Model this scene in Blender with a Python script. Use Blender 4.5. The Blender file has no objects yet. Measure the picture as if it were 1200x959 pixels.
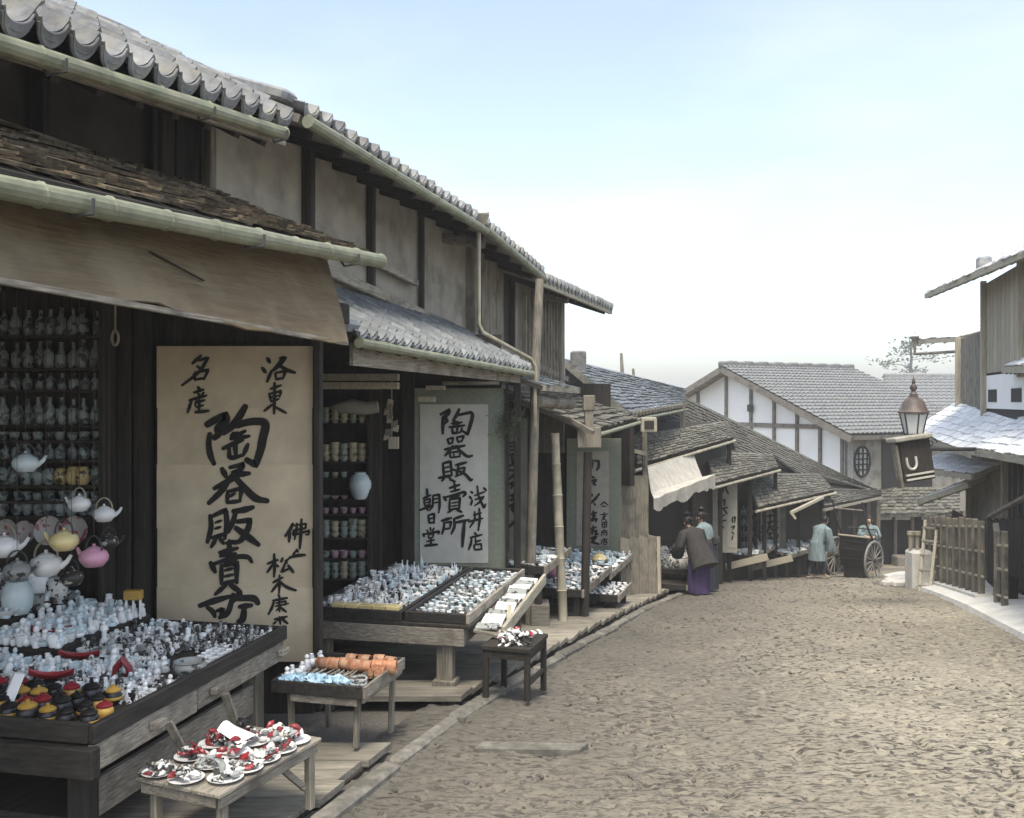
import bpy, math, random
from mathutils import Vector, Matrix, noise
random.seed(11)
SC = bpy.context.scene
COL = SC.collection
R = math.radians
F = 1100.0          # focal length in photo pixels (photo is 1200 wide)
HZ = 470.0          # the horizon's row in the photo

# ------------------------------------------------------------------ camera, sky, sun, exposure
cam_d = bpy.data.cameras.new('camera'); cam = bpy.data.objects.new('camera', cam_d); COL.objects.link(cam)
cam_d.sensor_width = 36; cam_d.lens = 36*F/1200; cam_d.shift_y = -9.5/1200
cam_d.clip_start = .05; cam_d.clip_end = 6000
cam.location = (0, 0, 0); cam.rotation_euler = (R(90), 0, 0)
SC.camera = cam
SUN_DIR = Vector((-.05, -.42, 1.0)).normalized()       # towards the sun: high behind the viewer, veiled by thin cloud
elev = math.asin(SUN_DIR.z); azim = math.atan2(SUN_DIR.x, SUN_DIR.y)
W = bpy.data.worlds.new('World'); SC.world = W; W.use_nodes = True
wn = W.node_tree.nodes; wl = W.node_tree.links
sky = wn.new('ShaderNodeTexSky'); sky.sky_type = 'NISHITA'; sky.sun_disc = False
sky.sun_elevation = elev; sky.sun_rotation = azim
sky.air_density = 1.0; sky.dust_density = 2.5; sky.ozone_density = 1.2; sky.altitude = 60
hsv = wn.new('ShaderNodeHueSaturation'); hsv.inputs['Saturation'].default_value = .76      # thin milky overcast
wl.new(sky.outputs[0], hsv.inputs['Color']); wtc = wn.new('ShaderNodeTexCoord'); wmp = wn.new('ShaderNodeMapping'); wmp.inputs['Scale'].default_value = (1.6, 1.6, 5); wl.new(wtc.outputs['Generated'], wmp.inputs[0])
wnz = wn.new('ShaderNodeTexNoise'); wnz.inputs['Scale'].default_value = 1.7; wnz.inputs['Detail'].default_value = 7; wl.new(wmp.outputs[0], wnz.inputs['Vector'])
wmr = wn.new('ShaderNodeMapRange'); wmr.inputs[1].default_value = .42; wmr.inputs[2].default_value = .75; wmr.inputs[3].default_value = 0; wmr.inputs[4].default_value = .38; wl.new(wnz.outputs['Fac'], wmr.inputs[0])
whs = wn.new('ShaderNodeHueSaturation'); whs.inputs['Saturation'].default_value = .35; whs.inputs['Value'].default_value = 1.14; wl.new(hsv.outputs[0], whs.inputs['Color']); wl.new(wmr.outputs[0], whs.inputs['Fac'])   # faint veils of high cloud
wl.new(whs.outputs[0], wn['Background'].inputs[0]); wn['Background'].inputs[1].default_value = .114
sd = bpy.data.lights.new('sun', 'SUN'); sd.energy = 1.5; sd.angle = R(20); sd.color = (1, .92, .79)
so = bpy.data.objects.new('sun', sd); COL.objects.link(so)
so.rotation_euler = (-SUN_DIR).to_track_quat('-Z', 'Y').to_euler(); so.location = (-30, 0, 40)
SC.view_settings.view_transform = 'Standard'; SC.view_settings.look = 'None'
SC.view_settings.exposure = 1.54; SC.view_settings.gamma = 1
SC.cycles.volume_bounces = 3; SC.cycles.max_bounces = 8

# ------------------------------------------------------------------ geometry helpers
def U(px, py, d):                   # photo pixel + distance -> world point
    return Vector(((px-600)/F*d, d, (HZ-py)/F*d))
GP = [(-60, 2.5), (-5, -1.55), (0, -1.9), (4.6, -2.16), (5.9, -2.21), (6.95, -2.27), (9, -2.5), (11.4, -2.8), (14, -3.1), (16.4, -3.43),
      (20, -3.96), (24, -4.58), (28, -5.18), (31.6, -5.7), (36, -6.1), (45, -6.6), (70, -7.2), (300, -9), (3000, -12)]
def gz(y):
    for (a, za), (b, zb) in zip(GP, GP[1:]):
        if y <= b: return za+(zb-za)*(y-a)/(b-a)
    return GP[-1][1]
TAN = .33; TH = math.atan(TAN)
SD = Vector((math.sin(TH), math.cos(TH), 0))         # along the street, away
RD = Vector((math.cos(TH), -math.sin(TH), 0))        # across the street, to the right
def fx(y, off=0): return -2.69+TAN*y+off              # left edge of the road
def rx(y, off=0): return 2.68+.29*y+off               # right edge of the road
UP = Vector((0, 0, 1))

class MB:
    def __init__(s): s.v = []; s.f = []; s.m = []; s.mi = 0
    def add(s, vs, fs, mi=None):
        o = len(s.v); s.v += [Vector(v) for v in vs]
        for f in fs: s.f.append([o+i for i in f]); s.m.append(s.mi if mi is None else mi)
    def hexa(s, c8, ch=0):           # 8 corners: bottom 4 ccw, top 4 ccw
        s.add(c8, [(3, 2, 1, 0), (4, 5, 6, 7), (0, 1, 5, 4), (1, 2, 6, 5), (2, 3, 7, 6), (3, 0, 4, 7)])
    def box(s, c, ax, ay, az, ch=0): # centre and three half-axis vectors, ch = chamfer
        c = Vector(c); ax = Vector(ax); ay = Vector(ay); az = Vector(az)
        if ax.cross(ay).dot(az) < 0: ax = -ax
        if ch <= 0:
            s.hexa([c-ax-ay-az, c+ax-ay-az, c+ax+ay-az, c-ax+ay-az, c-ax-ay+az, c+ax-ay+az, c+ax+ay+az, c-ax+ay+az]); return
        L = [ax.length, ay.length, az.length]; k = [1-min(ch/max(l, 1e-6), .45) for l in L]
        A = [ax, ay, az]; idx = {}; vs = []
        for sx in (-1, 1):
            for sy in (-1, 1):
                for sz in (-1, 1):
                    sg = (sx, sy, sz)
                    for j in range(3):
                        p = c.copy()
                        for q in range(3): p += A[q]*sg[q]*(1 if q == j else k[q])
                        idx[sg+(j,)] = len(vs); vs.append(p)
        fs = []
        for j in range(3):
            a, b = [(1, 2), (2, 0), (0, 1)][j]
            for sg in (-1, 1):
                q = []
                for (u, v) in ((-1, -1), (1, -1), (1, 1), (-1, 1)):
                    t = [0, 0, 0]; t[j] = sg; t[a] = u; t[b] = v; q.append(idx[tuple(t)+(j,)])
                fs.append(q if sg > 0 else q[::-1])
        for j in range(3):
            a, b = [(1, 2), (2, 0), (0, 1)][j]
            for u in (-1, 1):
                for v in (-1, 1):
                    t0 = [0, 0, 0]; t0[j] = -1; t0[a] = u; t0[b] = v; t1 = list(t0); t1[j] = 1
                    t0 = tuple(t0); t1 = tuple(t1)
                    q = [idx[t0+(a,)], idx[t1+(a,)], idx[t1+(b,)], idx[t0+(b,)]]
                    fs.append(q if u*v < 0 else q[::-1])
        for sx in (-1, 1):
            for sy in (-1, 1):
                for sz in (-1, 1):
                    q = [idx[(sx, sy, sz, j)] for j in range(3)]
                    fs.append(q if sx*sy*sz > 0 else q[::-1])
        s.add(vs, fs)
    def abox(s, x0, x1, y0, y1, z0, z1, ch=0):
        s.box(((x0+x1)/2, (y0+y1)/2, (z0+z1)/2), ((x1-x0)/2, 0, 0), (0, (y1-y0)/2, 0), (0, 0, (z1-z0)/2), ch)
    def beam(s, p0, p1, w, h, up=UP, ch=0):   # w sideways, h along up
        p0 = Vector(p0); p1 = Vector(p1); d = p1-p0; side = d.cross(up)
        if side.length < 1e-6: side = d.cross(Vector((0, 1, 0)))
        side.normalize(); u2 = side.cross(d).normalized()
        s.box((p0+p1)/2, d/2, side*w/2, u2*h/2, ch)
    def slab(s, poly, t, n=None):             # prism: polygon and thickness along its normal (backwards)
        P = [Vector(p) for p in poly]
        if n is None:
            n = Vector((0, 0, 0))
            for i in range(1, len(P)-1): n += (P[i]-P[0]).cross(P[i+1]-P[0])
            n.normalize()
        k = len(P)
        s.add(P+[p-n*t for p in P], [tuple(range(k)), tuple(range(2*k-1, k-1, -1))]+[(i, i+k, (i+1) % k+k, (i+1) % k) for i in range(k)])
    def tube(s, pts, rad, n=8, cap=True, sq=None):
        P = [Vector(p) for p in pts]; k = len(P)
        if not isinstance(rad, (list, tuple)): rad = [rad]*k
        prev = None; vs = []; fs = []
        for i in range(k):
            t = (P[min(i+1, k-1)]-P[max(i-1, 0)]).normalized()
            a = (prev if prev is not None else (Vector((0, 0, 1)) if abs(t.z) < .9 else Vector((1, 0, 0))))
            a = (a-t*a.dot(t)).normalized(); b = t.cross(a); prev = a
            for j in range(n):
                g = 2*math.pi*j/n; vs.append(P[i]+(a*math.cos(g)+b*math.sin(g))*rad[i])
        for i in range(k-1):
            for j in range(n):
                fs.append((i*n+j, i*n+(j+1) % n, (i+1)*n+(j+1) % n, (i+1)*n+j))
        if cap: fs += [tuple(range(n-1, -1, -1)), tuple(range((k-1)*n, k*n))]
        s.add(vs, fs)
    def lathe(s, prof, n=12, c=(0, 0, 0), sx=1, sy=1, M=None):   # prof: (r, z) from the bottom up
        c = Vector(c); vs = []; fs = []; k = len(prof)
        for (r, z) in prof:
            for j in range(n):
                g = 2*math.pi*j/n; p = Vector((r*sx*math.cos(g), r*sy*math.sin(g), z))
                if M: p = M @ p
                vs.append(c+p)
        for i in range(k-1):
            for j in range(n): fs.append((i*n+j, i*n+(j+1) % n, (i+1)*n+(j+1) % n, (i+1)*n+j))
        if prof[0][0] > 1e-5: fs.append(tuple(range(n-1, -1, -1)))
        if prof[-1][0] > 1e-5: fs.append(tuple(range((k-1)*n, k*n)))
        s.add(vs, fs)
    def rings(s, rs, n=14):           # rs: (x, y, z, rx, ry)
        vs = []; fs = []; k = len(rs)
        for (x, y, z, a, b) in rs:
            for j in range(n):
                g = 2*math.pi*j/n; vs.append((x+a*math.cos(g), y+b*math.sin(g), z))
        for i in range(k-1):
            for j in range(n): fs.append((i*n+j, i*n+(j+1) % n, (i+1)*n+(j+1) % n, (i+1)*n+j))
        fs += [tuple(range(n-1, -1, -1)), tuple(range((k-1)*n, k*n))]
        s.add(vs, fs)
    def sheet(s, fn, nu, nv, t):      # fn(u, v) -> point, given a real thickness t
        g = [[Vector(fn(i/nu, j/nv)) for j in range(nv+1)] for i in range(nu+1)]
        vs = []; top = {}
        for i in range(nu+1):
            for j in range(nv+1):
                du = g[min(i+1, nu)][j]-g[max(i-1, 0)][j]; dv = g[i][min(j+1, nv)]-g[i][max(j-1, 0)]
                nn = du.cross(dv).normalized(); top[i, j] = len(vs); vs += [g[i][j], g[i][j]-nn*t]
        fs = []
        for i in range(nu):
            for j in range(nv):
                a, b, c, d = top[i, j], top[i+1, j], top[i+1, j+1], top[i, j+1]
                fs += [(a, b, c, d), (d+1, c+1, b+1, a+1)]
        bd = [(i, 0) for i in range(nu)]+[(nu, j) for j in range(nv)]+[(i, nv) for i in range(nu, 0, -1)]+[(0, j) for j in range(nv, 0, -1)]
        for p, q in zip(bd, bd[1:]+bd[:1]): fs.append((top[p], top[p]+1, top[q]+1, top[q]))
        s.add(vs, fs)
    def mesh(s, name, mats, smooth=False, origin=(0, 0, 0)):
        o = Vector(origin); me = bpy.data.meshes.new(name)
        me.from_pydata([tuple(v-o) for v in s.v], [], s.f)
        for m in (mats if isinstance(mats, (list, tuple)) else [mats]): me.materials.append(m)
        me.polygons.foreach_set('material_index', s.m)
        if smooth:
            me.polygons.foreach_set('use_smooth', [True]*len(s.f))
            try: me.set_sharp_from_angle(angle=R(42))
            except Exception: pass
        me.update(); return me

def tag(o, label=None, cat=None, group=None, kind=None):
    if label: o['label'] = label
    if cat: o['category'] = cat
    if group: o['group'] = group
    if kind: o['kind'] = kind
    return o
def world_loc(o):
    v = o.location.copy()
    while o.parent: o = o.parent; v = v+o.location
    return v
def thing(name, label, cat, loc, group=None):
    o = bpy.data.objects.new(name, None); COL.objects.link(o); o.location = loc; o.empty_display_size = .1
    return tag(o, label, cat, group)
def link(name, me, parent=None, loc=(0, 0, 0), rot=(0, 0, 0), sc=1):
    o = bpy.data.objects.new(name, me); COL.objects.link(o)
    o.location = loc; o.rotation_euler = rot
    o.scale = (sc, sc, sc) if not isinstance(sc, (tuple, list)) else sc
    if parent: o.parent = parent
    return o
def obj(name, mb, mats, parent=None, smooth=False, base=None):   # mesh given in world coordinates
    if parent:
        wlc = world_loc(parent); return link(name, mb.mesh(name, mats, smooth, wlc), parent)
    b = Vector(base) if base is not None else Vector((0, 0, 0))
    return link(name, mb.mesh(name, mats, smooth, b), None, b)
def structure(name, mb, mats, smooth=False):
    return tag(obj(name, mb, mats, None, smooth), kind='structure')
def copy_tree(o, parent=None):
    c = o.copy(); COL.objects.link(c)
    if parent is not None:
        c.parent = parent; c.matrix_parent_inverse = o.matrix_parent_inverse
    for ch in list(o.children): copy_tree(ch, c)
    return c

# ------------------------------------------------------------------ materials
def mat(name, col, rough=.8, var=.25, sc=(6, 6, 6), col2=None, bump=0.0, rnd=.12, spec=.25, rotz=0, detail=6, fine=0, ramp=(.3, .7), coat=0, stain=None):
    m = bpy.data.materials.new(name); m.use_nodes = True; nt = m.node_tree; N = nt.nodes; L = nt.links
    bs = N['Principled BSDF']; bs.inputs['Roughness'].default_value = rough
    bs.inputs['Specular IOR Level'].default_value = spec
    if coat: bs.inputs['Coat Weight'].default_value = coat; bs.inputs['Coat Roughness'].default_value = .12
    tc = N.new('ShaderNodeTexCoord'); mp = N.new('ShaderNodeMapping'); oi = N.new('ShaderNodeObjectInfo')
    ad = N.new('ShaderNodeVectorMath'); ad.operation = 'MULTIPLY_ADD'
    L.new(oi.outputs['Random'], ad.inputs[0]); ad.inputs[1].default_value = (37, 53, 71); L.new(tc.outputs['Object'], ad.inputs[2])
    mp.inputs['Scale'].default_value = sc; mp.inputs['Rotation'].default_value = (0, 0, rotz)
    rt = N.new('ShaderNodeMapping'); rt.inputs['Rotation'].default_value = (0, 0, rotz)
    L.new(ad.outputs[0], rt.inputs[0]); L.new(rt.outputs[0], mp.inputs[0]); mp.inputs['Rotation'].default_value = (0, 0, 0)
    nz = N.new('ShaderNodeTexNoise'); nz.inputs['Scale'].default_value = 1; nz.inputs['Detail'].default_value = detail
    nz.inputs['Roughness'].default_value = .62
    L.new(mp.outputs[0], nz.inputs['Vector'])
    cr = N.new('ShaderNodeValToRGB'); cr.color_ramp.elements[0].position = ramp[0]; cr.color_ramp.elements[1].position = ramp[1]
    c = Vector(col); a = c*(1-var); b = Vector(col2) if col2 else c*(1+var)
    cr.color_ramp.elements[0].color = (*a, 1); cr.color_ramp.elements[1].color = (*b, 1)
    L.new(nz.outputs['Fac'], cr.inputs[0]); out = cr.outputs[0]
    if stain:                        # big patches of a second colour
        n2 = N.new('ShaderNodeTexNoise'); n2.inputs['Scale'].default_value = stain[1]; n2.inputs['Detail'].default_value = 5
        L.new(ad.outputs[0], n2.inputs['Vector'])
        r2 = N.new('ShaderNodeValToRGB'); r2.color_ramp.elements[0].position = .48; r2.color_ramp.elements[1].position = .68
        r2.color_ramp.elements[1].color = (stain[2],)*3+(1,)
        L.new(n2.outputs['Fac'], r2.inputs[0])
        mx = N.new('ShaderNodeMix'); mx.data_type = 'RGBA'; mx.inputs['B'].default_value = (*stain[0], 1)
        L.new(r2.outputs[0], mx.inputs['Factor']); L.new(out, mx.inputs['A']); out = mx.outputs['Result']
    if rnd:
        hs = N.new('ShaderNodeHueSaturation'); mr = N.new('ShaderNodeMapRange')
        L.new(oi.outputs['Random'], mr.inputs[0]); mr.inputs[3].default_value = 1-rnd; mr.inputs[4].default_value = 1+rnd
        L.new(mr.outputs[0], hs.inputs['Value']); L.new(out, hs.inputs['Color']); out = hs.outputs[0]
    L.new(out, bs.inputs['Base Color'])
    if bump:
        bp = N.new('ShaderNodeBump'); bp.inputs['Strength'].default_value = bump; bp.inputs['Distance'].default_value = .01
        L.new(nz.outputs['Fac'], bp.inputs['Height']); L.new(bp.outputs[0], bs.inputs['Normal'])
    return m
def glaze(name, base, spots, sc=30, thr=.6, rough=.3):     # glazed ware with brushed dark or coloured marks
    m = mat(name, base, rough, .12, (18, 18, 18), rnd=.12, spec=.4)
    N = m.node_tree.nodes; L = m.node_tree.links; bs = N['Principled BSDF']
    src = bs.inputs['Base Color'].links[0].from_socket
    ad = [n for n in N if n.type == 'VECT_MATH'][0]
    nz = N.new('ShaderNodeTexNoise'); nz.inputs['Scale'].default_value = sc; nz.inputs['Detail'].default_value = 2
    L.new(ad.outputs[0], nz.inputs['Vector'])
    cr = N.new('ShaderNodeValToRGB'); cr.color_ramp.elements[0].position = thr; cr.color_ramp.elements[1].position = thr+.04
    L.new(nz.outputs['Fac'], cr.inputs[0])
    mx = N.new('ShaderNodeMix'); mx.data_type = 'RGBA'; mx.inputs['B'].default_value = (*spots, 1)
    L.new(cr.outputs[0], mx.inputs['Factor']); L.new(src, mx.inputs['A']); L.new(mx.outputs['Result'], bs.inputs['Base Color'])
    return m

M = {}
GR = (2, 30, 30)
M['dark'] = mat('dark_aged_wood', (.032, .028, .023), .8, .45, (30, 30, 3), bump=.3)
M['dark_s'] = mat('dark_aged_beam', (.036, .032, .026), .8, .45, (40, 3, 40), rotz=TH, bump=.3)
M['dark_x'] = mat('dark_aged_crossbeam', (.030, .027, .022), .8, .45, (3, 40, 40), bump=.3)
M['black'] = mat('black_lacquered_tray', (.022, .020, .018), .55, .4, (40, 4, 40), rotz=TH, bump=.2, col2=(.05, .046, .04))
M['wood_s'] = mat('weathered_wood_along', (.25, .225, .18), .85, .55, (120, 5, 120), rotz=TH, detail=12, bump=.6, stain=((.09, .08, .065), 5, .75))
M['wood_x'] = mat('weathered_wood_across', (.20, .18, .145), .85, .5, (3.5, 80, 80), detail=10, bump=.6, stain=((.09, .08, .065), 5, .7))
M['wood_z'] = mat('weathered_wood_upright', (.20, .18, .14), .85, .5, (80, 80, 3.5), detail=10, bump=.6, stain=((.08, .075, .06), 4, .7))
M['pale_z'] = mat('pale_sawn_wood', (.36, .32, .24), .85, .3, (40, 40, 2.5), bump=.4)
M['pale_s'] = mat('pale_sawn_beam', (.36, .33, .25), .85, .3, (40, 2.5, 40), rotz=TH, bump=.4)
M['deck'] = mat('worn_plank', (.23, .21, .165), .9, .4, (3, 40, 40), bump=.6, rnd=.2, stain=((.10, .09, .075), 4, .6))
M['tile'] = mat('grey_clay_tile', (.16, .165, .165), .6, .45, (9, 9, 9), bump=.3, rnd=.3, spec=.35, stain=((.25, .235, .17), 7, .5))
M['tile_dark'] = mat('blue_grey_clay_tile', (.12, .135, .14), .55, .4, (9, 9, 9), bump=.3, rnd=.28, spec=.4, stain=((.21, .215, .20), 7, .5))
M['bark'] = mat('bark_shingle', (.115, .092, .06), .9, .6, (10, 30, 30), bump=.7, rnd=.5, stain=((.05, .042, .032), 9, .8))
M['shake'] = mat('grey_shake', (.12, .115, .092), .9, .5, (14, 30, 30), bump=.6, rnd=.35, stain=((.06, .06, .05), 6, .7))
M['bamboo'] = mat('weathered_green_bamboo', (.17, .18, .118), .6, .35, (16, 6, 16), rotz=TH, bump=.2, stain=((.24, .23, .17), 7, .7), spec=.4)
M['bamboo_dry'] = mat('dry_pale_bamboo', (.33, .30, .22), .5, .3, (12, 12, 3), stain=((.18, .16, .11), 5, .7), spec=.4)
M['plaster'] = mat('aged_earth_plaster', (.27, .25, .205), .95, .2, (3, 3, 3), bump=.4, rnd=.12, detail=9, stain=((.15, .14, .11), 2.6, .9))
M['plaster_dk'] = mat('dark_plaster', (.06, .056, .046), .95, .3, (3, 3, 3), bump=.2, rnd=.05)  # plain dark plaster of the first upper wall and the shop back walls
M['white'] = mat('lime_white_plaster', (.86, .85, .80), .95, .06, (2, 2, 2), rnd=.03, stain=((.70, .68, .62), 1.0, .4))
M['awning'] = mat('stiff_oiled_awning', (.165, .125, .074), .9, .25, (38, 3, 60), rotz=TH, bump=.7, rnd=0, detail=12, stain=((.235, .19, .12), 3.5, .8))
M['canvas'] = mat('pale_canvas', (.42, .40, .345), .95, .2, (6, 6, 6), bump=.1, rnd=.05)
M['paper'] = mat('tea_stained_paper', (.54, .455, .32), .95, .16, (4, 4, 4), rnd=.05, detail=9, stain=((.42, .345, .23), 2.4, .6))
M['paper_grey'] = mat('grey_white_paper', (.50, .49, .43), .95, .10, (6, 6, 6), rnd=.04)
M['paper_old'] = mat('faded_paper_strip', (.38, .36, .30), .95, .2, (6, 6, 6), rnd=.08, stain=((.24, .23, .19), 6, .6))
M['mount'] = mat('grey_green_cloth_mount', (.215, .235, .18), .95, .15, (30, 30, 30), rnd=.05)
M['mount_dull'] = mat('dull_grey_cloth', (.16, .165, .135), .95, .25, (5, 5, 5), rnd=.05)
M['ink'] = mat('black_ink', (.016, .015, .014), .75, .3, (30, 30, 30), rnd=0)
M['road'] = None
M['stone'] = mat('grey_kerb_stone', (.28, .265, .22), .9, .3, (12, 12, 12), bump=.6, rnd=.2, stain=((.15, .145, .12), 5, .6))
M['stone_dk'] = mat('dark_cobble', (.125, .115, .095), .9, .4, (30, 30, 30), bump=.5, rnd=.5)
M['stone_lt'] = mat('pale_limestone', (.62, .60, .53), .95, .15, (8, 8, 8), bump=.4, rnd=.1, stain=((.42, .40, .34), 2, .5))
M['earth'] = mat('packed_dark_earth', (.15, .135, .11), .95, .35, (40, 40, 40), bump=.6, rnd=0, detail=8)
M['porc'] = mat('white_porcelain', (.80, .80, .77), .28, .08, (9, 9, 9), rnd=.10, spec=.5)
M['porc_blue'] = mat('pale_blue_porcelain', (.57, .66, .67), .28, .1, (9, 9, 9), rnd=.15, spec=.5)
M['porc_ink'] = glaze('white_ware_with_dark_brushwork', (.68, .67, .62), (.03, .028, .026), 34, .56)
M['porc_dark'] = glaze('dark_ware_with_pale_brushwork', (.05, .047, .042), (.55, .53, .46), 34, .58)
M['porc_shade'] = glaze('grey_ware_with_dark_brushwork', (.30, .31, .29), (.05, .05, .046), 26, .55)
M['bottle'] = glaze('dark_glazed_bottle_ware', (.20, .23, .225), (.04, .045, .045), 22, .52)
M['bottle_tan'] = glaze('ochre_banded_jar_ware', (.42, .33, .15), (.06, .045, .03), 22, .58)
M['cream'] = mat('cream_yellow_glaze', (.66, .54, .26), .3, .12, (9, 9, 9), spec=.5)
M['pink'] = mat('pink_glaze', (.60, .30, .40), .3, .12, (9, 9, 9), spec=.5)
M['rose'] = glaze('dull_rose_cup_ware', (.42, .27, .31), (.2, .15, .16), 22, .6)
M['red'] = mat('red_lacquer', (.24, .022, .026), .35, .25, (9, 9, 9), rnd=.25, spec=.5)
M['yellow'] = mat('bright_yellow_glaze', (.50, .30, .06), .35, .2, (9, 9, 9), rnd=.2, spec=.5)
M['blackware'] = mat('black_glaze', (.014, .013, .012), .38, .3, (9, 9, 9), spec=.5)
M['sand'] = glaze('sand_coloured_cup_ware', (.40, .36, .24), (.17, .15, .1), 20, .58)
M['sage'] = glaze('sage_green_cup_ware', (.27, .31, .26), (.12, .14, .12), 20, .58)
M['copper'] = mat('reddish_bamboo_ware', (.32, .145, .075), .5, .45, (20, 20, 20), rnd=.3, stain=((.42, .30, .2), 14, .6))
M['bluepaper'] = mat('pale_blue_paper_craft', (.42, .58, .66), .8, .15, (9, 9, 9), rnd=.15)
M['platered'] = glaze('plate_with_red_blossoms', (.30, .28, .26), (.22, .04, .06), 16, .55)
M['rope'] = mat('straw_rope', (.28, .25, .18), .95, .3, (40, 40, 8))
M['needle'] = mat('dry_pine_sprig', (.07, .085, .05), .9, .3, (9, 9, 9))
M['cord'] = mat('dark_hemp_cord', (.075, .068, .05), .95, .3, (40, 40, 8))
M['kerb'] = mat('dull_kerb_stone', (.155, .145, .12), .9, .4, (14, 14, 14), bump=.7, rnd=.35, stain=((.08, .075, .06), 5, .7))
M['wheel'] = mat('wheel_highlight_grey', (.20, .19, .17), .5, .3, (20, 20, 20))  # rim highlights put into the wheel colour as pale grey
M['iron'] = mat('dull_iron', (.05, .05, .048), .6, .3, (20, 20, 20))
M['copper_top'] = mat('weathered_copper_top', (.085, .068, .058), .5, .3, (9, 9, 9), stain=((.18, .14, .115), 5, .5))
M['lampglass'] = mat('frosted_lamp_glass', (.62, .64, .60), .2, .08, (5, 5, 5), spec=.6)
M['skin'] = mat('skin', (.42, .28, .19), .6, .1, (9, 9, 9), rnd=0)
M['hair'] = mat('black_hair', (.015, .013, .012), .5, .3, (60, 60, 10), rnd=0)
M['k_dark'] = mat('dark_kimono_cloth', (.040, .037, .034), .9, .3, (14, 14, 5), rnd=0)
M['k_purple'] = mat('purple_kimono_cloth', (.055, .038, .095), .9, .35, (16, 16, 4), rnd=0)
M['k_teal'] = mat('faded_teal_cotton', (.165, .215, .215), .9, .3, (16, 16, 5), rnd=0)
M['k_indigo'] = mat('dark_indigo_cotton', (.035, .04, .05), .9, .3, (16, 16, 5), rnd=0)
M['leaf'] = mat('pine_foliage', (.07, .095, .055), .9, .4, (4, 4, 4))
M['glare_tile'] = mat('glare_white_shingle', (.74, .745, .73), .9, .15, (12, 12, 12), bump=.4, rnd=.12)  # white glare on the right hand roofs painted into the shingle colour
# ------------------------------------------------------------------ the ground and the road
def road_mat():
    m = mat('packed_gravel_road', (.225, .203, .150), .95, .3, (16, 26, 26), col2=(.315, .284, .212), bump=.8, rnd=0, detail=10)
    N = m.node_tree.nodes; L = m.node_tree.links; bs = N['Principled BSDF']
    out = bs.inputs['Base Color'].links[0].from_socket
    tc = [n for n in N if n.type == 'TEX_COORD'][0]
    def noise_(sc, lo, hi, det=3):
        mp = N.new('ShaderNodeMapping'); mp.inputs['Scale'].default_value = sc; L.new(tc.outputs['Object'], mp.inputs[0])
        nz = N.new('ShaderNodeTexNoise'); nz.inputs['Scale'].default_value = 1; nz.inputs['Detail'].default_value = det; nz.inputs['Roughness'].default_value = .55
        L.new(mp.outputs[0], nz.inputs['Vector']); r = N.new('ShaderNodeMapRange'); r.inputs[1].default_value = lo; r.inputs[2].default_value = hi; L.new(nz.outputs['Fac'], r.inputs[0]); return r.outputs[0]
    def mul(a, b):
        k = N.new('ShaderNodeMath'); k.operation = 'MULTIPLY'; L.new(a, k.inputs[0])
        if isinstance(b, float): k.inputs[1].default_value = b
        else: L.new(b, k.inputs[1])
        return k.outputs[0]
    def mixc(f, col):
        nonlocal out
        mx = N.new('ShaderNodeMix'); mx.data_type = 'RGBA'; mx.inputs['B'].default_value = (*col, 1); L.new(f, mx.inputs['Factor']); L.new(out, mx.inputs['A']); out = mx.outputs['Result']
    mixc(mul(noise_((.5, .35, 0), .42, .66), .55), (.37, .335, .25))          # dry trodden patches
    # shop row's shade painted into the soil: distance from the left kerb line
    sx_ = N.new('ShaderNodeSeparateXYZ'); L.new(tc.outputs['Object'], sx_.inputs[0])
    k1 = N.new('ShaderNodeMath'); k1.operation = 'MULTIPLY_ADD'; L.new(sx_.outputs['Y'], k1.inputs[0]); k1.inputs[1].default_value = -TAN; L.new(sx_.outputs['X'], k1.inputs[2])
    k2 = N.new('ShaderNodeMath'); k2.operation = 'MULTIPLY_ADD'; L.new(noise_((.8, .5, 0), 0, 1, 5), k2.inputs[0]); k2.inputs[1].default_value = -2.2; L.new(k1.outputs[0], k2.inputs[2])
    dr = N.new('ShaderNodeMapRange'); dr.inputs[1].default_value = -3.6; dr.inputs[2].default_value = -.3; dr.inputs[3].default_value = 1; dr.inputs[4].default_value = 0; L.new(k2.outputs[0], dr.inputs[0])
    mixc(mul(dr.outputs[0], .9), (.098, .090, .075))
    f = mul(noise_((10, 32, 0), .53, .60), noise_((1.1, .8, 0), .25, .58)); mixc(mul(f, .92), (.048, .043, .035))   # dark clods and hollows
    f = mul(noise_((20, 60, 0), .55, .62), .8); mixc(f, (.07, .064, .052))
    L.new(out, bs.inputs['Base Color']); return m
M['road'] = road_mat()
gr = MB()
xs = [-400, -120, -40, -15, -6, 0, 6, 12, 20, 40, 120, 400]; ys = [-30, -8, 0, 3, 5, 7, 9, 12, 15, 18, 22, 26, 30, 36, 45, 70, 140, 300, 900, 3000]
gr.add([(x, y, gz(y)-.05) for y in ys for x in xs], [(j*12+i, j*12+i+1, j*12+i+13, j*12+i+12) for j in range(len(ys)-1) for i in range(11)])
structure('ground', gr, M['earth'], True)

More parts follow.
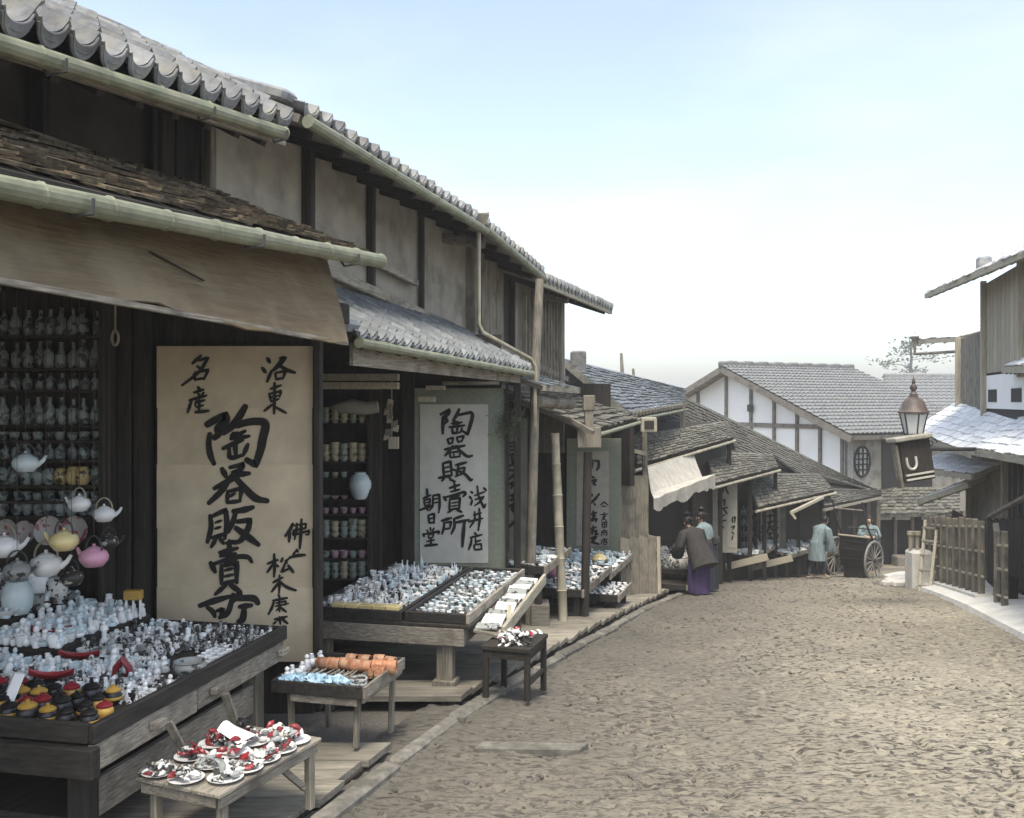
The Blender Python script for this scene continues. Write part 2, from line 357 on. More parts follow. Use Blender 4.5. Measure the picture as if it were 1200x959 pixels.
def bump(x, y):
    a = noise.noise(Vector((x*6.2, y*9, 3.1))); b = noise.noise(Vector((x*13, y*19, 8.7))); c = noise.noise(Vector((x*.9, y*.6, 1.7)))
    pit = max(0, noise.noise(Vector((x*7, y*11, 20)))-.18)
    return .013*a+.010*b+.03*c-.085*pit
rd = MB(); yy = 3.6; rows = []
while yy < 36: rows.append(yy); yy *= 1.0062
nx = 250
for y in rows:
    x0 = fx(y, -.25); x1 = rx(y, .15)+max(0, (y-18)*.25)
    f = 1 if y < 24 else max(0, 1-(y-24)/8)
    for i in range(nx+1):
        x = x0+(x1-x0)*i/nx; rd.v.append(Vector((x, y, gz(y)+bump(x, y)*f)))
rd.f = [(j*(nx+1)+i, j*(nx+1)+i+1, (j+1)*(nx+1)+i+1, (j+1)*(nx+1)+i) for j in range(len(rows)-1) for i in range(nx)]
rd.m = [0]*len(rd.f)
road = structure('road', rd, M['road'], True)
# flat stones bedded in the road
stones = []
for k in range(5):
    s = MB(); n = 7; vs = []
    rr = [random.uniform(.75, 1.15) for _ in range(n)]
    for (h, q) in ((-.5, 1.0), (.55, .85), (1, .4)):
        for j in range(n):
            g = 2*math.pi*j/n; vs.append((math.cos(g)*rr[j]*q, math.sin(g)*rr[j]*q*.72, h*(1+.15*math.sin(3*g+k))))
    fs = [(i*n+j, i*n+(j+1) % n, (i+1)*n+(j+1) % n, (i+1)*n+j) for i in range(2) for j in range(n)]+[tuple(range(2*n, 3*n))]
    s.add(vs, fs); stones.append((s, s.mesh('cobble', M['stone_dk'], True)))
rest = MB(); cnt = 0
for i in range(13000):
    y = 4.7*(26/4.7)**(random.random()**1.15); x = random.uniform(fx(y, .15), rx(y, -.2))
    if noise.noise(Vector((x*.8, y*.6, 5)))*.7+random.random()*.8-.085*(x-fx(y)) < .08: continue
    if abs((x-600/F)-0) > y*.60+.6: continue
    r = random.choice((random.uniform(.006, .014), random.uniform(.010, .022)))*(1+.03*y); z = gz(y)+bump(x, y)-.004; a = random.uniform(0, 6.28)
    sc = (r*random.uniform(1, 1.7), r, r*random.uniform(.25, .42))
    if y < 7.6 and r > .016 and cnt < 300:
        link('cobble', stones[i % 5][1], road, (x, y, z), (0, 0, a), sc); cnt += 1
    else:
        Mx = Matrix.Translation((x, y, z)) @ Matrix.Rotation(a, 4, 'Z') @ Matrix.Diagonal((*sc, 1))
        rest.add([Mx @ v for v in stones[i % 5][0].v], stones[i % 5][0].f)
tag(obj('small_stones', rest, M['stone_dk'], road, True), kind='stuff')

# long stone slab let into the road, kerb stones
b = MB(); p = U(622, 874, 5.95); b.hexa([Vector((p.x+x_, p.y+y_, gz(5.95)+z_)) for z_ in (-.06, .026) for x_, y_ in ((-.36, -.05), (.30, -.075), (.37, .05), (-.31, .075))])
tag(obj('stone_slab', b, M['kerb'], None, base=(p.x, p.y, gz(5.95))), 'long flat pale stone slab let into the road surface alone in the foreground', 'stone')
kerb = thing('stone_kerb', 'low row of worn kerb stones between plank walks and the road', 'kerb', (fx(6, .1), 6, gz(6)))
y = 4.0
while y < 19:
    l = random.uniform(.7, 1.15); b = MB(); zz = gz(y+l/2)
    o = .11+random.uniform(-.025, .025)
    b.beam((fx(y+.02, o), y+.02, gz(y)+.0), (fx(y+l-.02, o), y+l-.02, gz(y+l)+.0), random.uniform(.09, .14), .09, ch=.02)
    obj('stone', b, M['kerb'], kerb); y += l

# plank walks in front of the shops
def walk(y0, y1, zt0, zt1, off0, off1, label, pl=.27):
    w = thing('plank_walk', label, 'walkway', (fx(y0, off1), y0, zt0-.1), 'plank walks in front of the shops')
    y = y0; b = MB()
    for o in (off1-.08, (off0+off1)/2):
        b.beam((fx(y0, o), y0+.03, zt0-.085), (fx(y1, o), y1-.03, zt1-.085), .1, .09, ch=.01)
    obj('joist', b, M['dark_s'], w)
    while y < y1-.05:
        l = min(pl*random.uniform(.85, 1.15), y1-y); t = (y+l/2-y0)/(y1-y0); z = zt0+(zt1-zt0)*t+random.uniform(-.004, .004)
        b = MB(); e = off1+random.uniform(-.03, .02); ya = y+.004; yb = y+l-.006
        lo = [Vector((fx(ya, e), ya, z)), Vector((fx(yb, e), yb, z)), Vector((fx(yb, off0), yb, z)), Vector((fx(ya, off0), ya, z))]
        b.hexa([q-UP*.04 for q in lo]+lo); obj('plank', b, M['deck'], w); y += l
    return w
walk(3.2, 5.88, -2.10, -2.13, -1.9, 0, 'short plank walk nearest the viewer, under the bench of shell plates')
walk(7.0, 11.35, -2.19, -2.68, -2.0, 0, 'long plank walk in front of the second shop, under its large display table')
walk(11.45, 16.6, -2.70, -3.33, -1.9, -.02, 'plank walk past the bamboo pole, ending at the leaning board panel')
walk(17.2, 21.5, -3.42, -4.05, -1.6, .0, 'farthest plank walk, under the stall where the women stand')

# right side pavement
pv = MB(); yv = [3, 6, 8, 9.5, 11, 12.5, 14, 16, 18, 20, 22, 26]
for y in yv:
    for o, z in ((0, -.03), (.03, .07), (.5, .16), (6, .35)): pv.v.append(Vector((rx(y, o), y, gz(y)+z)))
pv.f = [(j*4+i, j*4+i+1, (j+1)*4+i+1, (j+1)*4+i) for j in range(len(yv)-1) for i in range(3)]; pv.m = [0]*len(pv.f)
structure('pavement', pv, M['stone_lt'], True)

# ------------------------------------------------------------------ roof builders
def tile_mesh(w, l, t, lip, m):
    b = MB(); n = 8
    def zz(u):                                     # a pan with a rolled edge
        return -.27*w*max(0, 1-(2*min(u/.80, 1)-1)**2)**.62 + (.16*w*math.sin(math.pi*(u-.80)/.20) if u > .80 else 0)
    b.sheet(lambda u, v: ((u-.5)*w, v*l, zz(u)+t), n, 1, t)
    if lip:                                        # crescent shaped hanging front with moulded rims
        dz = lambda u: .07*w+.19*w*max(0, 1-(2*min(u/.80, 1)-1)**2)**.6
        P0 = [Vector(((k/10*.82-.5)*w, -.006, zz(k/10*.82)+t*.6)) for k in range(11)]
        P1 = [Vector(((k/10*.82-.5)*w, -.010, zz(k/10*.82)-dz(k/10*.82))) for k in range(11)]
        b.sheet(lambda u, v: P0[int(round(u*10))].lerp(P1[int(round(u*10))], v), 10, 1, .02)
        b.tube([p-Vector((0, .008, 0)) for p in P1], .04*w, 6); b.tube([p-Vector((0, .010, .0)) for p in P0], .035*w, 6)
        b.tube([p.lerp(q, .52)-Vector((0, .014, 0)) for p, q in list(zip(P0, P1))[3:8]], .05*w, 5)
    return b.mesh('roof_tile', m, True)
def roof_frame(p0, p1, up):   # eave from p0 to p1, up-slope direction: matrix with x along the eave, y up the slope, z out
    x = (p1-p0).normalized(); y = (up-x*up.dot(x)).normalized(); z = x.cross(y)
    if z.z < 0: z = -z
    return x, y, z
def tiled(parent, p0, p1, up, run, w, l, m, limit=300, skip=0, t=.018, jit=.006, eave=True, keep=99):
    x, y, z = roof_frame(p0, p1, up); L = (p1-p0).length; nc = int(round(L/w)); w2 = L/nc; nr = int(run/(l*.72))+1
    me0 = tile_mesh(w2*1.04, l, t, True, m); me1 = tile_mesh(w2*1.04, l, t, False, m)
    if x.cross(y).z < 0: x2 = -x
    else: x2 = x
    made = 0; st = MB()
    for r in range(nr):
        for c in range(nc):
            pos = p0+x*(w2*(c+.5))+y*(r*l*.72-.03)+z*(.012+random.uniform(0, jit)+(.012 if r else 0))
            tl = y+z*(-.045+random.uniform(-.02, .02)); tl.normalize()
            xa = (x2+z*random.uniform(-.02, .02)).normalized(); za = xa.cross(tl).normalized(); ya = za.cross(xa)
            mt = Matrix((xa, ya, za)).transposed()
            if made < limit and r < keep:
                o = link('roof_tile', me0 if r == 0 and eave else me1, parent); made += 1
                o.matrix_local = Matrix.Translation(pos-world_loc(parent)) @ mt.to_4x4()
            else:
                b = me1
                st.add([pos+mt @ v.co for v in b.vertices], [tuple(q.vertices) for q in b.polygons])
    if st.v: tag(obj('upper_tiles', st, m, parent, True), kind='stuff')
def slates(parent, q, nr, nc, m, name='shingle', t=.022, limit=300, lap=1.5, rough=.03, keep=999, lift=.0):
    """q: eave-left, eave-right, top-right, top-left; overlapping thin split boards"""
    a, b_, c, d = [Vector(p) for p in q]; n = (b_-a).cross(d-a).normalized()
    if n.z < 0: n = -n
    st = MB(); made = 0
    for r in range(nr):
        u = 0.0
        while u < 1-1e-3:
            du = min(random.uniform(.6, 1.4)/nc, 1-u)
            if 1-u-du < .3/nc: du = 1-u
            def pt(uu, vv):
                e = a.lerp(b_, uu); f = d.lerp(c, uu); return e+(f-e)*vv
            v0 = r/nr+random.uniform(-.18, .12)/nr; v1 = (r+lap)/nr
            h0 = t*1.25+random.uniform(0, rough)+lift; h1 = .004+lift
            g = .06*du
            P = [pt(u+g, v0)+n*h0, pt(u+du-g, v0+random.uniform(-.1, .1)/nr)+n*(h0+random.uniform(-.3, .3)*rough), pt(u+du-g, v1)+n*h1, pt(u+g, v1)+n*h1]
            if made < limit and r < keep:
                s = MB(); s.slab(P, t, (n if (P[1]-P[0]).cross(P[3]-P[0]).dot(n) > 0 else n)); obj(name, s, m, parent); made += 1
            else: st.slab(P, t, n)
            u += du
    if st.v: tag(obj('upper_'+name+'s', st, m, parent), kind='stuff')
def bamboo(b, p0, p1, r, node=.35, n=12, sag=0):
    p0 = Vector(p0); p1 = Vector(p1); L = (p1-p0).length; k = max(2, int(L/node)); pts = []; rad = []
    for i in range(k+1):
        t = i/k; s = Vector((0, 0, -sag*4*t*(1-t)))
        for dt, q in (((-.03), 1.0), ((-.006), 1.12), ((.006), 1.12), ((.03), .97)):
            tt = t+dt*node/L
            if 0 <= tt <= 1: pts.append(p0.lerp(p1, tt)+s); rad.append(r*q*(1+.06*math.sin(i*2.1)))
    b.tube(pts, rad, n)
PL = -RD                                             # from the eave inwards
def up_slope(deg): return (PL*math.cos(R(deg))+UP*math.sin(R(deg)))

# ------------------------------------------------------------------ FIRST SHOP (nearest, left)
h1 = thing('shop_house', 'nearest shop house with bark shingled lower roof and dark upper wall', 'house', (fx(6.5, -1.8), 6.5, gz(6.5)), 'shop houses along the left side')
def X(y, off, z): return Vector((fx(y, off), y, z))
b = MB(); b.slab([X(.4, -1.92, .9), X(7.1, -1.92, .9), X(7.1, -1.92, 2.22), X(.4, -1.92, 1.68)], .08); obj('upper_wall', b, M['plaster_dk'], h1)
for px, w in ((36, .09), (178, .08)):
    d = 4.6/(.33-(px-600)/F); b = MB(); b.beam(X(d, -1.86, .95), X(d, -1.86, 1.72+.075*d), w, w, ch=.008); obj('post', b, M['dark'], h1)
for k, (pa, pb) in enumerate(((182, 206), (209, 234))):        # closed shutters beside the post
    da = 4.52/(.33-(pa-600)/F); db = 4.52/(.33-(pb-600)/F); b = MB()
    b.slab([X(da, -1.84, 1.0), X(db, -1.84, 1.0), X(db, -1.84, 1.7+.075*db), X(da, -1.84, 1.7+.075*da)], .03); obj('shutter', b, M['blackware' if 0 else 'dark'], h1)
b = MB()
for o, z in ((-1.83, 1.52),): b.beam(X(1, o, z), X(6.75, o, z), .05, .05, ch=.006)
obj('sill_rail', b, M['wood_s'], h1)
e0, e1 = X(1.9, -1.05, 1.45), X(6.52, -1.05, 1.865)
us = up_slope(27.5)
b = MB(); b.slab([e0+us*.02, e1+us*.02, e1+us*3.6, e0+us*3.6], .07); obj('roof', b, M['dark_s'], h1)
rf = MB()
for i in range(16):
    p = e0.lerp(e1, (i+.5)/16); rf.beam(p+us*.06-UP*.11, p+us*1.1-UP*.11, .06, .07)
obj('rafters', rf, M['dark_x'], h1)
b = MB(); b.beam(e0-UP*.05, e1-UP*.05, .04, .09); obj('eave_board', b, M['wood_s'], h1)
tiled(h1, e0+UP*.105+RD*.04, e1+UP*.105+RD*.04, us, 3.4, .205, .28, M['tile'], 290, t=.018, jit=.014)
b = MB()
p = e1+SD*.06+us*.0
for i in range(12): pass
b.beam(e1+SD*.05+us*.1+UP*.08, e1+SD*.05+us*3.5+UP*.08, .2, .09, ch=.03); obj('verge_tiles', b, M['tile'], h1)
b = MB(); bamboo(b, X(1.6, -.99, 1.33), X(6.42, -.99, 1.83), .045, .42, 12); obj('eave_gutter', b, M['bamboo'], h1)
for y in (3.2, 4.5, 5.6, 6.36):
    b = MB(); z = 1.33+(y-1.6)/4.82*.5; b.tube([X(y, -1.10, z+.05), X(y, -1.02, z-.07), X(y, -.93, z-.05), X(y, -.93, z+.01)], .008, 6)
    obj('gutter_hook', b, M['iron'], h1)
# lower roof of bark shingles
g0, g1 = X(1.7, -.36, .80), X(6.3, -.36, .985)
q0 = [g0, g1, g1+PL*1.38+UP*.56, g0+PL*1.38+UP*.62]
b = MB(); b.slab(q0, .04); obj('lower_roof_boards', b, M['dark_s'], h1)
slates(h1, q0, 12, 26, M['bark'], 'bark_shingle', .016, 300, 1.6, .022)
b = MB(); b.beam(g0-UP*.045+RD*.02, g1-UP*.045+RD*.02, .05, .06, ch=.006); obj('lower_eave_board', b, M['dark_s'], h1)
b = MB(); bamboo(b, X(1.5, -.29, .69), X(6.34, -.29, .945), .048, .36, 14, .015); obj('lower_gutter', b, M['bamboo'], h1)
for y in (3.0, 3.75, 4.9, 5.9):
    b = MB(); z = .69+(y-1.5)/4.84*.255; b.tube([X(y, -.40, z+.06), X(y, -.31, z-.075), X(y, -.22, z-.06), X(y, -.22, z+.0)], .008, 6)
    obj('gutter_hook', b, M['iron'], h1)
# inside
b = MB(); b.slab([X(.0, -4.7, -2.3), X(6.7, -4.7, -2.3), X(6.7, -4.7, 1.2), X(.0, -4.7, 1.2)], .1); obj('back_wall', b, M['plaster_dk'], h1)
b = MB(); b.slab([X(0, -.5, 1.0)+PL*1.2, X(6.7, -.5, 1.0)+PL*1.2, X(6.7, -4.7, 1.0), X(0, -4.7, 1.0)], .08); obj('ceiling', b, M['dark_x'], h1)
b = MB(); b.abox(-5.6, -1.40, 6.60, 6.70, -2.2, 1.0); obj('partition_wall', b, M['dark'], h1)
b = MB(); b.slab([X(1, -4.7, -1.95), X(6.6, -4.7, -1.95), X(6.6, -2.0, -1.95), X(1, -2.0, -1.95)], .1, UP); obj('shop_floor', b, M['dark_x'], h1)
for (x0, x1) in ((-2.70, -2.60), (-2.585, -2.50)):
    b = MB(); b.abox(x0, x1, 6.40, 6.56, -2.15, .95, .008); obj('post', b, M['dark'], h1)
b = MB(); b.beam(X(1.0, -.62, .52), X(6.5, -.62, .60), .1, .14, ch=.01); obj('lintel', b, M['dark_s'], h1)
b = MB(); b.abox(-1.36, -1.31, 6.42, 6.52, -2.13, .45, .008); obj('post', b, M['dark'], h1)

# stiff awning hung under the lower gutter
aw = MB()
def awf(u, v):
    y = 1.4+(6.12-1.4)*u; top = X(y+.10, -.60, .745+.215*(y-1.4)/4.8); bot = X(y-.16, -.34, .52-.145*(y-1.4)/4.72+.0)
    if u > .97: pass
    p = top.lerp(bot, v); p.z -= .03*math.sin(math.pi*v)*(.6+.4*math.sin(u*17)); p.x += .012*math.sin(u*31+v*3)+.02*math.sin(u*9)*v
    p.z += .018*math.sin(u*13)*v-.022*v*abs(math.sin(u*14.5))+.006*math.sin(u*71)*v
    return p
aw.sheet(awf, 40, 8, .012)
a_o = obj('cloth_awning', aw, M['awning'], None, True, base=(-1.4, 6, .5)); tag(a_o, 'brown stiff cloth awning sloping out under the green bamboo gutter of the nearest shop', 'awning')
b = MB(); b.beam(awf(0, .985)-UP*.012, awf(1, .985)-UP*.012, .03, .025); obj('hem_batten', b, M['wood_s'], a_o)
for u in (.30, .52, .75):
    b = MB(); b.tube([awf(u, k/8)+RD*.004 for k in range(9)], .0045, 5); obj('seam', b, M['awning'], a_o)
b = MB(); p = awf(.64, .42); q = awf(.72, .56)
b.beam(p+RD*.02+UP*.01, q+RD*.03, .012, .006); obj('tear', b, M['dark'], a_o)
b = MB(); b.beam(awf(.02, .93)+RD*.03+UP*.03, awf(.47, 1.0)+RD*.02-UP*.035, .05, .02); obj('loose_batten', b, M['dark_s'], a_o)

# ------------------------------------------------------------------ SECOND SHOP HOUSE (long upper storey)
h2 = thing('shop_house', 'long two storey shop house with pale plaster panels and grey tiled eaves', 'house', (fx(11, -1.8), 11, gz(11)), 'shop houses along the left side')
def dpx(px, off): return (2.69-off)/(.33-(px-600)/F)
WO = -1.76
def wz0(y): return 1.55-.125*(y-6.8)     # foot of the upper wall
ps = [(243, .09), (360, .10), (434, .075), (493, .06), (551, .16), (600, .07), (624, .16), (652, .22)]
segs = [(U(352, 134, 6.75), U(563, 263, 10.4)), (U(563, 263, 10.4), U(634, 322, 12.9)), (U(630, 326, 12.75), U(716, 363, 16.9))]
def roofz(y):
    for k, (a, c) in enumerate(segs):
        if y-.2 <= c.y or k == 2:
            t = (y-.2-a.y)/(c.y-a.y); e = a.lerp(c, t); s = (X(y, WO, 0)-e).dot(PL); return e.z+s*math.tan(R(19))-.06
for px, w in ps:
    d = dpx(px, WO+.04); b = MB(); b.beam(X(d, WO+.05, min(wz0(d), 1.1)-.6), X(d, WO+.05, roofz(d)), w, w*.8, up=SD, ch=.01)
    obj('post', b, M['wood_z' if px in (243, 551, 624, 652) else 'dark'], h2)
for i in range(len(ps)-1):
    d0 = dpx(ps[i][0], WO)+.05; d1 = dpx(ps[i+1][0], WO)-.05
    b = MB()
    b.slab([X(d0, WO, wz0(d0)-.7), X(d1, WO, wz0(d1)-.7), X(d1, WO, roofz(d1)), X(d0, WO, roofz(d0))], .07)
    obj('wall_panel', b, M['plaster'] if i not in (4,) else M['dark'], h2)
# shutters in the recess and upright slats
d0, d1 = dpx(562, WO), dpx(588, WO)
for k in range(3):
    a = d0+(d1-d0)*k/3; c = d0+(d1-d0)*(k+.94)/3; b = MB(); b.slab([X(a, WO+.03, .55), X(c, WO+.03, .5), X(c, WO+.03, roofz(c)-.02), X(a, WO+.03, roofz(a)-.02)], .03); obj('shutter', b, M['wood_z'], h2)
d0, d1 = dpx(606, WO), dpx(650, WO)
for k in range(12):
    a = d0+(d1-d0)*(k+.3)/12; b = MB(); b.beam(X(a, WO+.09, wz0(a)-.35), X(a, WO+.09, roofz(a)-.03), .07, .04, up=SD); obj('slat', b, M['wood_z'], h2)
b = MB(); b.beam(X(dpx(372, WO), WO+.08, 1.43), X(dpx(480, WO), WO+.08, 1.27), .05, .07, ch=.006); obj('wall_rail', b, M['wood_s'], h2)
b = MB(); b.beam(X(8.0, WO+.07, wz0(8.0)-.22), X(16.1, WO+.07, wz0(16.1)-.02), .08, .10, ch=.01); obj('sill_beam', b, M['wood_s'], h2)
b = MB(); b.slab([X(16.25, WO, -.9), X(16.25, WO, -.9)+PL*3, X(16.25, WO, 1.8)+PL*3, X(16.25, WO, roofz(16.25))], .08); obj('end_wall', b, M['wood_z'], h2)
us2 = up_slope(19)
for k, (e0, e1) in enumerate(segs):
    b = MB(); b.slab([e0-us2*0, e1, e1+us2*3.4, e0+us2*3.4], .06); obj('roof', b, M['wood_s'], h2)
    b = MB(); n = int((e1-e0).length/.45)
    for i in range(n):
        p = e0.lerp(e1, (i+.5)/n); b.beam(p+us2*.06-UP*.10, p+us2*.9-UP*.10, .05, .06)
    obj('rafters', b, M['dark_x'], h2)
    tiled(h2, e0+UP*.06, e1+UP*.06, us2, 3.2, .20, .28, M['tile'], 98, keep=3, t=.018, jit=.014)
    if k < 2:
        b = MB(); bamboo(b, e0+RD*.06-UP*.055, e1+RD*.06-UP*.075, .045, .45, 10); obj('eave_gutter', b, M['bamboo'], h2)
    else:
        b = MB(); b.beam(e0-UP*.05, e1-UP*.05, .05, .07); obj('eave_board', b, M['pale_s'], h2)
b = MB(); b.beam(segs[0][0]+us2*.05+UP*.09-SD*.04, segs[0][0]+us2*3.3+UP*.09-SD*.04, .18, .09, ch=.03); obj('verge_tiles', b, M['tile'], h2)
# brackets where the eave beams stick out
for px in (551, 652):
    b = MB(); d = dpx(px, WO+.3); z_ = roofz(d)-.14; b.beam(X(d, WO-.1, z_), X(d, WO, z_)+RD*.5-UP*.1, .13, .11, ch=.015)
    obj('bracket', b, M['wood_x'], h2)
# lower tiled roof
f0, f1 = X(6.62, -.62, .47), X(10.55, -.62, .36)
us3 = up_slope(27)
b = MB(); b.slab([f0, f1, f1+us3*1.32, f0+us3*1.32], .05); obj('lower_roof_boards', b, M['dark_s'], h2)
tiled(h2, f0+UP*.015, f1+UP*.015, us3, 1.15, .155, .21, M['tile_dark'], 210, t=.016, jit=.012)
b = MB(); b.beam(f0-SD*.02+us3*-.02+UP*.05, f0-SD*.02+us3*1.25+UP*.05, .22, .10, ch=.03)
b.beam(f0-SD*.02+us3*.25+UP*.13, f0-SD*.02+us3*1.25+UP*.13, .16, .09, ch=.03)
obj('verge_tiles', b, M['tile_dark'], h2)
b = MB(); bamboo(b, f0+RD*.05-UP*.06, f1+RD*.05-UP*.06, .036, .4, 10); obj('lower_gutter', b, M['bamboo'], h2)
b = MB(); b.slab([X(6.75, -.68, .255), X(10.5, -.68, .20), X(10.5, -.68, .33), X(6.75, -.68, .42)], .03); obj('fascia_board', b, M['wood_s'], h2)
b = MB()
for i in range(13):
    p = f0.lerp(f1, (i+.5)/13); b.beam(p-UP*.075, p+us3*1.1-UP*.075, .05, .05)
obj('lower_rafters', b, M['dark_x'], h2)
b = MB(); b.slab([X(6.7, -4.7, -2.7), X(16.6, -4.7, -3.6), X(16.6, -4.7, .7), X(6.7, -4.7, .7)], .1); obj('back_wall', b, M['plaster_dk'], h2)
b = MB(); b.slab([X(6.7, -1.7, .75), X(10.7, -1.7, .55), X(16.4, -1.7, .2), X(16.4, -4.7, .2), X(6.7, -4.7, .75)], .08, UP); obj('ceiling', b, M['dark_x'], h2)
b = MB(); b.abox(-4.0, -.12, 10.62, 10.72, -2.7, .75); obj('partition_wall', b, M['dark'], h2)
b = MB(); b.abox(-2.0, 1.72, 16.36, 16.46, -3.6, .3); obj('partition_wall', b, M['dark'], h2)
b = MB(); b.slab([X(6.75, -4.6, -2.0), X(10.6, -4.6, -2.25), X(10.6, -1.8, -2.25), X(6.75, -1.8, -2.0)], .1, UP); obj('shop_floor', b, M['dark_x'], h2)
for (x0, x1, y, z0, z1) in ((-1.51, -1.41, 10.1, -2.6, .3), (-1.22, -1.08, 10.35, -2.6, .35), (.02, .10, 10.55, -2.65, .35)):
    b = MB(); b.abox(x0, x1, y, y+.1, z0, z1, .008); obj('post', b, M['dark'] if x0 < -1.3 else M['dark'], h2)
# the tall slanting post by the corner and the downspout
b = MB(); b.tube([(.20, 11.1, gz(11.1)), (.245, 11.1, -1.0), (.275, 11.12, .3), (.33, 11.2, 1.45)], [.062, .058, .055, .05], 10); obj('corner_post', b, M['wood_z'], h2, True)
b = MB(); q = U(563, 263, 10.3)
b.tube([q+UP*.10, q+UP*.02, q-UP*.02], [.10, .07, .035], 10, True)
d_ = [U(561, 268, 10.3), U(561, 380, 10.3), U(566, 390, 10.3), U(622, 421, 10.75), U(627, 430, 10.8), U(627, 500, 10.8)]
b.tube(d_, .024, 8); obj('downspout', b, M['bamboo_dry'], h2, True)
b = MB(); b.tube([U(640, 246, 10.3)-U(640, 246, 10.3)+q+UP*.115-RD*.1, q+UP*.115+RD*.1], .012, 6); obj('funnel_rim', b, M['bamboo_dry'], h2)
# lower eaves of the third shop under the same storey
r3 = [X(10.75, -.5, .17), X(12.3, -.5, .15), X(12.3, -1.75, .55), X(10.75, -1.75, .60)]
b = MB(); b.slab(r3, .05); obj('lower_roof_boards', b, M['dark_s'], h2)
slates(h2, r3, 6, 9, M['tile_dark'], 'slate', .022, 90, 1.5, .02)
b = MB(); b.beam(r3[0]-UP*.02, r3[1]-UP*.02, .06, .07); obj('lower_eave_board', b, M['wood_s'], h2)
r4 = [X(12.9, -.46, -.42), X(16.05, -.46, -.31), X(16.05, -1.75, .16), X(12.5, -1.75, .22)]
b = MB(); b.slab(r4, .05); obj('lower_roof_boards', b, M['dark_s'], h2)
slates(h2, r4, 9, 16, M['shake'], 'shingle', .025, 190, 1.5, .03)
b = MB(); bamboo(b, r4[0]-UP*.06+RD*.04, r4[1]-UP*.06+RD*.04, .03, .4, 8); obj('lower_gutter', b, M['bamboo'], h2)
b = MB(); b.tube([X(10.9, -.62, .0), X(12.3, -.6, -.04)], .075, 10); obj('rolled_blind', b, M['wood_s'], h2, True)
# ------------------------------------------------------------------ THIRD HOUSE: broad low roof behind the posts
h3 = thing('shop_house', 'low shop house under a broad mossy roof beyond the two storey house', 'house', (3, 19, gz(19)), 'shop houses along the left side')
q = [U(738, 485, 16.5), U(803, 474, 22), U(803, 456, 25), U(662, 422, 18.6)]
b = MB(); b.slab(q, .12); obj('roof', b, M['shake'], h3)
slates(h3, q, 14, 20, M['tile_dark'], 'slate', .025, 280, 1.5, .02)
b = MB()
for i in range(20):
    p = q[0].lerp(q[1], (i+.5)/20); b.tube([p+RD*.06-UP*.04, p+PL*.5+UP*.1], .07, 7)
obj('roof_roll_ends', b, M['shake'], h3)
b = MB(); bamboo(b, q[0]-UP*.12+RD*.05, q[1]-UP*.12+RD*.05, .03, .4, 8); obj('gutter', b, M['bamboo'], h3)
b = MB(); b.slab([q[0]-UP*.14, q[3]-UP*.14, Vector((q[3].x, q[3].y, -1.5)), Vector((q[0].x, q[0].y, -1.5))], .1); obj('end_wall', b, M['dark'], h3)
b = MB(); b.abox(1.15, 1.45, 18.3, 18.6, .5, .98, .03); obj('ridge_end', b, M['tile'], h3)
b = MB(); b.slab([X(16.6, -1.5, -3.6), X(22, -1.5, -4.3), X(22, -1.5, -.25), X(16.6, -1.5, -.2)], .1); obj('dark_front', b, M['dark'], h3)
b = MB(); p = U(760, 498, 16.6); b.box(p, (.14, 0, 0), (0, .08, 0), (0, 0, .13), .015); obj('lattice_frame', b, M['pale_s'], h3)
b = MB(); b.box(p-Vector((0, .085, 0)), (.085, 0, 0), (0, .01, 0), (0, 0, .075)); obj('lattice_panel', b, M['dark'], h3)
b = MB(); p = U(800, 490, 21.5); b.beam(p-UP*.4, p+UP*.35, .11, .11, up=SD); obj('post', b, M['wood_z'], h3)

# ------------------------------------------------------------------ the houses where the street bends: stepped roofs
def bend_house(label, k, ridge, low, eave, top, wall, seed):
    h = thing('shop_house', label, 'house', (eave[0].x, eave[0].y, gz(eave[0].y)), 'shop houses along the left side')
    b = MB(); q = [low[0], low[1], ridge[1], ridge[0]]; b.slab(q, .12); obj('roof', b, M['shake'], h)
    slates(h, q, 18, 20, M['shake'], 'shingle', .025, 0, 1.5, .02)
    q = [eave[0], eave[1], top[1], top[0]]; b = MB(); b.slab(q, .07); obj('lower_roof_boards', b, M['dark_s'], h)
    slates(h, q, 10, 17, M['shake'], 'shingle', .022, 120, 1.5, .018)
    b = MB(); ex = (eave[1]-eave[0]).normalized(); bamboo(b, eave[0]-ex*.1-UP*.09, eave[1]+ex*.15-UP*.09, .035, .5, 8); obj('gutter', b, M['bamboo_dry'], h)
    a, c = wall; b = MB(); b.slab([Vector((a.x, a.y, gz(a.y)-.3)), Vector((c.x, c.y, gz(c.y)-.3)), Vector((c.x, c.y, eave[1].z+.12)), Vector((a.x, a.y, eave[0].z+.12))], .1); obj('dark_front', b, M['dark'], h)  # dark slab painted in for the shaded inside of the open shop
    q = [top[0]-UP*.02, top[1]-UP*.02, low[1].lerp(ridge[1], .35)+UP*.05, low[0].lerp(ridge[0], .35)+UP*.05]; b = MB(); b.slab(q, .05); obj('middle_roof', b, M['dark_s'], h); slates(h, q, 8, 18, M['shake'], 'shingle', .022, 40, 1.5, .018)
    for t in (0.03, .5, .97):
        p = a.lerp(c, t); e = eave[0].lerp(eave[1], t); e = Vector((e.x, e.y, 0)).lerp(Vector((p.x, p.y, 0)), .25)
        b = MB(); b.beam((e.x, e.y, gz(e.y)-.1), (e.x, e.y, eave[0].lerp(eave[1], t).z+.02), .1, .1, up=SD, ch=.01); obj('post', b, M['dark'], h)
    return h
RK = [U(797, 464, 25.2), U(880, 504, 29), U(955, 541, 32), U(1032, 577, 34.5)]
LW = [U(735, 520, 18.9), U(850, 548, 23.6), U(935, 574, 27.5), U(1032, 580, 32)]
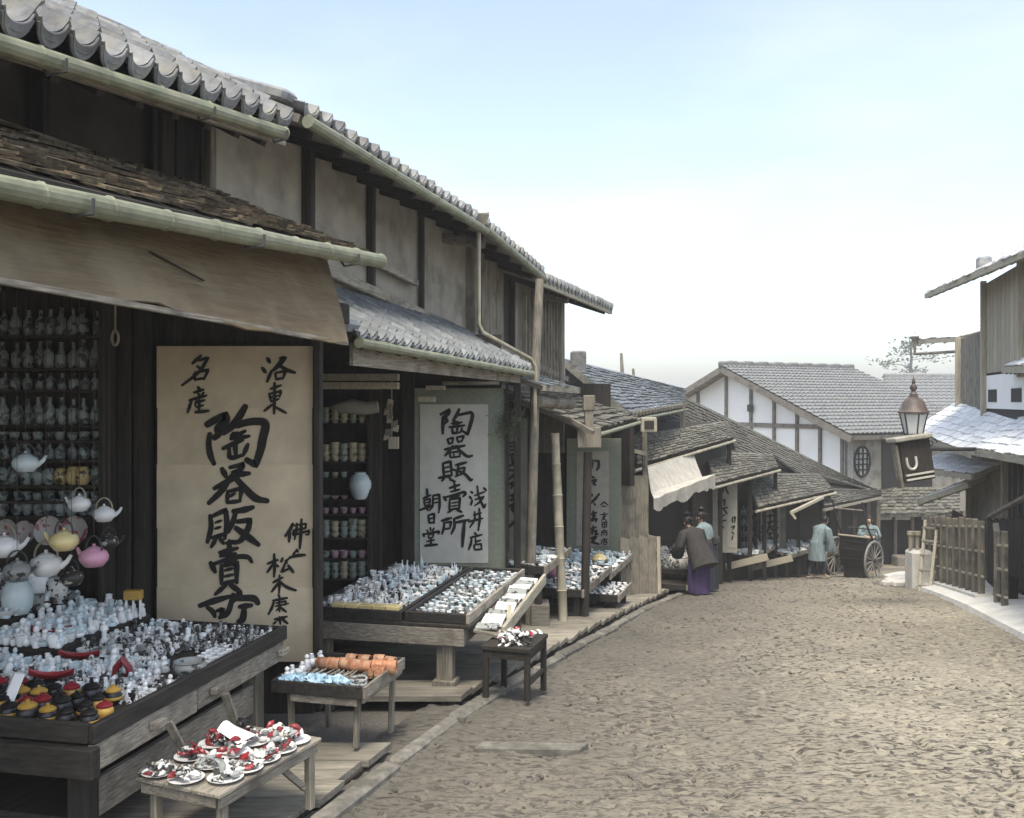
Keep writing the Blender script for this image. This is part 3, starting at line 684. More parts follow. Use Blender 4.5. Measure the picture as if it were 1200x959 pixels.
EV = [(U(746, 546, 17.6), U(859, 513, 22.6)), (U(838, 567, 20.6), U(912, 548, 24.6)), (U(888, 595, 23), U(977, 575, 27)), (U(966, 594, 26.2), U(1033, 580, 30.2))]
TPs = [(U(742, 512, 19), U(852, 494, 24.2)), (U(825, 530, 22.5), U(905, 533, 26.3)), (U(872, 556, 25), U(960, 556, 29)), (U(955, 573, 28), U(1032, 575, 31.8))]
WLs = [(Vector((2.5, 18.15, 0)), Vector((5.3, 23.2, 0))), (Vector((5.3, 23.2, 0)), Vector((7.4, 26.6, 0))), (Vector((7.4, 26.6, 0)), Vector((9.6, 29.2, 0))), (Vector((9.6, 29.2, 0)), Vector((12.6, 32.2, 0)))]
nm = ['long grey shingled shop house with a pale canvas awning below its bamboo gutter', 'low shingled shop house behind the women, with a tall lettered strip under its eave',
      'low shingled shop house with a lettered board between dark openings', 'lowest shingled house at the bend, right behind the parked rickshaw']
for k in range(3): bend_house(nm[k], k, (RK[k], RK[k+1]), (LW[k], LW[k+1]), EV[k], TPs[k], WLs[k], k)
hl = thing('shop_house', nm[3], 'house', (EV[3][0].x, EV[3][0].y, gz(26)), 'shop houses along the left side')
q = [EV[3][0], EV[3][1], TPs[3][1], TPs[3][0]]; b = MB(); b.slab(q, .07); obj('roof', b, M['dark_s'], hl); slates(hl, q, 8, 16, M['shake'], 'shingle', .022, 80, 1.5, .018)
b = MB(); b.beam(q[0]-UP*.09, q[1]-UP*.09, .07, .07); obj('gutter', b, M['bamboo_dry'], hl)
a, c = WLs[3]; b = MB(); b.slab([Vector((a.x, a.y, -6)), Vector((c.x, c.y, -6.2)), Vector((c.x, c.y, -3.0)), Vector((a.x, a.y, -2.9))], .1); obj('dark_front', b, M['dark'], hl)  # dark slab again in place of the open front's shade
for t in (.05, .3, .55, .8, .98):
    p = a.lerp(c, t)-SD*.1; b = MB(); b.beam((p.x, p.y, -6), (p.x, p.y, -2.95), .12, .1, up=SD); obj('post', b, M['wood_z'], hl)
b = MB(); p0 = U(927, 601, 24.5); p1 = U(964, 583, 26.0); b.beam(p0, p1, .08, .07); b.beam(p0, p0+Vector((.12, 0, -.16)), .06, .06); obj('eave_pole', b, M['pale_s'], hl)

# ------------------------------------------------------------------ big white gabled house at the bend
hg = thing('gabled_house', 'large white gabled house with dark timbers and a tiled roof rising over the bend', 'house', (9.1, 40, gz(40)))
ap = U(850, 430, 40); rdv = Vector((.862, .506, 0)); gd = Vector((.506, -.862, 0))
S = 6.76; DR = 2.74; LG = 8.0
def G(s, r, z): return ap+gd*s+rdv*r+UP*z
def zr(s): return -abs(s)*DR/S
wall_s = 6.1
b = MB(); b.slab([G(-wall_s, .45, -8), G(wall_s, .45, -8), G(wall_s, .45, zr(wall_s)-.08), G(0, .45, -.08), G(-wall_s, .45, zr(wall_s)-.08)], .2, -rdv); obj('gable_wall', b, M['white'], hg)
b = MB(); b.slab([G(wall_s, .45, -8), G(wall_s, LG, -8), G(wall_s, LG, zr(wall_s)-.1), G(wall_s, .45, zr(wall_s)-.1)], .2); obj('side_wall', b, M['plaster'], hg)
def sx(px):     # gable coordinate s for a photo column
    t = (px-600)/F; return (t*(ap.y+rdv.y*.4)-ap.x-rdv.x*.4)/(gd.x-t*gd.y)
for px in (793, 818, 851, 880, 907, 934, 961, 987):
    s = sx(px); b = MB(); b.beam(G(s, .42, -6), G(s, .42, zr(s)-.1), .14, .12, up=gd); obj('timber', b, M['wood_z'], hg)
b = MB(); b.beam(G(sx(862), .43, -2.45), G(wall_s, .43, -2.45), .13, .17); obj('timber', b, M['wood_x'], hg)
b = MB(); p = G(sx(881), .3, -1.75); b.box(p, rdv*.08, gd*.12, UP*.15, .03); obj('roof_charm', b, M['iron'], hg)
for sg in (1, -1):
    b = MB(); n = 22; m = 34
    q = [G(sg*S, -.25, -DR), G(sg*S, LG, -DR), G(0, LG, 0), G(0, -.25, 0)]
    b.slab(q if sg > 0 else q[::-1], .16); obj('roof', b, M['wood_s'], hg)
    if sg > 0:     # rows of pan tiles as relief: one wavy sheet per course
        st = MB()
        for r in range(n):
            def fn(u, v):
                s = S*(1-(r+v*1.05)/n)+.05; p = G(s, -.28+(LG+.3)*u, zr(s)); return p+Vector((0, 0, .07+.05*abs(math.sin(u*m*math.pi))+.05*(1-v)))
            st.sheet(fn, m*3, 1, .03)
        tag(obj('roof_tiles', st, M['tile'], hg), kind='stuff')
b = MB()
for k in range(18): b.beam(G(0, -.3+k*.46, .10+.03*(k % 2)), G(0, .15+k*.46, .10+.03*(k % 2)), .36, .26, ch=.06)
obj('ridge_tiles', b, M['tile'], hg)
b = MB(); b.beam(G(0, -.22, -.12), G(S, -.22, -DR-.12), .09, .26); b.beam(G(0, -.22, -.12), G(-S, -.22, -DR-.12), .09, .26); obj('barge_boards', b, M['wood_x'], hg)
# round lattice window in the side wall
def rw(px): # r for a photo column on the side wall
    t = (px-600)/F; o = ap+gd*(wall_s+.05); return (t*o.y-o.x)/(rdv.x-t*rdv.y)
rc = rw(1011); zc = U(0, 541, (ap+gd*wall_s+rdv*rc).y).z-ap.z
w_ = MB(); cpt = G(wall_s+.03, rc, zc)
pts = [cpt+rdv*.42*math.cos(g*math.pi/12)+UP*.56*math.sin(g*math.pi/12) for g in range(25)]
w_.tube(pts, .05, 6, False); wf = obj('round_window', w_, M['dark'], hg)
b = MB(); b.slab([p+gd*.0 for p in pts[:-1]], .04); obj('pane', b, M['paper_grey'], wf)
b = MB()
for k in (-.2, 0, .2): b.beam(cpt+rdv*k*1.2-UP*.5*math.sqrt(1-(k*2.6)**2*.8)+gd*.04, cpt+rdv*k*1.2+UP*.5*math.sqrt(1-(k*2.6)**2*.8)+gd*.04, .05, .04, up=gd)
for k in (-.3, -.1, .1, .3): b.beam(cpt+UP*k-rdv*.37+gd*.045, cpt+UP*k+rdv*.37+gd*.045, .04, .05)
obj('lattice', b, M['dark'], wf)
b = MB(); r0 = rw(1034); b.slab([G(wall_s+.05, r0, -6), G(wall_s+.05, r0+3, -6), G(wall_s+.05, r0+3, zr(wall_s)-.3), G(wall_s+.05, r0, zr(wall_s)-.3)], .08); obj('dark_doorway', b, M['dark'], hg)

# low house closing the street
hf = thing('low_house', 'low dark fronted house closing the street under the white gabled house', 'house', (14.5, 34, gz(34)))
q = [U(985, 604, 33), U(1125, 602, 33), U(1125, 572, 36), U(1000, 574, 36)]
b = MB(); b.slab(q, .1); obj('roof', b, M['shake'], hf); slates(hf, q, 8, 22, M['shake'], 'shingle', .04, 160, 1.5, .05)
b = MB(); b.abox(11.5, 17.5, 34, 34.2, -6.6, -4); obj('dark_front', b, M['dark'], hf)
for k in range(9):
    x = 12+k*.62; b = MB(); b.abox(x-.05, x+.05, 33.9, 33.99, -6.5, -4); obj('post', b, M['wood_z'], hf)
for px, w in ((1036, .26), (1058, .26), (1090, .3)):
    p = U(px, 606, 33.2); b = MB(); b.box(p, (w, 0, 0), (0, .03, 0), (0, 0, .10)); obj('name_board', b, M['paper_old'], hf)
b = MB(); b.abox(13.6, 17, 33.1, 33.7, -6.2, -5.5, .04); obj('front_bench', b, M['wood_x'], hf)

# roofs and a pine far behind on the right
hj = thing('far_house', 'pale far roof showing between the gabled house and the lantern', 'house', (26, 60, gz(60)))
q = [U(1045, 500, 52), U(1150, 500, 52), U(1150, 444, 60), U(1036, 444, 60)]
b = MB(); b.slab(q, .2); obj('roof', b, M['tile'], hj)
st = MB()
for r in range(14):
    def fn(u, v):
        t = (r+v*1.05)/14; return q[0].lerp(q[1], u).lerp(q[3].lerp(q[2], u), min(t, 1))+Vector((0, 0, .10+.05*abs(math.sin(u*60))+.05*(1-v)))
    st.sheet(fn, 110, 1, .03)
tag(obj('roof_tiles', st, M['tile'], hj), kind='stuff')
b = MB(); b.beam(q[3]+UP*.15, q[2]+UP*.15, .5, .4, ch=.08); obj('ridge', b, M['tile'], hj)
b = MB(); b.slab([q[0]-UP*.2, q[1]-UP*.2, Vector((q[1].x, q[1].y, -8)), Vector((q[0].x, q[0].y, -8))], .2); obj('wall', b, M['plaster'], hj)

def tree(px, py, d, h, w, label):
    top = U(px, py, d); t = thing('pine_tree', label, 'tree', (top.x, top.y, gz(d)))
    b = MB(); pts = [Vector((top.x+.3*math.sin(i*1.3), top.y, gz(d)+(top.z+.2-gz(d))*i/7)) for i in range(8)]
    b.tube(pts, [(.28-.03*i)*w/2.2 for i in range(8)], 8); br = []
    for i in range(9):
        p = pts[4].lerp(pts[7], i/8); a = i*2.4; e = p+Vector((math.cos(a)*w*random.uniform(.5, 1), math.sin(a)*w*random.uniform(.5, 1), random.uniform(-.1, .5)))
        b.tube([p, p.lerp(e, .5)+UP*.12, e], [.07, .05, .02], 5); br.append(e); br.append(p.lerp(e, .6)+UP*.15)
    obj('trunk', b, M['dark'], t, True)
    c = MB()
    for e in br+[pts[7]]:
        for k in range(46):
            p = e+Vector((random.gauss(0, .24*w), random.gauss(0, .24*w), random.gauss(.08, .08*w))); a = Vector((random.gauss(0, 1), random.gauss(0, 1), random.gauss(.4, .6))).normalized()*.14*w; s = Vector((random.gauss(0, 1), random.gauss(0, 1), random.gauss(0, .3))).normalized()*.035*w
            c.add([p-s, p+a*.5-s*1.2, p+a, p+a*.5+s*1.2], [(0, 1, 2, 3)])
    obj('crown', c, M['leaf'], t)
tree(1066, 404, 150, 9, 4.6, 'flat topped pine standing behind the far roof')
for px, py, d in ((728, 414, 34), (742, 432, 38)):
    p = U(px, py, d); b = MB(); b.tube([(p.x, p.y, gz(d)), (p.x+.05, p.y, p.z-1), p], [.10, .08, .05], 8)
    tag(obj('wooden_pole', b, M['wood_z'], None, True, base=(p.x, p.y, gz(d))), 'taller thin wooden pole behind the mossy roofs' if px == 728 else 'shorter thin wooden pole right of the taller one behind the mossy roofs', 'pole')

# ------------------------------------------------------------------ RIGHT HOUSE
hr = thing('shop_house', 'tall board clad house on the right with glare whitened porch roof', 'house', (9.2, 17, gz(17)))
def Y(y, off, z): return Vector((rx(y, off), y, z))
WR = 1.37
def dR(px, off): return (2.68+off)/((px-600)/F-.29)
# lower wall of upright boards, with dark openings nearer
d0, d1 = dR(1136, WR), dR(1176, WR)
b = MB(); du = dR(1156, WR); b.slab([Y(8.5, WR+.12, -3.6), Y(d0, WR+.12, -4.2), Y(d0, WR+.12, .9), Y(du-.1, WR+.12, .9), Y(du-.1, WR+.12, 2.2), Y(8.5, WR+.12, 2.2)], .1, RD); obj('wall', b, M['dark'], hr)
for k in range(14):
    a = d0+(d1-d0)*k/14; c = d0+(d1-d0)*(k+.92)/14; b = MB()
    b.slab([Y(a, WR, -3.9), Y(c, WR, -3.9), Y(c, WR, -.9), Y(a, WR, -.9)], .05, -RD); obj('wall_board', b, M['wood_z'], hr)
for px, w in ((1136, .12), (1178, .12)):
    d = dR(px, WR-.03); b = MB(); b.beam(Y(d, WR-.04, -4), Y(d, WR-.04, -.7), w, .1, up=SD, ch=.01); obj('post', b, M['pale_z'], hr)
for k in range(17):
    d = d1-.25-k*.42; b = MB(); b.beam(Y(d, WR+.02, -3.4), Y(d, WR+.02, -.9), .05, .05, up=SD); obj('window_bar', b, M['wood_z'], hr)
# end wall facing up the street's far side
b = MB(); b.slab([Y(d0+.04, WR, -4.2), Y(d0+.04, WR, -4.2)+RD*5, Y(d0+.04, WR, 1.4)+RD*5, Y(d0+.04, WR, 1.4)], .1, SD); obj('end_wall', b, M['wood_z'], hr)
# upper storey
du = dR(1156, WR); dk = dR(1126, WR)
n = 12
for k in range(31):
    a = du-(du-8.6)*k/31; c = du-(du-8.6)*(k+.93)/31; b = MB()
    b.slab([Y(a, WR-.01, .55), Y(c, WR-.01, .55), Y(c, WR-.01, 2.35), Y(a, WR-.01, 2.35)], .06, -RD); obj('wall_board', b, M['pale_z'], hr)
for k in range(8):
    a = dk-(dk-du)*k/8; c = dk-(dk-du)*(k+.93)/8; b = MB()
    b.slab([Y(a, WR, -.3), Y(c, WR, -.3), Y(c, WR, 1.42), Y(a, WR, 1.42)], .06, -RD); obj('wall_board', b, M['wood_z'], hr)
for d, z0, z1 in ((dk+.05, -.4, 1.45), (du, -.3, 2.4), (dR(1200, WR), .4, 2.4)):
    b = MB(); b.beam(Y(d, WR-.06, z0), Y(d, WR-.06, z1), .11, .1, up=SD, ch=.01); obj('post', b, M['pale_z'], hr)
b = MB(); b.slab([Y(du, WR-.015, -.15), Y(8.6, WR-.015, -.15), Y(8.6, WR-.015, .5), Y(du, WR-.015, .5)], .06, -RD); obj('plaster_band', b, M['white'], hr)
for px in (1163, 1191):
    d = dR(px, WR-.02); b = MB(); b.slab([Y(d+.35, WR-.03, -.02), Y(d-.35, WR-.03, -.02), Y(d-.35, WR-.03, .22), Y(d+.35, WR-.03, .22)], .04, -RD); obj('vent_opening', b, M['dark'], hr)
b = MB(); b.slab([Y(dk, WR+.02, -.3), Y(dk, WR+.02, -.3)+RD*5, Y(dk, WR+.02, 1.4)+RD*5, Y(dk, WR+.02, 1.4)], .08, SD); obj('end_wall', b, M['wood_z'], hr)
b = MB(); b.slab([Y(du+.02, WR+.02, 1.0), Y(du+.02, WR+.02, 1.0)+RD*5, Y(du+.02, WR+.02, 3.9)+RD*5, Y(du+.02, WR+.02, 2.3)], .08, SD); obj('end_wall', b, M['pale_z'], hr)
def rroof(e0, e1, run, rise, m, nr, nc, part='roof', lim=140):
    t0 = e0+RD*run+UP*rise; t1 = e1+RD*run+UP*rise; q = [e0, e1, t1, t0]
    b = MB(); b.slab(q, .07, None); obj(part, b, M['wood_s'], hr); slates(hr, q, nr, nc, m, 'shingle', .022, lim, 1.5, .014)
    b = MB(); b.beam(e0-UP*.06, e1-UP*.06, .06, .10); obj('eave_board', b, M['pale_s'], hr)
    b = MB()
    for i in range(int((e1-e0).length/.5)):
        p = e0.lerp(e1, (i+.5)/int((e1-e0).length/.5)); b.beam(p-UP*.11, p+RD*run*.6+UP*(rise*.6-.11), .05, .06)
    obj('rafters', b, M['wood_x'], hr)
ea, eb = U(1085, 344, 20.2), U(1212, 289, 14); rroof(ea, ea+(eb-ea)*1.75, 5, 2.6, M['glare_tile'], 10, 36)
b = MB(); p = U(1153, 318, 17.2); b.box(p+UP*.1, RD*.12, SD*.12, UP*.16, .03); obj('eave_end_tile', b, M['tile'], hr)
rroof(U(1072, 398, 23.8), U(1128, 395, 21.5), 1.3, .45, M['glare_tile'], 5, 7, 'side_roof', 30)
b = MB(); p = U(1072, 402, 23.6); b.tube([p+UP*.16, p+UP*.05, p-UP*.1], [.12, .07, .04], 8); b.tube([p-UP*.1, p-UP*.28, U(1125, 412, 21.8)], .035, 8); obj('gutter_pipe', b, M['wood_s'], hr)
# porch roof, nearer eave broken
rroof(U(1066, 507, 22.5), U(1140, 530, 16.5), 1.05, .75, M['glare_tile'], 7, 12, 'porch_roof', 90)
ea, eb = U(1139, 526, 16.6), U(1215, 536, 11.2); rroof(ea, ea+(eb-ea)*1.4, 1.05, .75, M['glare_tile'], 7, 12, 'porch_roof', 90)
rroof(U(1076, 586, 21.6), U(1136, 565, 18.6), .9, .42, M['glare_tile'], 4, 8, 'low_roof', 30)
rroof(U(1066, 546, 22.2), U(1140, 556, 17.6), .9, .38, M['glare_tile'], 4, 8, 'low_roof', 30)
rroof(U(1176, 430, 16.5), U(1214, 428, 12.8), .6, .3, M['glare_tile'], 3, 5, 'window_hood', 15)
b = MB(); b.slab([Y(20.6, WR-.3, -3.0), Y(18.5, WR-.3, -3.0), Y(18.5, WR-.3, -2.4), Y(20.6, WR-.3, -2.4)], .06, RD); obj('dark_beam', b, M['dark'], hr)
# ------------------------------------------------------------------ brush lettering
def catmull(P, n=7):
    if len(P) < 3:
        return [P[0].lerp(P[-1], i/n) for i in range(n+1)]
    Q = [P[0]*2-P[1]]+P+[P[-1]*2-P[-2]]; out = []
    for i in range(1, len(Q)-2):
        for k in range(n):
            t = k/n; a, b, c, d = Q[i-1:i+3]
            out.append(.5*((2*b)+(c-a)*t+(2*a-5*b+4*c-d)*t*t+(3*b-a-3*c+d)*t*t*t))
    return out+[P[-1]]
def corner(P):                     # keep real corners: split at sharp turns
    parts = [[P[0]]]
    for i in range(1, len(P)):
        parts[-1].append(P[i])
        if i < len(P)-1:
            a = (P[i]-P[i-1]).normalized(); b = (P[i+1]-P[i]).normalized()
            if a.dot(b) < .45: parts.append([P[i]])
    return parts
def brush(parent, name, strokes, sc, org, d, y_front, w0, label=None):
    """strokes in enlarged-picture units: list of (width or None, (x, y), (x, y) ...)"""
    b = MB(); z = 0
    for st in strokes:
        w = st[0] or w0; P = [Vector((p[0], p[1], 0)) for p in st[1:]]; z += 1
        segs = []
        for q in corner(P): segs += catmull(q)[(1 if segs else 0):]
        L = []
        n = len(segs)
        def out(p):
            px = org[0]+p.x/sc; py = org[1]+p.y/sc; q = U(px, py, d); q.y = y_front-.0004*z; return q
        rads = []
        for i in range(n):
            t = i/max(1, n-1)
            prof = .78+.30*math.sin(min(1, t*1.5)*math.pi*.5)-.38*max(0, t-.62)/.38
            rads.append(1.12*max(.22, prof*(1+.10*noise.noise(Vector((t*5+z, z*3.7, w)))))*w/2)
        lft = []; rgt = []
        for i in range(n):
            t = (segs[min(i+1, n-1)]-segs[max(i-1, 0)]).normalized(); nn = Vector((-t.y, t.x, 0))
            lft.append(out(segs[i]+nn*rads[i])); rgt.append(out(segs[i]-nn*rads[i]))
        b.add(lft+rgt, [(i, i+1, n+i+1, n+i) for i in range(n-1)])
        for (i, s) in ((0, -1), (n-1, 1)):
            t = (segs[min(i+1, n-1)]-segs[max(i-1, 0)]).normalized()*s; nn = Vector((-t.y, t.x, 0)); k = 6
            arc = [out(segs[i]+(nn*math.cos(g*math.pi/k)+t*.8*math.sin(g*math.pi/k))*rads[i]) for g in range(k+1)]
            b.add(arc, [tuple(range(k+1))])
    o = obj(name, b, M['ink'], parent); 
    if label: o['label'] = label
    return o
T1 = {  # first sign; each: scale, origin, width, strokes
 'a': (7.105, (225, 465), 50, [(62, (125, 235), (200, 190), (285, 155), (275, 215), (220, 265), (222, 310), (185, 345)), (46, (150, 310), (140, 400), (155, 490), (185, 560)), (56, (445, 80), (400, 160), (340, 240), (262, 305)),
   (62, (375, 240), (480, 210), (590, 210), (612, 250), (590, 350), (570, 450), (530, 570), (455, 525)), (32, (350, 300), (325, 345)), (34, (325, 352), (445, 285)), (32, (350, 350), (480, 328)), (38, (378, 300), (362, 400), (368, 500)),
   (36, (258, 432), (340, 395), (425, 360)), (36, (310, 430), (312, 500), (345, 508), (430, 485)), (34, (468, 395), (430, 485))]),
 'b': (7.105, (225, 465), 46, [(44, (250, 600), (285, 668)), (38, (315, 590), (430, 562), (405, 605), (335, 632)), (42, (345, 652), (480, 638)), (44, (420, 640), (300, 705), (185, 765)), (46, (330, 660), (250, 780), (140, 888)),
   (54, (360, 672), (440, 760), (530, 845), (630, 868)), (32, (300, 785), (292, 880)), (32, (300, 790), (415, 762), (400, 865)), (32, (292, 882), (405, 868)), (26, (305, 835), (360, 805))]),
 'c': (6.19, (225, 580), 38, [(34, (132, 150), (138, 240), (112, 345)), (34, (142, 158), (245, 110), (252, 200), (238, 318)), (20, (170, 202), (215, 186)), (20, (168, 245), (210, 232)), (28, (145, 312), (245, 282)),
   (28, (178, 315), (140, 380)), (28, (200, 312), (232, 355)), (40, (300, 120), (380, 108), (445, 90)), (36, (318, 125), (300, 190), (262, 272)), (38, (330, 195), (425, 182), (405, 250), (360, 325), (312, 350)), (44, (320, 240), (400, 300), (485, 362))]),
 'd': (6.19, (225, 580), 34, [(30, (250, 352), (322, 338)), (32, (272, 332), (272, 420)), (32, (200, 420), (332, 386)), (26, (205, 445), (320, 425)), (36, (135, 492), (170, 560)), (32, (150, 505), (300, 455), (400, 450), (435, 488)),
   (24, (220, 485), (322, 466)), (30, (215, 510), (214, 640)), (36, (230, 512), (325, 492), (325, 638)), (22, (240, 548), (300, 532)), (22, (236, 592), (300, 577)), (30, (215, 645), (322, 622)), (30, (250, 652), (170, 722)), (36, (280, 652), (350, 700))]),
 'e': (6.19, (225, 580), 40, [(40, (55, 805), (160, 770), (272, 738)), (34, (110, 815), (150, 845), (168, 885)), (30, (182, 842), (225, 828), (205, 892)), (38, (300, 722), (262, 850), (200, 892)), (36, (332, 692), (350, 712), (282, 790)),
   (44, (300, 752), (440, 750), (482, 788)), (36, (345, 812), (435, 800)), (42, (382, 800), (370, 895), (335, 922))]),
 'f': (7.5, (200, 405), 26, [(32, (850, 112), (872, 150)), (32, (805, 198), (836, 238)), (28, (890, 222), (868, 270), (848, 320)), (24, (985, 102), (940, 175), (888, 232)), (28, (962, 112), (1012, 105), (960, 172), (912, 218)),
   (30, (950, 172), (1020, 215), (1095, 240)), (22, (920, 242), (928, 292)), (24, (930, 240), (1012, 226), (985, 296)), (22, (925, 298), (990, 288))]),
 'g': (7.5, (200, 405), 24, [(24, (880, 382), (972, 350)), (22, (872, 425), (972, 400), (958, 452)), (22, (866, 422), (880, 482)), (18, (882, 455), (952, 440)), (22, (880, 492), (952, 470)), (28, (915, 330), (910, 600)), (24, (890, 522), (824, 576)), (24, (922, 542), (1018, 594))]),
 'h': (7.5, (200, 405), 26, [(28, (266, 90), (190, 160)), (28, (250, 132), (330, 105), (250, 232), (100, 352)), (22, (230, 182), (262, 202)), (24, (205, 250), (216, 308)), (26, (216, 240), (332, 214), (292, 300)), (22, (212, 302), (300, 286))]),
 'i': (7.5, (200, 405), 24, [(26, (240, 365), (262, 395)), (24, (205, 415), (292, 386)), (20, (240, 420), (256, 442)), (20, (292, 412), (270, 442)), (24, (165, 482), (316, 440)), (26, (186, 482), (150, 590)), (20, (230, 482), (215, 530)), (22, (220, 502), (302, 480)),
   (20, (225, 542), (292, 525)), (24, (256, 480), (250, 580)), (28, (220, 587), (336, 575))]),
 'j': (6.85, (300, 600), 20, [(26, (296, 95), (272, 145), (235, 195)), (24, (272, 150), (266, 240)), (18, (305, 110), (402, 95), (398, 130), (302, 150), (298, 186), (428, 150), (422, 182), (398, 182)), (20, (328, 92), (325, 150), (310, 222)), (24, (366, 60), (360, 180), (352, 295))]),
 'k': (6.85, (300, 600), 20, [(22, (325, 303), (338, 322)), (18, (318, 315), (296, 352)), (24, (272, 366), (340, 350), (396, 346))]),
 'l': (6.85, (300, 600), 20, [(22, (95, 415), (176, 385)), (24, (146, 340), (150, 430), (145, 522)), (20, (136, 420), (90, 486)), (20, (152, 420), (182, 440)), (20, (215, 370), (202, 402)), (18, (268, 372), (240, 395), (252, 412)), (20, (246, 388), (206, 482), (272, 452)), (24, (260, 430), (302, 486))]),
 'm': (6.85, (300, 600), 20, [(20, (138, 566), (216, 525)), (20, (190, 510), (186, 652)), (20, (180, 570), (126, 642)), (24, (190, 560), (250, 605), (322, 630))]),
 'n': (6.85, (300, 600), 18, [(18, (180, 665), (192, 690)), (20, (136, 712), (252, 690)), (20, (146, 712), (128, 770), (100, 822)), (15, (160, 732), (240, 716), (236, 748)), (15, (156, 757), (262, 735)), (18, (186, 700), (190, 800)), (15, (166, 790), (188, 770)), (20, (196, 765), (244, 802))]),
 'o': (6.85, (300, 600), 18, [(20, (150, 862), (250, 840)), (16, (162, 880), (140, 900)), (18, (190, 842), (196, 902)), (20, (210, 862), (256, 896)), (14, (168, 872), (232, 860))]),
}
T2 = {
 'a': (9.59, (485, 470), 32, [(38, (300, 152), (402, 98), (385, 145), (342, 180), (375, 222), (338, 262)), (34, (325, 182), (325, 370)), (34, (510, 92), (480, 160), (440, 222)), (36, (492, 160), (640, 128), (660, 165), (632, 280), (602, 378), (552, 340)),
   (24, (472, 225), (425, 258)), (26, (440, 262), (542, 240)), (28, (398, 296), (572, 275)), (28, (492, 232), (485, 350)), (26, (432, 310), (438, 365), (532, 350)), (24, (542, 302), (526, 352))]),
 'b': (9.59, (485, 470), 28, [(26, (375, 430), (400, 490)), (24, (385, 427), (442, 415), (430, 470)), (22, (402, 480), (440, 470)), (24, (480, 415), (500, 468)), (26, (482, 410), (562, 395), (540, 450)), (22, (502, 462), (546, 450)), (34, (348, 546), (572, 502)),
   (30, (440, 502), (400, 560), (350, 618)), (32, (472, 502), (520, 560), (600, 622), (658, 616)), (24, (402, 582), (412, 640)), (24, (410, 580), (522, 566), (515, 626)), (22, (412, 637), (522, 625)), (18, (445, 592), (452, 620))]),
 'c': (9.59, (485, 470), 28, [(28, (326, 702), (342, 870)), (30, (332, 700), (412, 680), (426, 840)), (20, (346, 752), (406, 740)), (20, (350, 802), (406, 790)), (32, (280, 866), (422, 838)), (24, (342, 872), (312, 902)), (26, (392, 852), (422, 890)),
   (30, (470, 722), (592, 690)), (28, (502, 730), (480, 850)), (26, (512, 762), (572, 750), (550, 810), (468, 852)), (30, (440, 772), (560, 812), (640, 892), (658, 882))]),
 'd': (9.137, (485, 560), 24, [(26, (385, 20), (442, 42)), (26, (380, 112), (492, 75)), (24, (395, 152), (492, 125)), (26, (432, 50), (442, 142)), (28, (320, 205), (345, 246)), (28, (330, 212), (540, 152), (555, 172), (528, 202)), (20, (382, 212), (492, 190)),
   (22, (385, 232), (380, 342)), (26, (390, 232), (492, 215), (485, 342)), (16, (402, 272), (480, 260)), (16, (396, 307), (480, 295)), (22, (380, 342), (492, 325)), (22, (412, 347), (362, 372)), (26, (460, 342), (514, 368))]),
 'e': (9.137, (485, 560), 28, [(30, (298, 462), (402, 430)), (28, (326, 480), (320, 540), (302, 602)), (24, (340, 482), (398, 472), (388, 540)), (22, (332, 552), (390, 540)), (28, (430, 440), (435, 520), (402, 602)), (28, (430, 442), (532, 405)), (28, (440, 482), (592, 450)), (34, (542, 470), (530, 600), (520, 738))]),
 'f': (9.137, (485, 560), 20, [(24, (610, 150), (632, 166)), (24, (595, 200), (616, 230)), (24, (610, 292), (626, 240)), (20, (650, 192), (762, 150)), (20, (655, 236), (752, 200)), (24, (680, 90), (695, 200), (752, 325), (768, 282)), (20, (746, 215), (700, 265), (650, 300)), (24, (750, 110), (776, 136))]),
 'g': (9.137, (485, 560), 22, [(22, (640, 402), (722, 375)), (24, (588, 472), (738, 435)), (22, (650, 365), (650, 450), (600, 532)), (26, (700, 330), (705, 440), (690, 566))]),
 'h': (9.137, (485, 560), 20, [(24, (650, 590), (672, 616)), (22, (605, 642), (732, 610)), (24, (620, 642), (612, 700), (588, 772)), (20, (660, 645), (665, 722)), (20, (665, 686), (717, 670)), (20, (642, 722), (652, 772)), (20, (642, 722), (720, 708), (726, 770)), (20, (650, 772), (732, 765))]),
 'i': (9.137, (485, 560), 22, [(28, (140, 122), (146, 200)), (24, (100, 222), (182, 185)), (20, (110, 240), (116, 300)), (20, (110, 242), (172, 225), (170, 290)), (16, (116, 272), (166, 260)), (20, (116, 302), (170, 290)), (26, (65, 346), (192, 300)), (22, (142, 302), (146, 352)),
   (24, (206, 190), (200, 300), (165, 352)), (26, (206, 192), (272, 180), (276, 300), (266, 376)), (16, (210, 232), (266, 220)), (16, (206, 272), (266, 260))]),
 'j': (9.137, (485, 560), 20, [(24, (155, 402), (166, 490)), (24, (156, 402), (217, 385), (216, 490)), (18, (166, 442), (210, 430)), (20, (166, 487), (216, 475))]),
 'k': (9.137, (485, 560), 20, [(20, (175, 535), (181, 570)), (20, (140, 560), (152, 582)), (20, (216, 540), (200, 570)), (24, (100, 600), (110, 632)), (24, (105, 606), (272, 575), (262, 602)), (18, (156, 612), (161, 650)), (18, (156, 612), (212, 600), (205, 640)), (18, (160, 647), (206, 640)), (20, (140, 682), (222, 665)), (22, (180, 650), (185, 720)), (26, (120, 727), (252, 715))]),
}
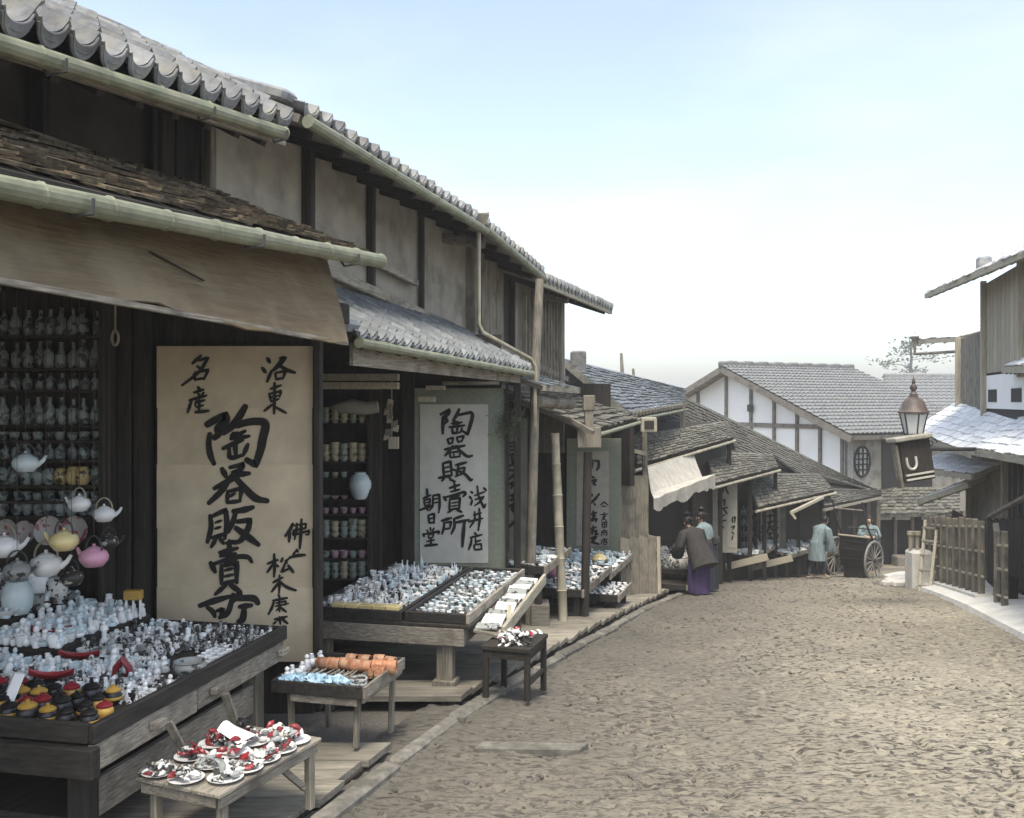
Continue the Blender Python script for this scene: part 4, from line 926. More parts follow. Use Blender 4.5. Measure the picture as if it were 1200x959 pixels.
T3 = [(15, (40, 225), (76, 214)), (14, (45, 246), (86, 240), (80, 268), (46, 270)), (18, (45, 300), (92, 292), (90, 342), (60, 350), (55, 312)), (15, (40, 372), (80, 360)), (18, (40, 402), (95, 405), (62, 440), (36, 462)), (16, (30, 502), (70, 480), (52, 522)), (18, (85, 520), (112, 546)),
      (18, (45, 572), (72, 560), (60, 600), (40, 600)), (20, (35, 642), (76, 620), (60, 658), (82, 690), (76, 735), (40, 776))]
T4 = [(16, (220, 186), (216, 250)), (18, (235, 192), (265, 195), (265, 240), (250, 262)), (16, (215, 310), (232, 320)), (18, (210, 342), (247, 335), (225, 360), (242, 375)), (14, (215, 440), (216, 460)), (18, (270, 440), (235, 482), (205, 512)), (14, (230, 512), (241, 525)),
      (16, (210, 592), (250, 580)), (16, (225, 570), (226, 620)), (16, (240, 602), (205, 642)), (16, (215, 642), (250, 625), (244, 650)), (16, (205, 702), (247, 690)), (16, (225, 680), (216, 742)), (16, (210, 722), (250, 715), (240, 745), (262, 740)), (20, (210, 772), (246, 760), (215, 800), (266, 816))]
T4b = [(10, (280, 522), (305, 500), (336, 525)), (8, (290, 531), (322, 535)), (8, (305, 578), (306, 590)), (9, (280, 596), (335, 590)), (9, (310, 590), (296, 625), (326, 640)), (9, (320, 602), (285, 642)), (9, (290, 655), (292, 690)), (9, (290, 655), (326, 650), (325, 690)), (7, (290, 671), (325, 668)), (7, (308, 652), (308, 690)), (8, (292, 690), (325, 688)),
       (8, (305, 705), (306, 715)), (9, (285, 721), (331, 715)), (9, (288, 730), (288, 756)), (9, (288, 730), (328, 728), (326, 756)), (7, (300, 740), (316, 750)), (8, (305, 770), (309, 778)), (9, (288, 786), (336, 778)), (9, (292, 786), (282, 816)), (8, (308, 785), (310, 800)), (8, (310, 796), (326, 792)), (8, (300, 800), (302, 818)), (8, (300, 800), (328, 798), (326, 818)), (8, (302, 818), (326, 817))]
T5 = [(16, (570, 332), (576, 372)), (16, (578, 334), (632, 330), (626, 372)), (12, (580, 352), (626, 346)), (12, (602, 334), (602, 372)), (16, (570, 408), (640, 396)), (16, (606, 385), (606, 432)), (16, (585, 462), (642, 450)), (18, (612, 440), (596, 492)), (14, (590, 502), (636, 490)), (16, (600, 500), (580, 545)), (16, (612, 505), (640, 540)), (14, (585, 560), (630, 552)), (16, (605, 545), (605, 590)), (16, (590, 600), (625, 590), (610, 640)),
      (12, (655, 455), (676, 450)), (12, (665, 445), (662, 480)), (12, (650, 512), (680, 505)), (12, (668, 500), (655, 545)), (12, (655, 570), (675, 565), (668, 600)), (12, (530, 495), (552, 490)), (12, (540, 485), (538, 525)), (12, (528, 545), (552, 540), (545, 575)), (12, (535, 590), (550, 586), (540, 620))]
T6 = [(14, (190, 160), (235, 150)), (14, (205, 140), (200, 200)), (14, (222, 160), (245, 215)), (16, (160, 275), (165, 320)), (16, (165, 278), (215, 265), (212, 315)), (14, (190, 250), (190, 330)), (14, (165, 345), (240, 330)), (16, (200, 335), (160, 390)), (16, (205, 345), (235, 385)), (14, (165, 405), (215, 395)), (16, (190, 390), (188, 450)), (14, (160, 455), (225, 440)), (16, (170, 470), (200, 500), (170, 530)),
      (14, (280, 420), (282, 460)), (14, (280, 420), (305, 412), (300, 460)), (12, (270, 500), (300, 490), (285, 520)), (12, (275, 540), (296, 560)), (12, (285, 575), (275, 610))]

def hanging(label, cat, name, px0, px1, py0, py1, d, mt, t=.03, group=None):
    p = U((px0+px1)/2, py1, d); s = thing(name, label, cat, (p.x, d, p.z), group); a = U(px0, py1, d); c = U(px1, py0, d)
    b = MB(); b.abox(a.x, c.x, d, d+t, a.z, c.z, .004); obj('board', b, mt, s); return s
def panel(s, name, px0, px1, py0, py1, d, y, mt, t=.004):
    a = U(px0, py1, d); c = U(px1, py0, d); b = MB(); b.abox(a.x, c.x, y, y+t, a.z, c.z); return obj(name, b, mt, s)
s1 = hanging('tall tea coloured paper sign with big black brush lettering behind the nearest table', 'sign', 'shop_sign', 182, 369, 404, 775, 6.5, M['dark'], .03, 'tall lettered shop signs')
for k, (a, c) in enumerate(((406, 478), (476.5, 546), (544.5, 619), (617.5, 690), (688.5, 775))): panel(s1, 'paper_sheet', 184.5+.6*(k % 2), 367-.8*(k % 2), a, c, 6.5, 6.488+.0022*(k % 2), M['paper'])
b = MB(); a = U(367.5, 775, 6.48); c = U(373, 403, 6.48); b.abox(a.x, c.x, 6.46, 6.53, a.z, c.z, .004); obj('edge_post', b, M['dark'], s1)
for k, (sc, org, w, st) in T1.items(): brush(s1, 'lettering', st, sc, org, 6.485, 6.484, w)
s2 = hanging('grey green sign with white lettered sheet in the middle, behind the second table', 'sign', 'shop_sign', 474, 594, 455, 690, 10.42, M['mount'], .03, 'tall lettered shop signs')
panel(s2, 'paper_sheet', 492, 572, 474, 660, 10.4, 10.408, M['paper_grey'])
b = MB(); a = U(592.5, 700, 10.4); c = U(596, 450, 10.4); b.abox(a.x, c.x, 10.38, 10.45, a.z, c.z); obj('edge_post', b, M['dark'], s2)
for k, (sc, org, w, st) in T2.items(): brush(s2, 'lettering', st, sc, org, 10.4, 10.404, w)
s3 = hanging('narrow dull cloth strip with cursive lettering hanging beside the pine sprig', 'hanging cloth', 'lettered_cloth', 596.5, 618, 490, 668, 11.3, M['mount_dull'], .012)
[brush(s3, 'lettering', q, 5.65, (590, 480), 11.3, 11.296, 15) for q in (T3[:2], T3[2:4], T3[4:7], T3[7:])]
s4 = hanging('grey green sign with a narrow lettered sheet behind the dark post of the third shop', 'sign', 'shop_sign', 664, 728, 514, 652, 16.25, M['mount'], .04, 'tall lettered shop signs')
panel(s4, 'paper_sheet', 675.5, 713.5, 529, 640, 16.24, 16.238, M['paper_old'])
[brush(s4, 'lettering', q, 6.39, (660, 510), 16.24, 16.232, 16) for q in (T4[:2], T4[2:4], T4[4:7], T4[7:11], T4[11:])]; [brush(s4, 'lettering', q, 6.39, (660, 510), 16.24, 16.232, 9) for q in (T4b[:2], T4b[2:6], T4b[6:11], T4b[11:16], T4b[16:])]
s5 = hanging('pale lettered board between dark openings, half way to the rickshaw', 'sign', 'shop_sign', 887, 921, 580, 645, 25.6, M['mount_dull'], .05, 'tall lettered shop signs')
panel(s5, 'paper_sheet', 889, 914, 584, 643, 25.6, 25.59, M['paper_old'], .006); [brush(s5, 'lettering', q, 7.375, (820, 550), 25.6, 25.582, 14) for q in (T5[:15], T5[15:20], T5[20:])]
s6 = hanging('faded lettered strip hanging right of the canvas awning, beside the woman', 'sign', 'shop_sign', 831, 864, 562, 648, 22.2, M['paper_old'], .03, 'tall lettered shop signs')
panel(s6, 'paper_sheet', 852, 863, 586, 642, 22.2, 22.19, M['paper_old'], .006); [brush(s6, 'lettering', q, 7.375, (820, 550), 22.2, 22.182, 14) for q in (T6[:13], T6[13:])]

# ------------------------------------------------------------------ pottery shapes (base at z = 0, sizes in metres)
def lat(name, prof, m, n=12, extra=None):
    b = MB(); b.lathe(prof, n)
    if extra: extra(b)
    return b.mesh(name, m, True)
P_BOT = [(.030, 0), (.036, .01), (.040, .05), (.038, .10), (.022, .125), (.014, .14), (.013, .175), (.018, .18), (.012, .181)]
P_CUP = [(.022, 0), (.03, .008), (.037, .04), (.040, .062), (.036, .062), (.028, .02), (0, .015)]
P_STACK = [(.03, 0), (.045, .03), (.046, .055), (.036, .06), (.046, .09), (.047, .115), (.037, .12), (.047, .15), (.048, .18), (.04, .18), (0, .15)]
P_JAR = [(.05, 0), (.075, .03), (.085, .09), (.075, .15), (.055, .175), (.06, .185), (.045, .186)]
P_FIG = [(.020, 0), (.022, .006), (.017, .03), (.016, .042), (.010, .050), (.007, .053), (.0125, .060), (.0125, .069), (.006, .076), (0, .078)]
P_FIG2 = [(.014, 0), (.017, .004), (.024, .022), (.020, .036), (.010, .046), (.013, .056), (.011, .066), (.013, .072), (.010, .073), (0, .06)]
P_BOWL = [(.03, 0), (.035, .008), (.06, .03), (.072, .05), (.068, .052), (.05, .028), (0, .016)]
P_PLATE = [(.05, 0), (.06, .006), (.11, .022), (.112, .025), (.06, .012), (0, .01)]
def duck(b):
    b.lathe([(0, .0), (.018, .006), (.022, .018), (.016, .03), (0, .034)], 10, (0, 0, 0), 1.5, 1)
    b.lathe([(0, .0), (.010, .006), (.011, .014), (0, .022)], 8, (.026, 0, .028)); b.tube([(.034, 0, .038), (.048, 0, .036)], [.004, .001], 5)
    b.tube([(-.025, 0, .02), (-.042, 0, .036)], [.008, .002], 5)
def fig3(b):   # seated figure holding something
    b.lathe([(.024, 0), (.026, .008), (.02, .024), (.013, .036), (.006, .04)], 9); b.lathe([(0, 0), (.010, .004), (.012, .012), (.008, .021), (0, .023)], 8, (0, 0, .038))
    b.tube([(.018, -.01, .022), (.026, -.012, .03), (.022, -.016, .042)], [.006, .006, .004], 5)
def mesh_of(fn, m):
    b = MB(); fn(b); return b.mesh('piece', m, True)
def boat(b):
    b.sheet(lambda u, v: ((u-.5)*.17, (v-.5)*.05*(1-(2*u-1)**2*.75), .012+.020*(2*u-1)**2+.022*abs(2*v-1)**2), 10, 4, .004)
def shell(b):
    b.sheet(lambda u, v: (.024*math.cos((u-.5)*2.6)*(v+.12), .024*math.sin((u-.5)*2.6)*(v+.12), .010*math.sin(math.pi*v*.9)*(1+.18*math.sin(u*26))), 12, 4, .002)
def whelk(b):
    b.tube([(-.03, 0, .008), (-.015, .002, .012), (.0, 0, .014), (.014, -.001, .012), (.028, 0, .008)], [.003, .011, .014, .009, .002], 7)
def put(name, me, p, label, cat, group, rz=None, sc=1, tilt=0):
    o = link(name, me, None, p, (tilt*random.uniform(-1, 1), tilt*random.uniform(-1, 1), random.uniform(0, 6.28) if rz is None else rz), sc*random.uniform(.92, 1.08) if not isinstance(sc, tuple) else sc)
    return tag(o, label, cat, group)
def table_frame(p, ang): # origin at near right corner; u along the street, v inwards (left)
    u = Vector((math.sin(ang), math.cos(ang), 0)); v = Vector((-math.cos(ang), math.sin(ang), 0)); return lambda a, c, z: Vector(p)+u*a+v*c+UP*z, u, v

# ------------------------------------------------------------------ shelves of the first shop
def shelf(label, x0, x1, y, zs, depth, z_bot, z_top, m, base):
    s = thing('wall_shelf', label, 'shelf', (x0, y, base)); 
    for z in zs:
        b = MB(); b.abox(x0, x1, y-depth, y, z-.018, z); obj('shelf_board', b, m, s)
    for x in (x0-.02, x1): b = MB(); b.abox(x, x+.03, y-depth-.004, y, z_bot, z_top); obj('side_board', b, m, s)
    b = MB(); b.abox(x0, x1, y, y+.02, z_bot, z_top); obj('back_board', b, m, s)
    return s
rowsy = [394, 432, 457, 498, 516, 538, 568, 586, 604]
zs = [(HZ-y)/F*6.28 for y in rowsy]
shelf('dark wall shelf of the nearest shop, packed with bottles and jars', -3.75, -2.73, 6.42, zs, .22, -1.95, .75, M['dark'], -1.95)
me_b = lat('piece', P_BOT, M['bottle']); me_b2 = lat('piece', [(r*.9, z*.62) for r, z in P_BOT], M['bottle']); me_j = lat('piece', [(r*.55, z*.62) for r, z in P_JAR], M['bottle_tan']); me_j2 = lat('piece', [(r*.55, z*.62) for r, z in P_JAR], M['bottle'])
me_c = lat('piece', P_CUP, M['bottle'])
rown = ['topmost', 'second', 'third', 'fourth', 'fifth', 'sixth', 'seventh', 'eighth', 'ninth']
for r, z in enumerate(zs):
    for i in range(13):
        x = -3.70+i*.0765+random.uniform(-.008, .008); y = 6.28+random.uniform(-.03, .03)
        me, nm_, sc = (me_b, 'bottle', 1) if r in (0, 1, 3) else (me_b2, 'bottle', 1) if r in (2, 5) else (me_c, 'cup', .9) if r in (4, 7) else (me_j if (i in (9, 10, 11) and r == 6) else me_j2, 'jar', 1)
        tan = me is me_j
        put(nm_, me, (x, y, z), ('ochre banded jar among dark jars on the seventh shelf of the nearest shop' if tan else 'dark glazed %s on the %s shelf from the top in the nearest shop' % (nm_, rown[r])), nm_, 'ochre jars on the seventh shelf' if tan else '%ss on the %s shelf of the nearest shop' % (nm_, rown[r]), sc=sc)

# ------------------------------------------------------------------ teapots on cords, plates
def teapot(px, py, d, r, m, label, rz=0, cord=True):
    p = U(px, py, d); h = r*1.45; t = thing('teapot', label, 'teapot', (p.x, p.y, p.z-h*.5), 'teapots hung on cords in the nearest shop')
    c = Vector((p.x, p.y, p.z-h*.5)); b = MB(); b.lathe([(r*.55, 0), (r*.62, .02*r), (r*.95, h*.3), (r, h*.48), (r*.86, h*.72), (r*.5, h*.86), (r*.45, h*.88)], 18, c); obj('body', b, m, t, True)
    b = MB(); b.lathe([(r*.48, h*.86), (r*.46, h*.90), (r*.2, h*.98), (r*.08, h), (r*.12, h*1.06), (r*.08, h*1.11), (0, h*1.12)], 12, c); obj('lid', b, m, t, True)
    ex = Vector((math.cos(rz), math.sin(rz), 0)); b = MB()
    b.tube([c+ex*r*.85+UP*h*.38, c+ex*r*1.25+UP*h*.58, c+ex*r*1.5+UP*h*.86], [r*.22, r*.15, r*.10], 8); obj('spout', b, m, t, True)
    b = MB(); b.tube([c+ex*r*.7*math.cos(a)+UP*(h*.80+r*1.0*math.sin(a)) for a in [math.pi*k/12 for k in range(13)]], r*.07, 6); obj('bail_handle', b, M['iron'] if m is not M['porc'] else M['bamboo_dry'], t, True)
    if cord:
        top = c+UP*(h*.80+r*1.0); b = MB(); b.tube([top, top+UP*(.62-top.z)], .0018, 5)
        tag(obj('cord', b, M['cord'], None, base=top), 'thin cord holding up the '+label.split(' hung')[0].split(' standing')[0], 'cord', 'cords of the hanging teapots')
teapot(30, 542, 5.6, .078, M['porc_blue'], 'bluish white teapot hung highest, before the dark bottles', .15)
teapot(93, 590, 5.7, .066, M['porc'], 'small white teapot hung level with the ochre jars', 2.9)
teapot(122, 602, 5.7, .066, M['porc'], 'small white teapot hung rightmost, next to the dark posts', .3)
teapot(75, 633, 5.3, .080, M['cream'], 'cream yellow teapot hung in front of the red patterned plates', 3.0)
teapot(110, 652, 5.3, .080, M['pink'], 'pink teapot hung lowest at the right', 2.8)
teapot(5, 640, 5.3, .085, M['porc'], 'round white teapot cut by the left edge of the picture', .2)
teapot(54, 661, 5.4, .092, M['porc'], 'white teapot hung just over the crowded table back', .1)
teapot(20, 668, 5.25, .075, M['porc_shade'], 'grey teapot hung low at the left, over the jars', .3)
teapot(84, 676, 5.6, .07, M['porc_dark'], 'dark teapot hung low between white and pink ones', 2.9)
teapot(128, 634, 5.9, .06, M['porc_dark'], 'dark teapot hung nearest the dark posts', .2)
me_pl = lat('piece', P_PLATE, M['platered'], 24)
for i, (px, py, d, lab) in enumerate(((58, 622, 5.9, 'largest plate with red blossoms standing upright behind the cream teapot'), (88, 622, 5.92, 'grey rimmed plate with red blossoms standing right of the largest one'), (29, 624, 5.95, 'small plate with red blossoms standing left of the largest one'), (8, 622, 5.95, 'dim plate with red blossoms at the left edge of the picture'))):
    p = U(px, py, d); o = link('plate', me_pl, None, p, (R(80), 0, random.uniform(-.1, .1)), (.82, .82, .65, .65)[i]); tag(o, lab, 'plate')
b = MB(); p = U(135, 404, 5.7); b.tube([p+UP*.28, p+UP*.08], .006, 6); b.tube([p+Vector((.02*math.sin(a), 0, .04-.045*math.cos(a)+.0)) for a in [k*math.pi/6 for k in range(13)]], .009, 6)
tag(obj('rope_loop', b, M['rope'], None, True, base=p), 'short looped straw rope dangling below the awning in front of the posts', 'rope')
# ------------------------------------------------------------------ FIRST DISPLAY TABLE
TP = Vector((-1.845, 4.15, -1.47)); AT = R(12.4); tb, tu, tv = table_frame(TP, AT); TL = 1.90; TW = 2.3
t1 = thing('display_table', 'large nearest display table with a black tray edge over weathered boards', 'table', (TP.x, TP.y, gz(4.2)))
gz1 = gz(4.5)
def tbox(name, a0, a1, c0, c1, z0, z1, m, parent=t1, ch=.006):
    b = MB(); b.box(tb((a0+a1)/2, (c0+c1)/2, (z0+z1)/2), tu*(a1-a0)/2, tv*(c1-c0)/2, UP*(z1-z0)/2, ch); return obj(name, b, m, parent)
tbox('tray_bottom', .03, TL-.03, .03, TW, -.05, -.02, M['dark_s'])
tbox('tray_edge', 0, TL, 0, .035, -.055, .035, M['black']); tbox('tray_edge', 0, .035, .037, TW, -.055, .035, M['dark_x']); tbox('tray_edge', TL-.035, TL, .037, TW, -.055, .03, M['dark_x'])
tbox('side_board', .01, .86, .012, .045, -.185, -.058, M['wood_s']); tbox('side_board', .875, TL-.02, .016, .05, -.18, -.058, M['wood_s'])
for a in (.42, .98, 1.78): tbox('batten_block', a, a+.10, -.028, .012, -.135, -.095, M['wood_s'])
tbox('end_beam', -.035, .03, -.01, TW, -.20, -.065, M['dark_x'])  # shade of the near end put into the colour: darker wood
for a, c in ((.10, .12), (1.72, .12), (.1, 1.6), (1.72, 1.6)): tbox('leg', a, a+.10, c, c+.10, gz1+.05-TP.z, -.2, M['wood_z'] if a > 1 and c < 1 else M['dark'])  # shaded legs painted in dark wood, the lit one lighter
tbox('stretcher', .2, 1.72, .14, .18, -.48, -.30, M['wood_s']); tbox('stretcher', .2, 1.72, 1.63, 1.68, -.5, -.35, M['dark_s'])
tbox('shelf_under', .2, 1.8, .25, 1.6, -.52, -.49, M['dark_s'])
def tier(name, a0, a1, c0, c1, z): tbox(name, a0, a1, c0, c1, -.02, z, M['dark_x'])
tier('tier', .95, TL-.04, .95, 1.45, .07); tier('tier', 1.15, TL-.04, 1.45, 2.25, .16); tier('tier', 1.18, TL-.05, 1.76, 2.24, .25)
def tz(a, c): return (.162 if a > 1.16 and c > 1.46 else .072 if a > .96 and c > .96 else -.018)
b = MB(); p = tb(.52, -.03, -.24); b.beam(p-UP*.12+tu*.10-tv*.06, p+UP*.12+tv*.0, .05, .018, up=tu, ch=.004)
tag(obj('wooden_stick', b, M['wood_z'], None, base=p-UP*.12), 'short wooden stick leaning on the side board of the nearest table', 'stick')
b = MB(); p = tb(1.05, -.04, -.30); b.beam(p-UP*.05+tu*.05-tv*.05, p+UP*.16, .05, .018, up=tu, ch=.004)
tag(obj('wooden_stick', b, M['wood_z'], None, base=p), 'shorter stick leaning behind the dark shell pile on the low bench', 'stick')

FIGS = {k: [lat('piece', P_FIG, M[k], 9), lat('piece', P_FIG2, M[k], 9), mesh_of(duck, M[k]), mesh_of(fig3, M[k]), lat('piece', [(r*.62, z*.7) for r, z in P_CUP], M[k], 10), lat('piece', [(r*.42, z*.6) for r, z in P_BOWL], M[k], 10)] for k in ('porc', 'porc_blue', 'porc_ink', 'porc_dark', 'red', 'porc_shade')}
# jars with lids at the near end
JB = [(.030, 0), (.037, .006), (.046, .03), (.046, .052), (.036, .068), (.034, .07)]; JL = [(.040, .07), (.041, .078), (.026, .09), (.008, .094), (.010, .103), (0, .108)]
jm = {(a, c): (lat('piece', JB, M[a], 14), lat('piece', JL, M[c], 14)) for a, c in (('blackware', 'yellow'), ('blackware', 'blackware'), ('yellow', 'red'), ('blackware', 'red'), ('yellow', 'blackware'))}
jband = lat('piece', [(.047, .028), (.0485, .03), (.0485, .042), (.047, .044)], M['yellow'], 14)
desc = {('blackware', 'yellow'): 'black jar with a yellow lid', ('blackware', 'blackware'): 'all black lidded jar', ('yellow', 'red'): 'yellow jar with a red lid', ('blackware', 'red'): 'black jar with a red lid', ('yellow', 'blackware'): 'yellow jar with a black lid'}
ks = list(jm)
i = 0
for a in (.10, .205, .31, .415):
    for c in [.11+.105*k for k in range(9)]:
        if a > .3 and c < .2: continue
        k = ks[(1, 0, 1, 3, 1, 2, 0, 1, 4, 3, 1)[(i*5+int(a*20)) % 11]]; i += 1
        p = tb(a+random.uniform(-.01, .01), c+random.uniform(-.012, .012), -.018); sc = random.uniform(.85, 1.08)
        t = thing('lidded_jar', '%s in the %s row of jars, first table' % (desc[k], ('front', 'second', 'third', 'back')[min(3, int((a-.09)/.1))]), 'jar', p, '%ss in the %s jar row' % (desc[k], ('front', 'second', 'third', 'back')[min(3, int((a-.09)/.1))]))
        t.rotation_euler.z = random.uniform(0, 6)
        link('body', jm[k][0], t, sc=sc); link('lid', jm[k][1], t, sc=sc)
        if k[0] == 'blackware' and i % 2: link('band', jband, t, sc=sc)
b = MB(); p = tb(.22, .62, .06); b.box(p, tu*.012+tv*.012+UP*.0, tv*.03, UP*.09+tu*.06, .003)
tag(obj('price_slip', b, M['porc'], None, base=p), 'white upright card slip leaning among the black and yellow jars', 'card')

occupied = [(.93, .10, .12), (.62, .72, .11), (.98, .83, .11), (.80, .42, .10), (1.0, .42, .03)]
def crowd(n, a0, a1, c0, c1, sp, kinds, label, group, name='figurine', cat='figurine', sc=1.0, cond=None, tall=1.0):
    """pieces set close together in loose rows"""
    made = 0; a = a0; r = 0
    while a < a1:
        c = c0+(sp*.5 if r % 2 else 0)
        while c < c1:
            aa = a+random.uniform(-.3, .3)*sp; cc = c+random.uniform(-.3, .3)*sp; c += sp
            if any((aa-x)**2+(cc-y)**2 < q*q for x, y, q in occupied) or (cond and not cond(aa, cc)): continue
            k = random.choice(kinds); me = FIGS[k][random.choice((0, 1, 2, 3, 3, 4, 4, 5))]
            z = tz(aa, cc); s = sc*random.uniform(.75, 1.25)
            sh = ('robed figure', 'gourd vase', 'duck', 'seated figure', 'little cup', 'flat dish')[FIGS[k].index(me)]; cn = {'porc': 'white', 'porc_blue': 'pale blue', 'porc_ink': 'brush marked', 'porc_dark': 'dark', 'red': 'red', 'porc_shade': 'grey'}[k]
            put(sh.replace(' ', '_') if sh != 'duck' else 'ornamental_duck', me, tb(aa, cc, z), cn+' '+sh+' '+label, {'duck': 'ornament', 'gourd vase': 'vase', 'little cup': 'cup', 'flat dish': 'dish'}.get(sh, 'figurine'), cn+' '+sh+'s '+group, rz=None, tilt=.12, sc=(s*random.uniform(.85, 1.2), s, s*tall*random.uniform(.8, 1.2))); made += 1
        a += sp; r += 1
    return made
vis = lambda a, c: (lambda p: p.x/p.y > -.56)(tb(a, c, 0))
crowd(0, .50, .74, .06, 1.0, .038, ('porc_ink', 'porc_dark', 'porc', 'porc'), 'right behind the jars of the first table', 'behind the jars', sc=.85, cond=vis)
crowd(0, .74, 1.06, .28, 1.4, .040, ('porc', 'porc_blue', 'porc_blue', 'porc_ink', 'porc'), 'in the crowded middle of the first table', 'mid table', sc=1.12, cond=vis)
crowd(0, 1.06, 1.56, .42, .96, .042, ('porc_ink', 'porc', 'porc_dark', 'porc_ink', 'porc_shade'), 'standing in front of the big lettered sign', 'before the lettered sign', sc=1.08, cond=vis)
crowd(0, 1.02, 1.86, .98, 1.46, .048, ('porc', 'porc_blue', 'porc_blue', 'porc'), 'on the raised step of the first table', 'on the raised step', sc=1.3, cond=vis)
crowd(0, 1.2, 1.86, 1.48, 2.0, .075, ('porc', 'porc_blue', 'porc_ink'), 'on the topmost step of the first table', 'on the topmost step', sc=1.5, cond=vis)
crowd(0, 1.57, 1.86, .46, .96, .042, ('porc_ink', 'porc_blue', 'porc_dark', 'porc'), 'at the very foot of the big lettered sign', 'at the sign foot', sc=1.05, cond=vis)
crowd(0, 1.38, 1.86, .08, .46, .042, ('porc_shade', 'porc_dark', 'porc_dark', 'porc_ink'), 'in the far right corner of the first table', 'in the far right corner', sc=.75, cond=vis)
me_cup = lat('piece', [(r*.62, z*.62) for r, z in P_CUP], M['porc'], 10)
for i in range(9):         # white cups in two rows along the edge
    for j in range(3): put('tea_cup', me_cup, tb(1.06+i*.048, .10+j*.05, -.018), 'tiny white cup in the neat rows near the table edge, behind the grey bowl', 'cup', 'white cups in neat rows', sc=.9)
for i in range(42): 
    a = random.uniform(.40, .80); c = random.uniform(.05, .26)
    if (a-.93)**2+(c-.1)**2 < .013: continue
    put('pebble_ornament', FIGS['porc_ink' if i % 2 else 'porc_shade'][2+i % 2], tb(a, c, -.018), 'tiny speckled ornament in the heap at the near edge, before the grey bowl', 'ornament', 'tiny speckled ornaments', sc=.55)
me_bigbowl = lat('piece', [(.05, 0), (.062, .008), (.085, .035), (.088, .06), (.080, .075), (.086, .082), (.078, .082), (.07, .06), (0, .03)], M['porc_shade'], 24)
tag(link('bowl', me_bigbowl, None, tb(.93, .10, -.018)), 'wide grey bowl near the edge of the first table beside the white cup rows', 'bowl')
me_boat = mesh_of(boat, M['red'])
for a, c, lab in ((.62, .72, 'red boat shaped dish lying behind the jars'), (.98, .83, 'red boat shaped dish in the middle of the pale figurines'), (1.12, 1.12, 'red boat shaped dish on the raised back part, below the white stand')):
    tag(link('boat_dish', me_boat, None, tb(a, c, tz(a, c)+.02), (0, .1, random.uniform(.2, .6)), 1.25), lab, 'dish')
b = MB(); p = tb(.80, .42, -.018)
b.tube([p+Vector((-.04, 0, 0)), p+Vector((-.035, 0, .06)), p+Vector((0, 0, .105)), p+Vector((.035, 0, .06)), p+Vector((.04, 0, 0))], [.018, .02, .022, .02, .018], 8)
tag(obj('red_arch_ornament', b, M['red'], None, True, base=p), 'dark red arch shaped ornament standing among white pieces on the first table', 'ornament')
# large wares at the back left
def big(px, py, d, prof, m, name, lab, cat, sc=1, n=20):
    p = U(px, py, d); o = link(name, lat('piece', prof, M[m], n), None, p, (0, 0, random.uniform(0, 6)), sc); return tag(o, lab, cat)
tw = lambda a, c: tb(a, c, tz(a, c))
bigs = [(1.62, 1.62, P_JAR, 'porc', 'tall white jar at the right end of the raised back', 'jar', 1.15), (1.45, 1.60, P_JAR, 'porc_ink', 'brushwork box shaped jar left of the tall white jar', 'jar', .9), (1.50, 1.82, P_BOWL, 'porc_shade', 'grey footed bowl behind the table back', 'bowl', 1.5),
        (1.30, 1.60, P_FIG2, 'porc', 'large white draped figure on the table back', 'figurine', 2.0), (1.24, 1.86, P_JAR, 'porc_shade', 'squat grey jar below the hung white teapot', 'jar', .9), (1.40, 2.02, P_BOWL, 'porc', 'wide white bowl at the left back of the table', 'bowl', 1.6), (1.25, 2.12, P_JAR, 'porc_blue', 'pale blue jar at the left back corner of the table', 'jar', .8),
        (1.68, 1.95, P_JAR, 'porc_dark', 'dark jar standing at the very back of the table', 'jar', 1.1), (1.72, 1.78, P_BOT, 'porc', 'white bottle standing at the back of the first table', 'bottle', 1.1), (1.55, 2.16, P_BOT, 'porc_ink', 'brushed bottle at the left back of the first table', 'bottle', 1.1), (1.35, 1.75, P_BOWL, 'porc_ink', 'brushed bowl in the middle of the table back', 'bowl', 1.3),
        (1.75, 1.35, P_CUP, 'porc_blue', 'pale blue tall cup in front of the sign foot', 'cup', 1.5), (1.70, 1.15, P_BOWL, 'porc_blue', 'pale blue bowl set before the sign, left of the yellow box', 'bowl', .9), (1.56, 1.22, P_BOWL, 'porc_blue', 'second pale blue bowl set nearer than the one by the yellow box', 'bowl', .9)]
extra_w = [('bowl', P_BOWL), ('jar', P_JAR), ('cup', P_CUP), ('bowl', P_BOWL), ('jar', P_JAR)]
for i in range(26):
    a = 1.22+.11*(i % 6)+random.uniform(-.02, .02); c = 1.5+.13*(i // 6)+random.uniform(-.02, .02)
    k, pr = extra_w[i % 5]; m = ('porc', 'porc_shade', 'porc_ink', 'porc_blue', 'porc_dark')[(i*3+i//5) % 5]; p = tb(a, c, .162+(.09 if c > 1.75 else 0))
    if not vis(a, c): continue
    put(k, lat('piece', pr, M[m], 16), p, {'porc': 'white', 'porc_shade': 'grey', 'porc_ink': 'brush marked', 'porc_blue': 'pale blue', 'porc_dark': 'dark'}[m]+' '+k+' among the large wares at the table back', k, k+'s among the large wares', sc=1.5 if k == 'cup' else random.uniform(.75, 1.1))
for a, c, prof, m, lab, cat, sc in bigs:
    tag(link(cat if cat != 'figurine' else 'figurine', lat('piece', prof, M[m], 18), None, tw(a, c), (0, 0, random.uniform(0, 6)), sc), lab, cat)
t = thing('stacked_box', 'small yellow box on thin legs at the sign foot', 'box', tw(1.70, .97)); p = tw(1.70, .97)
b = MB(); b.box(p+UP*.155, (.055, 0, 0), (0, .03, 0), (0, 0, .03), .005); obj('box_body', b, M['yellow'], t)
for k in (-.045, .0, .045): b = MB(); b.beam(p+Vector((k, 0, 0)), p+Vector((k, 0, .125)), .012, .012, up=Vector((0, 1, 0))); obj('leg', b, M['porc'], t)

